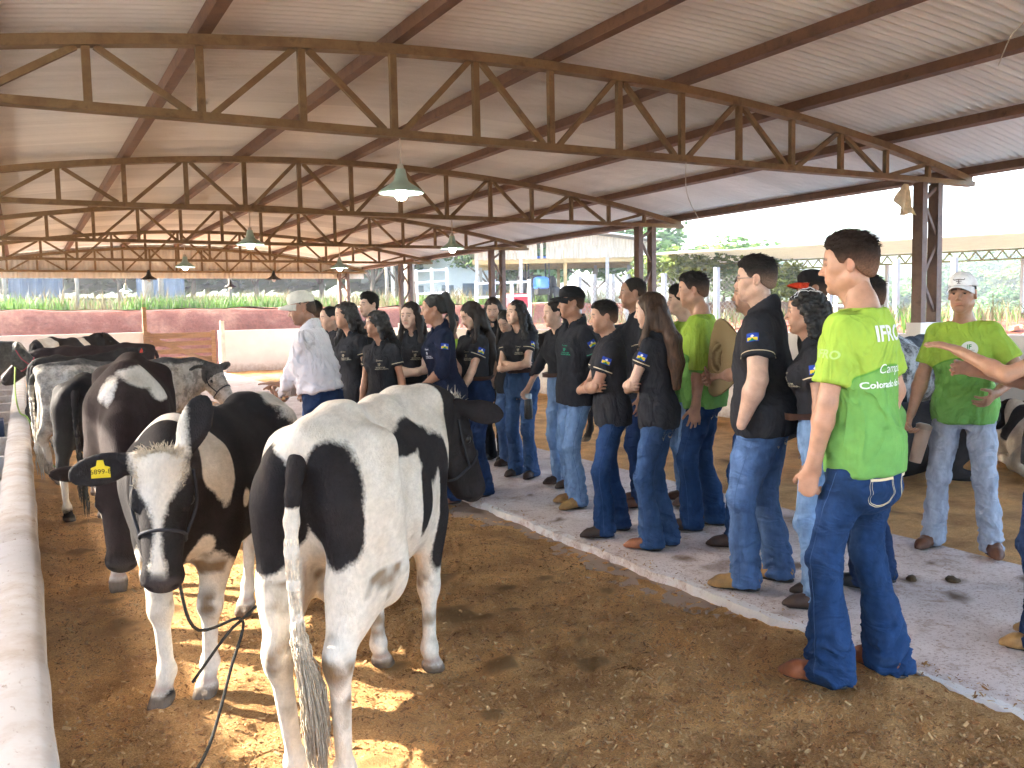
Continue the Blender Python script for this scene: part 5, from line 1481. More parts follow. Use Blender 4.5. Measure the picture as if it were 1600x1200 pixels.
    if not tuck:
        wmin = st[:, 3].copy(); chest = st[(st[:, 0] > .3 * s) & (st[:, 0] < .42 * s)]
        for r_ in st:
            if r_[0] < .33 * s:
                r_[3] = max(r_[3], chest[:, 3].mean() * (.93 if m else .88)); r_[4] = max(r_[4], chest[:, 4].mean() * .93)
        for r_ in st:
            if r_[0] < .14 * s: r_[3] += .013 * s; r_[4] += .016 * s
        if top == 'dress':
            for r_ in st:
                if .08 * s < r_[0] < .3 * s: r_[3] *= 1.06; r_[4] *= 1.14
    st = st[st[:, 0] < .60 * s]
    sf.loft(org, Rt, st, k=.03, pad=fit * s)
    if not m:
        for sd in (-1, 1): sf.ell(T((sd * .062, .092, .385)), np.array([.058, .05, .058]) * s, k=.05)
    slv = sleeve if sleeve is not None else {'polo': .62 if m else .52, 'tee': .72, 'teelong': 1.55, 'dress': 1.93, 'navy': 1.12}[top]
    lr = fit + .011 if m else fit + .009
    cuffs = {}
    for sd in (-1, 1):
        S, E, W = arms[sd]; u = nrm(E - S)
        rs = .047 * s * ar
        g0 = S + Rt @ np.array([-sd * .008, 0, -.002])
        sf.cone(S + Rt @ np.array([-sd * .06, 0, .0]), S, (rs + lr * s * .5), rs + lr * s * .5, k=.03)
        def capped(p0, p1, ra_, rb_, e, v, k):
            tmp = Field().cone(p0, p1, ra_, rb_, k); fn, lo_, hi_, k_, op_ = tmp.ops[0]
            sf._add(lambda X_, Y_, Z_: np.maximum(fn(X_, Y_, Z_), (X_ - e[0]) * v[0] + (Y_ - e[1]) * v[1] + (Z_ - e[2]) * v[2]), lo_, hi_, k)
        if slv <= 1.02:
            e = lerp(S, E, slv); r1 = .045 * s * ar + lr * s * 1.0
            capped(g0, e + u * .05, rs + lr * s * .55, r1 + .002, e, u, .03)
            cuffs[sd] = (e, u, r1)
        else:
            v = nrm(W - E); e = lerp(E, W, slv - 1); r1 = .036 * s * ar + lr * s * .6
            sf.cone(g0, E, rs + lr * s * .55, .042 * s * ar + lr * s * .7, k=.03)
            capped(E, e + v * .04, .042 * s * ar + lr * s * .7, r1, e, v, .02)
            cuffs[sd] = (e, v, r1)
    nb_ = T((0, -.022, .565)); nd_ = nrm(hc + Rh @ np.array([0, -.03, -.10]) * hs - nb_)
    nr = (.056 if m else .047) * s
    if top in ('polo', 'navy', 'dress'):
        cd = nrm(nd_ + Rt @ np.array([0, -.25, 0]))
        sf.cone(nb_ - cd * .012 * s + Rt @ np.array([0, .012, 0]), nb_ + cd * .030 * s, nr + .030 * s, nr + .020 * s, k=.012)
    sf.cut(T((0, 0, hemz)), Rt @ np.array([0, 0, -1.]))
    sf.cone(nb_ - nd_ * .02, nb_ + nd_ * .2, nr + .001 * s, nr + .006 * s, k=.006, op='s')
    fw_ = Rt @ np.array([0, 1., 0])
    if top in ('polo', 'navy') or vneck:
        for q_ in range(3): sf.cone(nb_ + fw_ * .05 * s, T((0, .16, .50 - q_ * .018)), .030 * s - q_ * .006, .012 * s, k=.006, op='s')
    sf.cut(nb_ + nd_ * .055 * s, nd_ + Rt @ np.array([0, .35, 0]))
    SV, SF = sf.mesh(hc_)
    N = vnormals(SV, SF)
    lz = (SV - org) @ Rt[:, 2] / s
    soft = fbm(SV * np.array([15, 15, 5]) / s, 2, seed + 11)
    rid = 1 - 2 * np.abs(fbm((SV @ rotm('Y', 25) @ rotm('X', 18)) * np.array([10, 10, 22]) / s, 2, seed + 13))
    amp = {'polo': .9, 'tee': 1.2, 'teelong': 1.2, 'dress': 2.0, 'navy': 1.1}[top]
    dsp = amp * (.0075 * soft * sstep(.5, .15, lz) + .0062 * rid * np.exp(-((lz - .2) / .22) ** 2) + .002 * soft)
    SV = SV + N * (dsp * s)[:, None]
    sb = None
    if top in ('tee', 'teelong'):
        lx = (SV - org) @ Rt[:, 0] / s; ly = (SV - org) @ Rt[:, 1] / s
        bnd = .345 - 2.2 * np.clip(np.abs(lx), 0, .25) ** 2
        sl = (lz > .2) & (np.abs(lx) > np.interp(lz * s, st[:, 0], st[:, 3]) / s + fit + .016)
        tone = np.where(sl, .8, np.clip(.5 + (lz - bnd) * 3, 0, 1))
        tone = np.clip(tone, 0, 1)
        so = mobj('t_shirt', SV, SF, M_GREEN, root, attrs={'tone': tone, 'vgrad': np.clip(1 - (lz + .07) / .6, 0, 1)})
    else:
        cc = np.array(SHADE[top] if shirtcol is None else shirtcol)
        so = mobj('shirt', SV, SF, M_DRESS if top == 'dress' else M_CLOTH, root, cols=np.tile(cc, (len(SV), 1)))
    sb = bvh_of(SV, SF)
    if top == 'polo' and stripe and slv < 1:
        for sd in (-1, 1):
            e, v, r1 = cuffs[sd]
            ring_band('sleeve_stripe', sb, e - v * .020, v, r1 + .002, .0055 if near else .0065, M_STRIPE if logo != 'green' else plain('stripe_green', (.03, .16, .10)), root, off=.0022)
    if flag:
        sd = -1 if flag == 'L' else 1
        S, E, W = arms[sd]; u = nrm(E - S); out = nrm(Rt @ np.array([sd * 1., .15, 0])); out = nrm(out - u * (out @ u))
        c = lerp(S, E, .30) + out * .07; rgt = nrm(np.cross(-u, out))
        flag_patch(sb, c, rgt, -u, -out, so)
    if logo:
        lm = plain('embroidery_cream', (.50, .44, .33), .9, .1) if logo != 'green' else plain('embroidery_green', (.03, .28, .17), .9, .1)
        if logo == 'white': lm = plain('embroidery_white', (.62, .62, .68), .9, .1)
        c = T((-.075 if m else -.068, .15, .36)); rgt = Rt @ np.array([-1., 0, 0]); upv = Rt @ np.array([0, 0, 1.]); inn = -fw_
        put_text('embroidered_name', 'Zootec', sb, c + upv * .036, rgt, upv, inn, .018, lm, so)
        put_text('embroidered_emblem', 'IF', sb, c - upv * .002, rgt, upv, inn, .034, lm, so, bold=True)
        put_text('embroidered_line', 'TÉCNICO EM', sb, c - upv * .018, rgt, upv, inn, .0125, lm, so, bold=True)
        put_text('embroidered_line', 'AGROPECUÁRIA', sb, c - upv * .031, rgt, upv, inn, .0125, lm, so, bold=True)
    if belt:
        bt = T((0, 0, (waist / s) - .012))
        ring_band('belt', jb, bt, Rt @ np.array([0, 0, 1.]), .17 * s, .034, plain('belt_leather', (.06, .025, .015), .5, .4), root, off=.004, n=36)
        if belt == 'buckle':
            g = project_grid(jb, bt + fw_ * .1, Rt @ np.array([1., 0, 0]), Rt @ np.array([0, 0, 1.]), -fw_, .055, .042, 4, 4, .009)
            if g: mobj('belt_buckle', g[0], g[1], plain('buckle_steel', (.6, .58, .55), .3, .5, metal=.9), root)
    return dict(hair=hairmesh, root=root, T=T, Rt=Rt, s=s, arms=arms, sb=sb, jb=jb, HL=HL, Rh=Rh, hc=hc, so=so, org=org, hips=hips, knees=knees, ankles=ankles, JV=JV)

# ================================================================== cattle
def cow_mat(name, dark, light, speck=0):
    m, t, b = nodes(name, .82, .10)
    p = nd(t, 'ShaderNodeAttribute', attribute_name='patch'); ex = nd(t, 'ShaderNodeAttribute', attribute_name='Col')
    n1 = noise_node(t, 26, 4); n2 = noise_node(t, 120, 2)
    a = nd(t, 'ShaderNodeMath', operation='MULTIPLY_ADD'); t.links.new(n1.outputs[0], a.inputs[0]); a.inputs[1].default_value = .10; a.inputs[2].default_value = -.05
    a2 = nd(t, 'ShaderNodeMath', operation='MULTIPLY_ADD'); t.links.new(n2.outputs[0], a2.inputs[0]); a2.inputs[1].default_value = .06; a2.inputs[2].default_value = -.03
    s1 = nd(t, 'ShaderNodeMath', operation='ADD'); t.links.new(a.outputs[0], s1.inputs[0]); t.links.new(a2.outputs[0], s1.inputs[1])
    s2 = nd(t, 'ShaderNodeMath', operation='ADD'); t.links.new(s1.outputs[0], s2.inputs[0]); t.links.new(p.outputs['Fac'], s2.inputs[1])
    fac = ramp(t, s2.outputs[0], [(.47, (0, 0, 0)), (.53, (1, 1, 1))])
    nn = noise_node(t, 7, 5)
    dk = ramp(t, nn.outputs[0], [(.3, dark), (.75, [c * 1.9 + .002 for c in dark])])
    lt = ramp(t, nn.outputs[0], [(.25, [light[0] * .80, light[1] * .75, light[2] * .68]), (.6, light)])
    c = mixc(t, fac.outputs[0], dk.outputs[0], lt.outputs[0])
    if speck:
        sp = noise_node(t, 11, 6, .75); r = ramp(t, sp.outputs[0], [(.45, (1, 1, 1)), (.60, (.12, .11, .11))]); c = mixc(t, speck, c, r.outputs[0], 'MULTIPLY')
    c = mixc(t, ex.outputs['Alpha'], c, ex.outputs['Color'])
    hr = noise_node(t, 90, 3, stretch=(1, .25, .6)); rr = ramp(t, hr.outputs[0], [(.3, (.86,) * 3), (.7, (1.05,) * 3)])
    c = mixc(t, 1.0, c, rr.outputs[0], 'MULTIPLY')
    t.links.new(c, b.inputs['Base Color'])
    bumpn(t, b, noise_node(t, 220, 3, stretch=(1, .3, .5)).outputs[0], .6, .006)
    b.inputs['Sheen Weight'].default_value = .0
    return m
M_HOL = cow_mat('holstein_coat', (.015, .0125, .0125), (.70, .64, .555))
M_BRN = cow_mat('brown_black_coat', (.020, .012, .011), (.66, .60, .53))
M_GRY = cow_mat('grey_speckled_coat', (.07, .065, .06), (.52, .48, .42), .6)
M_ROAN = cow_mat('roan_coat', (.02, .02, .02), (.36, .35, .34), .95)
M_ROPE = plain('rope_dark', (.05, .045, .038), .9, .1, .3, 60, .5, 200)

def ear_dir(ears, s, roll):
    e = ears[0] if s < 0 else ears[1]
    if isinstance(e, (int, float)): dr = np.array([s * math.cos(R(e)), -.10, -math.sin(R(e))])
    else: dr = np.array(e, float)
    dr = nrm(dr); n = np.array([0, math.cos(R(roll)), math.sin(R(roll))]); n = nrm(n - dr * (n @ dr)); return dr, n
def cow(label, loc, theta, scale=1.0, sl=1.0, mat=None, patches=(), base=0.0, head=((0, .93, 1.03), 0, -35), legs=None, h=.024, ears=(15, 15), tail=None, headpatch=None,
        tailcol=(.5, .44, .36), seed=1, group='young cattle in the barn', near=False, lying=False, parts=('tail',), hooks=1.0, halter=None, tag=None, tags=(), headh=None, dirt=.5, fat=1.0, earroll=20, sx=1.0):
    """body frame: facing +Y, withers about 1.13 before scaling; patches: (centre, radii, side) white blobs where base is dark and dark ones where base is light"""
    root = empty('cow', loc, theta, label=label, cat='cow', group=group)
    root.scale = (scale * sx, scale, scale)
    f = Field(); zo = -.50 if lying else 0.0
    RL = np.array([[1., 0, 0], [0, 0, 1.], [0, 1., 0]])   # loft x->X, y->Z, z->Y
    L = sl
    tb = [(-.71, 0, .985, .06, .085), (-.62, 0, .945, .145, .165), (-.46, 0, .895, .205, .225), (-.22, 0, .835, .215 * fat, .245), (.02, 0, .805, .235 * fat, .275), (.24, 0, .80, .225 * fat, .28), (.42, 0, .83, .185, .27), (.56, 0, .87, .14, .21), (.66, 0, .91, .09, .14)]
    tb = np.array([(r[0] * L, r[1], r[2] + zo, r[3], r[4]) for r in tb])
    f.loft((0, 0, 0), RL, tb, k=.05, n=2.2)
    O = lambda p: np.array([p[0], p[1] * L, p[2] + zo])
    f.chain([O((0, -.64, 1.085)), O((0, -.35, 1.105)), O((0, .1, 1.075)), O((0, .42, 1.075))], [.035, .035, .035, .045], k=.12)
    for s in (-1, 1):
        f.ell(O((s * .165, -.43, 1.04)), (.045, .07, .04), k=.10)
        f.ell(O((s * .085, -.685, 1.02)), (.04, .045, .045), k=.09)
        f.ell(O((s * .15, -.40, .80)), (.02, .1, .1), k=.06)
    f.ell(O((0, -.69, 1.085)), (.035, .06, .04), k=.05)
    f.ell(O((0, .56, .70)), (.085, .13, .14), k=.09)
    lg = legs or [(0, 0), (0, 0), (0, 0), (0, 0)]   # hind L, hind R, front L, front R: hoof offsets (dx, dy)
    hoofs = []
    if not lying:
        for i, s in enumerate((-1, 1)):
            dx, dy = lg[i]
            hk = np.array([s * .125 + dx * .6, -.715 * L + dy * .65, .475]); fl = np.array([s * .125 + dx, -.655 * L + dy, .135]); hf = fl + np.array([0, .05, -.085])
            st = np.array([s * .155, -.36 * L + dy * .3, .64])
            f.cone((s * .135, -.50 * L, .88), st, .135, .105, k=.07, sq=((1, 0, 0), .72))
            f.cone((s * .115, -.63 * L, .90), (s * .125 + dx * .2, -.63 * L + dy * .2, .64), .095, .080, k=.07, sq=((1, 0, 0), .8))
            f.cone(st + np.array([-s * .01, -.06, .02]), hk + np.array([0, .025, .03]), .092, .047, k=.06, sq=((1, 0, 0), .78))
            f.cone((s * .125 + dx * .3, -.65 * L + dy * .4, .66), hk + np.array([0, 0, .03]), .062, .030, k=.05)
            f.ell(hk + np.array([0, -.012, .0]), (.040, .046, .062), k=.035)
            f.cone(hk, fl, .041, .029, k=.03, sq=((1, 0, 0), .85))
            f.ell(fl, (.037, .041, .042), k=.02)
            f.cone(fl, hf, .033, .036, k=.02)
            for q in (-1, 1): f.cone(hf + np.array([q * .018, -.005, 0]), hf + np.array([q * .021, .048, -.035]), .031, .024, k=.008)
            hoofs.append(hf)
        for i, s in enumerate((-1, 1)):
            dx, dy = lg[2 + i]
            el = np.array([s * .135, .36 * L, .66]); kn = np.array([s * .12 + dx * .6, .41 * L + dy * .6, .375]); fl = np.array([s * .12 + dx, .405 * L + dy, .13]); hf = fl + np.array([0, .045, -.085])
            f.cone((s * .125, .46 * L, .90), el, .125, .095, k=.07, sq=((1, 0, 0), .6))
            f.cone(el, kn, .075, .045, k=.06)
            f.ell(kn, (.043, .045, .055), k=.03)
            f.cone(kn, fl, .034, .029, k=.03)
            f.ell(fl, (.037, .040, .04), k=.02); f.cone(fl, hf, .032, .036, k=.02)
            for q in (-1, 1): f.cone(hf + np.array([q * .018, -.005, 0]), hf + np.array([q * .021, .045, -.035]), .031, .024, k=.008)
            hoofs.append(hf)
        f.ell(O((0, -.36, .575)), (.075, .10, .055), k=.05)
    else:
        for s in (-1, 1):
            f.cone((s * .16, -.45 * L, .36), (s * .30, -.18 * L, .14), .13, .08, k=.06); f.cone((s * .30, -.18 * L, .12), (s * .27, -.55 * L, .06), .06, .035, k=.03)
            f.cone((s * .15, .42 * L, .34), (s * .2, .60 * L, .10), .10, .055, k=.05); f.cone((s * .2, .6 * L, .09), (s * .16, .30 * L, .05), .05, .035, k=.03)
    # head and neck
    hp = np.array(head[0], float) + np.array([0, 0, 0]); Rh = rotm('Z', head[1]) @ rotm('X', head[2])
    W = lambda p: hp + Rh @ np.asarray(p, float)
    nb0 = O((0, .46, .98)); nb1 = O((0, .50, .82))
    f.chain([nb0, lerp(nb0, W((0, 0, .0)), .55) + np.array([0, 0, .01]), W((0, .0, -.01))], [.125, .105, .085], k=.09, sq=(nrm(np.cross(hp - nb0, (0, 0, 1))), .68))
    f.chain([nb1, lerp(nb1, W((0, .02, -.10)), .6), W((0, .03, -.09))], [.125, .085, .07], k=.09, sq=(nrm(np.cross(hp - nb0, (0, 0, 1))), .66))
    body = f.mesh(h)
    g = Field(); hk_ = .03
    g.ell(W((0, .055, -.035)), (.098, .11, .105), Rh, k=hk_)
    g.ell(W((0, .02, .045)), (.068, .055, .045), Rh, k=.05)
    g.cone(W((0, .09, -.035)), W((0, .355, -.055)), .088, .060, k=.04, sq=(Rh[:, 0], 1.0))
    g.cone(W((0, .10, .01)), W((0, .34, -.025)), .06, .042, k=.03)
    g.ell(W((0, .385, -.062)), (.070, .052, .060), Rh, k=.03)
    g.cone(W((.045, .06, -.125)), W((.012, .34, -.118)), .052, .030, k=.04); g.cone(W((-.045, .06, -.125)), W((-.012, .34, -.118)), .052, .030, k=.04)
    for s in (-1, 1):
        g.ell(W((s * .082, .125, -.005)), (.022, .034, .026), Rh, k=.03)
        g.ell(W((s * .097, .13, -.015)), (.012, .020, .013), Rh, k=.008, op='s')
        g.ell(W((s * .043, .432, -.045)), (.016, .018, .011), Rh @ rotm('Y', s * 35), k=.008, op='s')
        g.cone(W((s * .03, .40, -.108)), W((s * .066, .30, -.105)), .004, .004, k=.008, op='s')
        dr, yr = ear_dir(ears, s, earroll)
        e0 = np.array([s * .07, -.01, .03]); c_ = e0 + dr * .107
        xr = dr; zr = np.cross(xr, yr)
        Re = Rh @ np.stack([xr, yr, zr], 1)
        g.cone(W(e0), W(e0 + dr * .06), .032, .026, k=.03)
        g.ell(W(c_ + dr * .02), (.105, .016, .056), Re, k=.025)
        g.ell(W(c_ + dr * .035 + yr * .026), (.085, .022, .040), Re, k=.008, op='s')
    hh = headh or (h * .55)
    hm = g.mesh(hh)
    V, F = join([body, hm])
    nbody = len(body[0])
    # patches
    x, y, z = V[:, 0], V[:, 1] / L, V[:, 2] - zo
    P = np.stack([x, y, z], 1)
    Pw = P + .045 * np.stack([fbm(P * 5 + 3.1, 2, seed), fbm(P * 5 + 9.2, 2, seed + 1), fbm(P * 5 + 5.7, 2, seed + 2)], 1)
    v = np.full(len(V), base * 2 - 1.0) * .15
    for c_, r_, sgn in patches:
        d = (1 - np.sqrt((((Pw - np.asarray(c_)) / np.asarray(r_)) ** 2).sum(1))) * min(r_)
        v = np.maximum(v, d) if sgn > 0 else np.minimum(v, -d)
    lh = (V - hp) @ Rh      # head local
    ish = np.zeros(len(V), bool); ish[nbody:] = True
    if headpatch is not None:
        hv = headpatch(lh); v = np.where(ish, hv, v)
    pat = np.clip(.5 + v * 5, 0, 1)
    ex = np.zeros((len(V), 4))
    def over(w, col):
        w = np.clip(w, 0, 1)[:, None]; ex[:, :3] = ex[:, :3] * (1 - w) + np.asarray(col) * w; ex[:, 3:4] = np.maximum(ex[:, 3:4], w)
    muz = sstep(.375, .41, lh[:, 1] + .01 * vnoise(V * 40, 3)) * ish
    over(muz, (.055, .045, .045))
    over(ish * np.exp(-(((np.abs(lh[:, 0]) - .043) / .014) ** 2 + ((lh[:, 1] - .42) / .02) ** 2 + ((lh[:, 2] + .045) / .012) ** 2)), (.008, .006, .006))
    if not lying:
        hoof = sstep(.062, .045, V[:, 2]); over(hoof * ~ish, (.16, .12, .09))
        cor = np.exp(-((V[:, 2] - .075) / .018) ** 2) * ~ish; over(cor * .6 * (pat > .5), (.48, .27, .22))
        kd = (np.exp(-((V[:, 2] - .39) / .05) ** 2) * (V[:, 1] > 0) + np.exp(-((V[:, 2] - .47) / .06) ** 2) * (V[:, 1] < -.3)) * ~ish
        dn = sstep(-.1, .5, fbm(V * 11, 3, seed + 7)); over(kd * dn * dirt * 1.3 * (pat > .5), (.22, .14, .075))
        over(sstep(.22, .6, fbm(V * 9, 3, seed + 21)) * dirt * 1.1 * (V[:, 2] < .7) * (pat > .5) * ~ish, (.25, .17, .10))
    mobj('body', V, F, mat or M_HOL, root, cols=ex, attrs={'patch': pat})
    for s in (-1, 1):
        e = obj('eye', COW_EYE, root, loc=W((s * .083, .128, -.016)), scale=(.023,) * 3)
        e.rotation_euler = Matrix((Rh @ rotm('Z', -s * 70)).tolist()).to_euler()
    # tail
    if 'tail' in parts and not lying:
        tp = tail or [(0, -.72, 1.05), (0, -.765, .98), (0, -.775, .80), (.01, -.765, .58), (.015, -.75, .42), (.02, -.74, .22)]
        T = spline([(p[0], p[1] * L, p[2]) for p in tp], 26)
        rr = np.interp(np.linspace(0, 1, 26), [0, .15, .45, .7, 1], [.030, .024, .018, .013, .006])
        tf = Field(); tf.chain(T[::2], rr[::2], k=.02)
        tv, tff = tf.mesh(.009 if near else .014)
        pt = np.full(len(tv), .5 + (1 if base > .5 else -1) * .4)
        zt = tv[:, 2]
        if tail and len(tail[0]) > 3: pass
        tdark = TAILSPLIT.get(seed)
        if tdark is not None: pt = np.clip(.5 + (tdark - zt) * 8 * (1), 0, 1)
        to = mobj('tail', tv, tff, mat or M_HOL, root, attrs={'patch': pt}, cols=np.zeros((len(tv), 4)))
        rng = np.random.RandomState(seed); SVs = []; SFs = []; o_ = 0
        nst = 1300 if near else 140
        for q in range(nst):
            t0 = rng.uniform(.36, .95); i = int(t0 * 25); a = rng.uniform(0, 6.28); r_ = rr[i] * .8
            st = T[i] + np.array([math.cos(a) * r_, math.sin(a) * r_, 0]); ln = rng.uniform(.10, .26) * (1.0 if t0 > .68 else .16 + .5 * (t0 - .36))
            d0 = nrm(T[min(i + 1, 25)] - T[i - 1]); out = np.array([math.cos(a), math.sin(a), 0])
            fo = .15 + .85 * sstep(.5, .8, t0); p1 = st + d0 * ln * .5 + out * rng.uniform(.006, .034) * fo; p2 = st + d0 * ln + out * rng.uniform(-.005, .022) * fo + np.array([0, 0, -.02])
            vv, ff = tubev(spline([st, p1, p2], 5), np.array([.0018, .0022, .0020, .0016, .0006]) * (1 if near else 2), 3, caps=False)
            SVs.append(vv); SFs.append(ff + o_); o_ += len(vv)
        vv = np.concatenate(SVs); cc = np.array(tailcol)[None] * (1 + .35 * vnoise(vv * 60, seed))[:, None] * (.75 + .75 * sstep(.30, .75, vv[:, 2]))[:, None]
        mobj('tail_switch', vv, np.concatenate(SFs), M_CURLHAIR, to, cols=cc)
    if halter:
        hm_ = plain('halter_' + halter, {'dark': (.035, .035, .04), 'pink': (.42, .06, .09)}[halter], .85, .15)
        def loop(yl, n=20, k=1.0):
            cs = []
            bv = bvh_of(hm[0], hm[1])
            for a in np.linspace(0, 2 * math.pi, n + 1):
                d = Rh @ np.array([math.cos(a), 0, math.sin(a)]); c0 = W((0, yl, -.06))
                hit = bv.ray_cast(Vector(c0 + d * .3), Vector(-d), .35)
                if hit[0] is not None: cs.append(np.array(hit[0]) + d * .004)
            return np.array(cs)
        lp = loop(.245)
        hl = tube('halter', lp, .0065, hm_, root, 6)
        for s in (-1, 1):
            a_ = lp[np.argmin(np.linalg.norm(lp - W((s * .09, .245, -.07)), axis=1))]
            mid = W((s * .108, .13, -.06)); tube('halter_strap', spline([a_, mid, W((s * .10, .02, -.02))], 10), .006, hm_, root, 6)
    for s, colr, txt in tags:
        dr, nn = ear_dir(ears, s, earroll)
        c_ = np.array([s * .07, -.01, .03]) + dr * .125
        yr = Rh @ nn; zz = np.array([0, 0, 1.]); zr = nrm(zz - yr * (zz @ yr)); rg = np.cross(zr, yr) * -1
        rg = np.cross(zr, -yr) if False else np.cross(yr, zr) * -1
        rg = np.cross(zr, yr)
        c = W(c_) + yr * .012
        w_, h_ = .030, .026
        prof = [(-w_, -h_), (w_, -h_), (w_, h_ * .35), (w_ * .45, h_ * .6), (w_ * .32, h_ * 1.35), (-w_ * .32, h_ * 1.35), (-w_ * .45, h_ * .6), (-w_, h_ * .35)]
        n = len(prof); vv = [c + rg * p[0] + zr * p[1] + yr * e for e in (0, .003) for p in prof]
        ff = [tuple(range(n))[::-1], tuple(range(n, 2 * n))] + [(i, (i + 1) % n, n + (i + 1) % n, n + i) for i in range(n)]
        col_ = {'yellow': (.75, .55, .02), 'red': (.6, .04, .02)}[colr]
        to = mobj('ear_tag', np.array(vv), ff, plain('tag_' + colr, col_, .5, .3, .05), root, smooth=False)
        if txt: put_text('tag_number', txt, None, c + yr * .0045 - zr * .012, rg, zr, -yr, .024, plain('tag_ink', (.01, .01, .01)), to, flat=True)
    return dict(root=root, W=W, Rh=Rh, hp=hp, V=V, F=F, hm=hm, theta=theta, scale=scale, L=L)
TAILSPLIT = {}
M_CURLHAIR = attrmat('tail_hair', .6, .25, .3, 90, 0)
def _ceye():
    e = eye_mesh(); e.name = 'cow_eye'
    c = np.zeros((len(e.vertices), 4), np.float32); c[:] = (.012, .008, .007, 1); e.attributes['Col'].data.foreach_set('color', c.ravel()); return e
COW_EYE = _ceye()

def blaze(x0=0.0, ws=((-.2, .085), (-.02, .085), (.06, .075), (.12, .055), (.19, .028), (.24, .013), (.30, .014), (.36, .024), (.41, .030))):
    def fn(l):
        w = np.interp(l[:, 1], [q[0] for q in ws], [q[1] for q in ws]); s_ = (w - np.abs(l[:, 0] - x0)) * .6
        return np.where(l[:, 2] > -.07, s_, -.3)
    return fn
DARK = lambda l: np.full(len(l), -.2)
TAILSPLIT[11] = .92
cowA = cow('large black and white heifer seen from behind, nearest the camera', (1.125, 3.13, 0), R(-37), 1.085, .90, M_HOL, base=1.0, seed=11, h=.0130, near=True, sx=.90, fat=.92,
    patches=[((-.13, -.72, .90), (.135, .25, .19), -1), ((.095, -.75, .90), (.105, .24, .20), -1),
             ((.17, -.02, 1.02), (.085, .34, .06), -1), ((.20, .20, .95), (.06, .22, .12), -1), ((.26, .02, .80), (.10, .10, .17), -1), ((.22, .36, .70), (.12, .10, .30), -1), ((.0, .85, .95), (.3, .32, .4), -1), ((-.22, .1, .85), (.1, .25, .2), -1)],
    head=((.13, .70, 1.02), -38, -58), ears=(12, (.85, .35, .25)), headpatch=lambda l: np.where((np.abs(l[:, 0]) < .05) & (l[:, 1] < .05) & (l[:, 2] > .03), .1, -.1),
    tail=[(0, -.715, 1.06), (-.005, -.765, .98), (-.01, -.79, .80), (0, -.785, .58), (.02, -.775, .46), (.03, -.77, .33)], tags=[(1, 'yellow', '')], halter='dark', tailcol=(.52, .44, .34), dirt=.85, legs=[(.035, .02), (-.035, -.02), (0, 0), (.0, -.03)])
cowB = cow('black and white calf facing the camera with a numbered yellow ear tag', (.74, 4.07, 0), R(148), 1.02, .98, M_HOL, base=0.0, seed=23, h=.0130, near=True,
    patches=[((-.17, .46, 1.0), (.12, .12, .22), 1), ((-.05, .50, 1.12), (.2, .08, .1), 1), ((-.21, .27, .80), (.05, .045, .05), 1), ((0, .15, .50), (.22, .5, .12), 1), ((-.12, .45, .26), (.14, .3, .36), 1), ((.12, .45, .28), (.14, .3, .38), 1), ((0, -.55, .25), (.4, .4, .38), 1), ((0, -.60, 1.05), (.3, .3, .12), 1), ((-.13, .52, .60), (.05, .06, .10), 1)],
    head=((-.12, .80, 1.02), 16, -64), ears=((-.35, -.9, .25), (1, .22, -.02)), earroll=60, headpatch=blaze(.004, ((-.2, .090), (-.02, .098), (.05, .088), (.10, .066), (.16, .034), (.21, .016), (.26, .010), (.31, .016), (.36, .024), (.41, .028))), halter='dark', tags=[(1, 'yellow', '6899-8')], dirt=1.0, headh=.0068, legs=[(0, 0), (0, 0), (.05, -.04), (-.05, .05)])
# poll tuft and lead rope of the calf
def tuft(c, n, hw, ln, col, seed):
    r = np.random.RandomState(seed); parts = []
    for q in range(n):
        x = r.uniform(-hw, hw); y = r.uniform(-.03, .10); p = c['W']((x, y, .075 - .25 * max(y, 0) - 3 * x * x)); d = c['Rh'] @ nrm((x * 6 + r.normal(0, .35), -.9 + r.normal(0, .3), .55 + r.normal(0, .2))); l = ln * r.uniform(.5, 1.3)
        parts.append(tubev(np.array([p, p + d * l * .5, p + d * l + np.array([0, 0, -.01])]), [.0014, .0012, .0004], 3, caps=False))
    V, F = join(parts); mobj('poll_tuft', V, F, M_CURLHAIR, c['root'], cols=np.tile(col, (len(V), 1)) * (1 + .25 * vnoise(V * 70, 3))[:, None])
tuft(cowB, 900, .075, .036, (.62, .52, .38), 5)
tuft(cowA, 160, .05, .045, (.60, .52, .40), 6)
def wpt(c, p): return np.array(c['root'].matrix_basis @ Vector(p)) if False else np.array((Matrix.Translation(c['root'].location) @ Matrix.Rotation(c['theta'], 4, 'Z') @ Matrix.Scale(c['scale'], 4)) @ Vector(p))
jaw = wpt(cowB, cowB['W']((-.03, .34, -.13)))
o = tube('lead_rope', spline([jaw, jaw + (.05, -.05, -.22), (.70, 3.50, .36), (.62, 3.36, .22), (.52, 3.2, .06), (.44, 3.05, .025), (.34, 2.9, .022)], 40), .0062, M_ROPE, None, 7); set_props(o, 'dark lead rope hanging from the halter of the tagged calf', 'rope')
o = tube('lead_rope', spline([(.52, 3.62, .10), (.64, 3.52, .30), (.70, 3.50, .36), (.92, 3.62, .46), (1.14, 3.75, .52)], 24), .0062, M_ROPE, None, 7); set_props(o, 'dark rope crossing the calf lead rope at a knot', 'rope')
cow('dark brown heifer with a white star patch behind the tagged calf', (.58, 6.05, 0), R(172), 1.14, 1.0, M_BRN, base=0.0, seed=31, h=.0175,
    patches=[((-.06, .46, 1.09), (.12, .22, .06), 1), ((-.16, .44, 1.02), (.07, .2, .09), 1), ((.06, .52, 1.0), (.05, .2, .10), 1), ((.12, .42, .16), (.14, .3, .40), 1), ((-.12, .42, .16), (.14, .3, .40), 1), ((0, -.6, .2), (.4, .4, .3), 1)], head=((.02, .98, .66), 0, -60), headpatch=DARK, legs=[(0, 0), (0, 0), (.06, 0), (-.04, .06)])
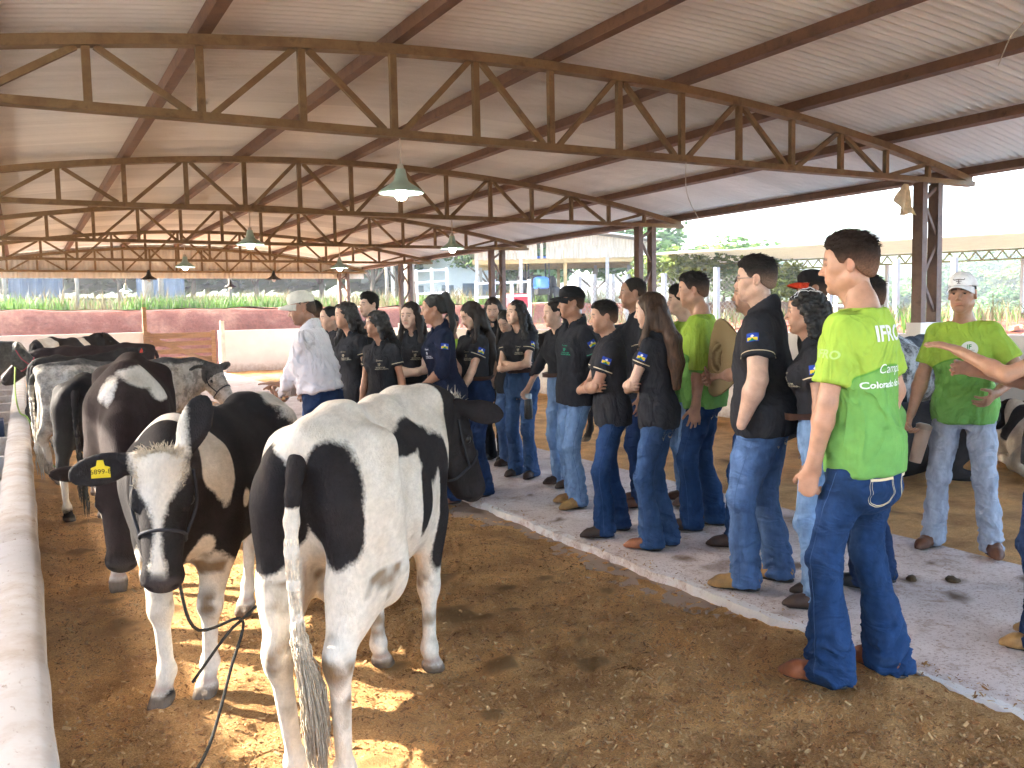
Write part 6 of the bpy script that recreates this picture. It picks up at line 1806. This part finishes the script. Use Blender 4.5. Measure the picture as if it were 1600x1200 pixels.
cow('black heifer with white socks half hidden behind the brown one', (.50, 8.05, 0), R(-14), .98, 1.0, M_HOL, base=0.0, seed=37, h=.025, tailcol=(.03, .025, .02), patches=[((.13, -.65, .2), (.12, .2, .3), 1), ((-.13, -.6, .3), (.12, .2, .2), 1), ((0, .4, .2), (.3, .2, .25), 1)], headpatch=DARK, head=((0, .93, .8), 0, -50))
TAILSPLIT[41] = .95
cow('grey speckled heifer standing side on with white tail', (.83, 9.45, 0), R(-84), 1.02, 1.0, M_GRY, base=1.0, seed=41, h=.026, patches=[((0, .1, 1.13), (.12, .9, .05), -1), ((0, .95, 1.0), (.2, .2, .2), -1)], head=((-.02, .88, 1.0), -58, -48), headpatch=lambda l: np.where(l[:, 1] < .1, -.04, .06), halter='dark', tailcol=(.75, .72, .66), ears=(5, 10), dirt=.8)
cow('all black heifer with a red ear tag behind the grey one', (.62, 12.6, 0), R(-46), .98, 1.0, M_HOL, base=0.0, seed=43, h=.024, patches=[((.13, -.7, .2), (.1, .2, .4), 1)], tailcol=(.05, .045, .04), head=((.10, .86, 1.13), -95, -30), headpatch=DARK, ears=(5, 0), tags=[(-1, 'red', '')])
cow('black and white heifer farthest back near the end wall', (.75, 18.6, 0), R(-45), 1.10, 1.0, M_HOL, base=0.0, seed=47, h=.026, patches=[((0, -.55, .95), (.35, .14, .5), 1), ((0, .25, .95), (.35, .08, .4), 1)], head=((0, .86, 1.13), -45, -30), headpatch=DARK, ears=(0, 0))
cow('brown and white calf with its head over the trough end', (.98, 14.4, 0), R(82), 1.05, 1.0, M_BRN, base=0.0, seed=53, h=.026, patches=[((0, .6, .7), (.2, .2, .3), 1), ((0, -.6, .3), (.4, .4, .4), 1)], head=((0, .92, .98), 15, -40), headpatch=blaze(0), ears=(10, 10))
cow('grey faced heifer with a pink halter across the trough', (-1.00, 12.9, 0), R(-66), 1.10, 1.0, M_GRY, base=0.3, seed=59, h=.025, patches=[], head=((.02, .88, 1.12), -12, -42), headpatch=blaze(0), ears=(10, 10), halter='pink', parts=())
TAILSPLIT[61] = -9
cow('roan speckled heifer seen from behind near the side wall', (7.75, 5.75, 0), R(-70), 1.08, 1.0, M_ROAN, base=1.0, seed=61, h=.024, patches=[((0, -.75, .55), (.3, .2, .25), -1), ((0, .4, 1.0), (.3, .5, .3), -1)], head=((0, .9, .9), 0, -50), headpatch=DARK, tailcol=(.02, .02, .02))
cow('black cow lying on the bedding behind the nearest boy', (6.75, 5.05, 0), R(60), 1.1, 1.0, M_HOL, base=0.0, seed=67, h=.025, patches=[((0, .55, .62), (.2, .1, .2), 1)], head=((-.1, .82, .62), 20, -25), headpatch=DARK, lying=True)
cow('white calf lying on the bedding behind the boy in the white cap', (8.0, 4.55, 0), R(-40), .9, 1.0, M_HOL, base=1.0, seed=71, h=.026, patches=[((0, .3, 1.0), (.3, .2, .3), -1)], head=((0, .82, .60), 10, -25), headpatch=DARK, lying=True)
cow('tall black cow standing behind the students near the second column', (6.35, 8.9, 0), R(100), 1.22, 1.0, M_HOL, base=0.0, seed=73, h=.025, patches=[], head=((0, .9, 1.0), 0, -35), headpatch=DARK)

# ================================================================== the visitors
def world_of(p, v): 
    r = p['root']; return np.array(Matrix.Translation(r.location) @ Matrix.Rotation(r.rotation_euler[2], 4, 'Z') @ Vector(v))
BACK_WHITE = plain('print_white', (.80, .82, .78), .8, .15, .03)
BACK_FAINT = plain('print_pale_green', (.45, .66, .22), .8, .15, .03)
def back_print(p, sl=True):
    T, Rt = p['T'], p['Rt']; upv = Rt @ np.array([0, 0, 1.]); rgt = Rt @ np.array([1., 0, 0]); inn = Rt @ np.array([0, 1., 0])
    put_text('back_lettering', 'IFRO', p['sb'], T((0, -.14, .435)), rgt, upv, inn, .083, BACK_WHITE, p['so'], bold=True)
    put_text('back_lettering', 'Campus', p['sb'], T((.01, -.14, .315)), rgt, upv, inn, .050, BACK_WHITE, p['so'], shear=.2)
    put_text('back_lettering', 'Colorado do Oeste', p['sb'], T((.012, -.14, .262)), rgt, upv, inn, .035, BACK_WHITE, p['so'], bold=True)
    if sl:
        S, E, W = p['arms'][-1]; u = nrm(E - S); out = nrm(Rt @ np.array([-1., .1, 0])); out = nrm(out - u * (out @ u))
        put_text('sleeve_lettering', 'IFRO', p['sb'], lerp(S, E, .42) + out * .07, nrm(np.cross(-u, out)), -u, -out, .045, BACK_FAINT, p['so'], bold=True)
def badge(p, x=-.07, z=.40):
    T, Rt = p['T'], p['Rt']; n = 20; inn = Rt @ np.array([0, -1., 0]); V = []
    for rr in (0.001, .025, .046):
        for q in range(n):
            a = 2 * math.pi * q / n; o = T((x, .15, z)) + Rt @ np.array([math.cos(a) * rr, 0, math.sin(a) * rr]); hit = p['sb'].ray_cast(Vector(o - inn * .2), Vector(inn), .5)
            V.append(np.array(hit[0]) - inn * .003 if hit[0] is not None else o)
    F = np.array([(i * n + q, i * n + (q + 1) % n, (i + 1) * n + (q + 1) % n, (i + 1) * n + q) for i in range(2) for q in range(n)])
    b = mobj('round_badge', np.array(V), F, BACK_WHITE, p['so'])
    put_text('badge_emblem', 'IF', p['sb'], T((x, .15, z + .004)), Rt @ np.array([-1., 0, 0]), Rt @ np.array([0, 0, 1.]), inn, .034, plain('badge_green', (.03, .28, .06)), b, bold=True, off=.005)
    put_text('badge_text', 'INSTITUTO', p['sb'], T((x, .15, z - .012)), Rt @ np.array([-1., 0, 0]), Rt @ np.array([0, 0, 1.]), inn, .011, plain('badge_ink', (.06, .06, .07)), b, off=.005)
    put_text('badge_text', 'FEDERAL', p['sb'], T((x, .15, z - .024)), Rt @ np.array([-1., 0, 0]), Rt @ np.array([0, 0, 1.]), inn, .011, plain('badge_ink', (.06, .06, .07)), b, off=.005)

man = person('man in a white long sleeved shirt and cream cap gesturing with both hands', 1.94, 6.41, 1.73, 68, skin='brown', hair='cap', hcol='grey', top='dress', jeans='dark', boots='brown', la=((.0, .30, .98), (.9, -.5, -.8)), ra=((.04, .32, 1.10), (.9, -.6, -.8)),
    head=(22, 12), lean=(9, 0), z0=.01, cap='snap', capcol=(.64, .61, .53), stub=.8, build=1.12, curlL=50, curlR=20, pointR=True, nL=(.3, -.6, .6), nR=(0, -.3, -1), dL=(.1, 1, .25), dR=(.1, 1, .1), hvol=1)
ring_band('wrist_watch', bvh_of(*join([tubev([man['arms'][-1][2] - nrm(man['arms'][-1][2] - man['arms'][-1][1]) * .05, man['arms'][-1][2]], .031, 12)])), lerp(man['arms'][-1][1], man['arms'][-1][2], .90), man['arms'][-1][2] - man['arms'][-1][1], .033, .022, plain('watch_steel', (.7, .7, .7), .25, .5, metal=.9), man['root'], off=.004)
person('boy with short black hair right behind the man in the cream cap', 2.52, 8.49, 1.66, 60, hair='short', jeans='mid', head=(0, 0), seed=2)
person('girl with hair tied back behind the man in the cream cap', 2.62, 8.15, 1.60, 100, sex='f', skin='light', hair='pony', jeans='mid', hairlen=.22, head=(10, 5), seed=3)
person('girl with long curly black hair and light jeans next to the man', 2.45, 7.15, 1.62, 128, sex='f', hair='curly', hairlen=.36, jeans='light', logo='cream', head=(-25, 0), la='down', ra='down', seed=4)
person('tall boy with straight fringe behind the curly haired girl', 3.03, 8.21, 1.73, 130, hair='fringe', jeans='mid', head=(-5, 0), skin='light', seed=5)
person('short girl with black wavy hair and untucked black shirt looking left', 2.50, 6.60, 1.54, 148, sex='f', skin='brown', hair='curly', hairlen=.20, hvol=.85, jeans='light', logo='cream', head=(-50, 0), seed=6)
person('girl with long brown hair facing the camera with crossed arms', 2.93, 6.99, 1.61, 162, sex='f', skin='fair', hair='long', hcol='dbrown', hairlen=.30, jeans='mid', logo='cream', la='crossL', ra='crossR', head=(-12, 3), seed=7)
nv = person('woman in a navy shirt with a high ponytail, hand at her waist', 2.92, 6.34, 1.66, 112, sex='f', skin='brown', hair='pony', hairlen=.26, hvol=1.15, top='navy', jeans='dark', logo='white', flag='L', la='waist', ra='pocket', head=(-22, 2), build=1.1, seed=8, nL=(0, -1, .2), curlL=20)
person('short person in a green shirt behind the ponytail woman', 3.62, 7.66, 1.52, 165, sex='f', skin='brown', hair='pony', hairlen=.15, top='tee', jeans='light', boots='tan', head=(5, 0), seed=9)
ph = person('girl with long straight hair holding a phone low before her', 3.24, 6.44, 1.60, 128, sex='f', skin='light', hair='long', hcol='dbrown', hairlen=.40, jeans='dark', boots='rust', logo='cream', flag='L', la='clasp', ra='clasp', head=(-10, 24), tuck=True, belt='buckle', flare=1.15, seed=10)
person('girl in all black at the back looking down', 4.17, 7.85, 1.66, 150, sex='f', skin='light', hair='long', hcol='dbrown', hairlen=.25, jeans='black', boots='black', logo='cream', head=(25, 18), seed=11)
person('girl with a black fringe bowing her head at the back', 4.12, 7.45, 1.53, 140, sex='f', skin='light', hair='long', hairlen=.22, jeans='blue', boots='dark', logo='cream', head=(10, 28), seed=12)
person('girl with long wavy black hair, crossed arms and blue jeans', 3.95, 6.92, 1.61, 150, sex='f', skin='light', hair='curly', hairlen=.38, hvol=.9, jeans='mid', boots='dark', logo='cream', flag='L', la='crossL', ra='crossR', head=(-24, -4), tuck=True, belt='buckle', flare=1.1, seed=13)
bt = person('person in black long sleeves behind the capped boy holding a black bottle', 4.03, 6.36, 1.60, 128, sex='f', skin='light', hair='pony', jeans='light', boots='dark', sleeve=1.9, stripe=False, la='down', ra=((.40, .16, .86), (.5, -1, -.2)), tuck=True, belt='plain', curlR=60, head=(-10, 0), seed=14, flare=1.05)
cb = person('boy in a black cap and black polo with light blue jeans', 3.69, 5.64, 1.68, 118, skin='brown', hair='cap', jeans='light', boots='tan', logo='green', flag='L', la='back', ra='back', cap='plain', capcol=(.018, .018, .02), head=(-18, 2), seed=15, feet=((-.09, .05, 10), (.10, -.03, -12)))
person('tall man with receding short hair behind the crossed arm pair', 4.12, 5.38, 1.75, 98, skin='brown', hair='crop', jeans='dark', boots='brown', head=(0, 0), seed=16)
px_ = person('boy in a black polo with crossed arms and brown boots', 3.42, 4.78, 1.57, 100, skin='tan', hair='short', hvol=.8, jeans='indigo', boots='dark', flag='L', la='crossL', ra='crossR', head=(0, 2), seed=17, stub=.5, feet=((-.10, .10, 8), (.10, -.06, -8)))
lg_ = person('girl with long straight brown hair and flared jeans, arms crossed', 3.45, 4.33, 1.61, 78, sex='f', skin='light', hair='long', hcol='brown', hairlen=.40, jeans='mid', boots='rust', flag='L', la='crossL', ra='crossR', head=(8, 6), flare=1.12, seed=18, feet=((-.08, .05, 5), (.08, -.03, -5)))
g2 = person('boy in a green shirt with a round chest badge and light jeans', 4.47, 5.24, 1.69, 115, skin='light', hair='fringe', top='tee', jeans='light', boots='brown', head=(-15, 0), seed=19); badge(g2, -.06)
g1 = person('boy in a green long sleeved shirt with a high fade haircut', 4.03, 4.56, 1.75, 84, skin='tan', hair='short', top='teelong', sleeve=1.15, jeans='indigo', boots='dark', head=(4, 0), seed=20, feet=((-.10, .09, 6), (.10, -.05, -8)))
sh = person('boy holding a straw hat against his chest behind the boy with glasses', 4.01, 4.06, 1.70, 92, skin='tan', hair='short', hvol=1.2, jeans='indigo', boots='dark', la='holdhat', ra='holdhat', head=(3, 0), seed=21, feet=((-.10, .14, 6), (.10, -.05, -8)))
gl = person('big boy with glasses in a black polo and light jeans, hand in pocket', 3.44, 3.41, 1.77, 80, skin='light', hair='short', hvol=1.1, jeans='blue', boots='tan', flag='L', la='pocket', ra='pocket', head=(4, 0), build=1.22, glasses=True, near=True, seed=22, feet=((-.11, .10, 8), (.12, -.04, -8)), stack=1.1)
br = person('girl with curly hair and white laced braids in a black polo', 3.46, 3.06, 1.585, 92, sex='f', skin='tan', hair='curly', hairlen=.20, hvol=.9, jeans='light', boots='dark', flag='L', logo='cream', la='down', ra='down', head=(2, -2), near=True, tuck=True, belt='plain', seed=23)
person('man in a dark cap with an orange brim at the back', 4.81, 4.24, 1.74, 100, skin='brown', hair='cap', jeans='mid', boots='brown', cap='redbrim', capcol=(.02, .018, .02), seed=24)
nb = person('nearest boy seen from behind in a green lettered shirt and blue jeans', 2.84, 2.30, 1.765, 63, build=.92, flare=1.20, baggy=True, skin='tan', hair='short', hvol=1.15, hcol='dbrown', top='tee', jeans='indigo', boots='rust', la=((.225, .10, .84), (.9, -1, 0)), ra='pocket', head=(22, 0), z0=.065, near=True, seed=25, stack=1.35, feet=((-.13, .08, 14), (.14, -.03, -12)), curlL=55)
back_print(nb)
gb = person('person in a green shirt hidden behind the nearest boy', 3.93, 3.12, 1.66, 75, skin='brown', hair='short', top='teelong', sleeve=1.5, jeans='dark', boots='black', seed=26)
wc = person('boy in a white cap and green shirt facing the camera', 4.94, 3.27, 1.67, 172, skin='tan', hair='cap', top='tee', jeans='vlight', boots='brown', la=((.20, .22, 1.05), (.9, -.6, -.5)), ra='hold', cap='logo', capcol=(.88, .88, .90), head=(-4, -5), seed=27, near=True, feet=((-.17, .02, 18), (.17, 0, -18)), stack=1.0, curlR=55); badge(wc, -.05)
rp = person('person at the right edge pointing with an outstretched arm', 3.85, 2.13, 1.66, 88, lean=(-8, 0), sex='f', skin='tan', hair='curly', hairlen=.42, jeans='dark', boots='tan', la=((.10, .44, 1.32), (.8, -.3, -.9)), ra=((.05, .38, 1.22), (.8, -.3, -.9)), seed=28, flare=1.5, curlL=12, nL=(.2, .1, -1), near=True, head=(0, 0), dL=(.25, 1, .35))
person('person mostly outside the right picture edge in blue jeans and brown boots', 4.62, 2.42, 1.70, 95, skin='tan', hair='short', jeans='mid', boots='brown', seed=29)

# ---- things they hold
def bottle(name, loc, prof, mats, label, cat='bottle', tilt=(0, 0, 0)):
    t = empty(name, loc, 0, label=label, cat=cat); t.rotation_euler = tilt
    for nm_, pr, m_ in zip(('bottle_body', 'bottle_lid'), prof, mats): lathe(nm_, pr, m_, t, 20)
w = world_of(bt, bt['arms'][1][2])
bottle('water_bottle', (w[0] - .0, w[1], w[2] - .27), [[(.001, 0), (.036, .002), (.038, .02), (.036, .16), (.030, .18)], [(.031, .18), (.032, .215), (.028, .225), (.001, .226)]], [plain('bottle_black', (.012, .012, .013), .35, .5), plain('bottle_clear_lid', (.45, .55, .6), .2, .5)], 'black drinking bottle with a pale lid held low')
w = world_of(wc, wc['arms'][1][2])
bottle('tumbler', (w[0], w[1] - .03, w[2] - .30), [[(.001, 0), (.034, .002), (.036, .02), (.045, .21), (.043, .22)], [(.046, .21), (.047, .235), (.03, .245), (.001, .246)]], [plain('tumbler_beige', (.36, .25, .19), .5, .4), plain('tumbler_lid', (.30, .22, .17), .4)], 'beige insulated tumbler in the hand of the boy in the white cap', 'tumbler', (R(8), R(10), 0))
w = world_of(cb, cb['arms'][-1][2] + np.array([0, -.06, -.05]))
bottle('teal_cup', (w[0] + .08, w[1] - .02, w[2] - .02), [[(.001, 0), (.036, .002), (.042, .10), (.040, .105)], [(.043, .098), (.044, .115), (.001, .118)]], [plain('cup_teal', (.03, .12, .17), .35, .4), plain('cup_lid', (.05, .16, .22), .4)], 'small teal cup held behind the back of the capped boy', 'cup', (R(60), 0, R(40)))
w = world_of(ph, (ph['arms'][-1][2] + ph['arms'][1][2]) / 2 + np.array([-.0, .05, -.08]))
t = empty('phone', tuple(w), R(30), label='patterned phone held by the girl with long straight hair', cat='phone'); t.rotation_euler = (R(60), R(10), R(40))
box('phone_case', -.037, .037, -.005, .005, -.075, .075, plain('phone_case', (.50, .40, .42), .5), t); box('phone_screen', -.034, .034, -.0068, -.0052, -.070, .070, plain('phone_glass', (.01, .01, .012), .1, .5), t)
# straw hat
def hat():
    f = sh; c = world_of(f, f['T']((.0, .225, .33))); d = np.array(nrm(Matrix.Rotation(f['root'].rotation_euler[2], 3, 'Z') @ Vector((-.38, .92, .1))))
    m, t, b = nodes('straw', .8, .2); wv = nd(t, 'ShaderNodeTexWave', Scale=60.0, Distortion=1.5); wv.wave_type = 'RINGS'; wv.rings_direction = 'Z'; tc = nd(t, 'ShaderNodeTexCoord'); t.links.new(tc.outputs['Object'], wv.inputs[0])
    r = ramp(t, wv.outputs['Color'], [(0, (.20, .13, .055)), (1, (.46, .34, .17))]); t.links.new(r.outputs[0], b.inputs['Base Color']); bumpn(t, b, wv.outputs['Fac'], .6, .006)
    c = c + np.array([-.03, .0, 0]); e = empty('straw_hat', tuple(c), 0, label='wide brimmed straw hat held against a chest', cat='hat'); e.rotation_euler = Vector(-d).to_track_quat('Z', 'Y').to_euler()
    n = 40; pr = [(.001, .105), (.05, .108), (.072, .098), (.082, .06), (.088, .01), (.10, 0), (.15, -.004), (.20, .008), (.206, .012), (.20, .003), (.15, -.009), (.10, -.005), (.08, .01), (.074, .06), (.06, .092), (.001, .098)]; V = []
    for rr, z in pr:
        for q in range(n):
            a = 2 * math.pi * q / n; bend = .055 * (math.cos(a) ** 2) * max(0, (rr - .09) / .11); V.append((rr * math.cos(a), rr * math.sin(a) * 1.05, z + bend))
    F = np.array([(i * n + q, i * n + (q + 1) % n, (i + 1) * n + (q + 1) % n, (i + 1) * n + q) for i in range(len(pr) - 1) for q in range(n)])
    e.scale = (1.15,) * 3
    mobj('hat_body', np.array(V), F, m, e)
    lathe('hat_band', [(.089, .012), (.0895, .034), (.087, .036), (.0875, .012)], plain('hat_band', (.10, .05, .02)), e, 32)
hat()
# white lacing in the braids
def lace():
    hb = bvh_of(*br['hair']); m = plain('white_lace', (.8, .8, .8), .8)
    for s in (-1, -.35, .45):
        pts = []
        cen = br['HL']([(0, -.01, .03)])[0]
        for i, a in enumerate(np.linspace(.55, 2.4, 15)):
            d = br['Rh'] @ nrm((s * .5 + (.07 if i % 2 else -.07), math.cos(a), math.sin(a)))
            hit = hb.ray_cast(Vector(cen + d * .3), Vector(-d), .3)
            if hit[0] is not None: pts.append(np.array(hit[0]) + d * .003)
        tube('braid_lace', pts, .0024, m, br['root'], 5)
lace()
# stitching on the nearest boy's jeans
def near_jeans(p, dz=0.0, wd=1.0):
    T, Rt = p['T'], p['Rt']; inn = Rt @ np.array([0, 1., 0]); jb_ = p['jb']
    for sd in (-1, 1):
        x0, x1 = (.035, .125) if sd > 0 else (-.125, -.035)
        for off in (0, .006):
            stitch('pocket_stitch', [T((x0 + off, -.16, -.065 + dz)), T((x0 + off, -.16, -.15 + dz)), T(((x0 + x1) / 2, -.16, -.185 + off + dz)), T((x1 - off, -.16, -.15 + dz)), T((x1 - off, -.16, -.065 + dz))], jb_, inn, M_STITCH, p['root'], .0028, .003, 40)
        stitch('pocket_hem', [T((x0, -.16, -.078 + dz)), T(((x0 + x1) / 2, -.16, -.079 + dz)), T((x1, -.16, -.078 + dz))], jb_, inn, M_STITCH, p['root'], .010, .0034, 14)
    for i, sd in ((0, -1),):
        H_, K, A = p['hips'][i], p['knees'][i], p['ankles'][i]; o = np.array([-.25, 0, 0])
        stitch('side_seam', [T((-.2, -.02, .03)), lerp(H_, K, .5) + o, K + o, lerp(K, A, .5) + o, A + o + np.array([0, .01, -.03])], jb_, np.array([1., .1, 0]), plain('seam_pale', (.05, .10, .22), .9), p['root'], .0022, .003, 60)
near_jeans(nb)
for q_ in (gl, lg_, cb, px_, g1): near_jeans(q_, .035, .0022)

# ---- the dusty air
def haze():
    m = bpy.data.materials.new('dusty_air'); m.use_nodes = True; t = m.node_tree; t.nodes.clear(); out = t.nodes.new('ShaderNodeOutputMaterial'); v = t.nodes.new('ShaderNodeVolumePrincipled')
    v.inputs['Color'].default_value = (.93, .95, 1, 1); v.inputs['Density'].default_value = .0010; v.inputs['Anisotropy'].default_value = .35; t.links.new(v.outputs[0], out.inputs['Volume'])
    o = mobj('haze', boxv(-720, 920, -320, 1020, -30, 75), np.array(CUBE_F), m, None, smooth=False); set_props(o, 'thin dusty air filling the whole scene', 'haze', kind='stuff')
haze()
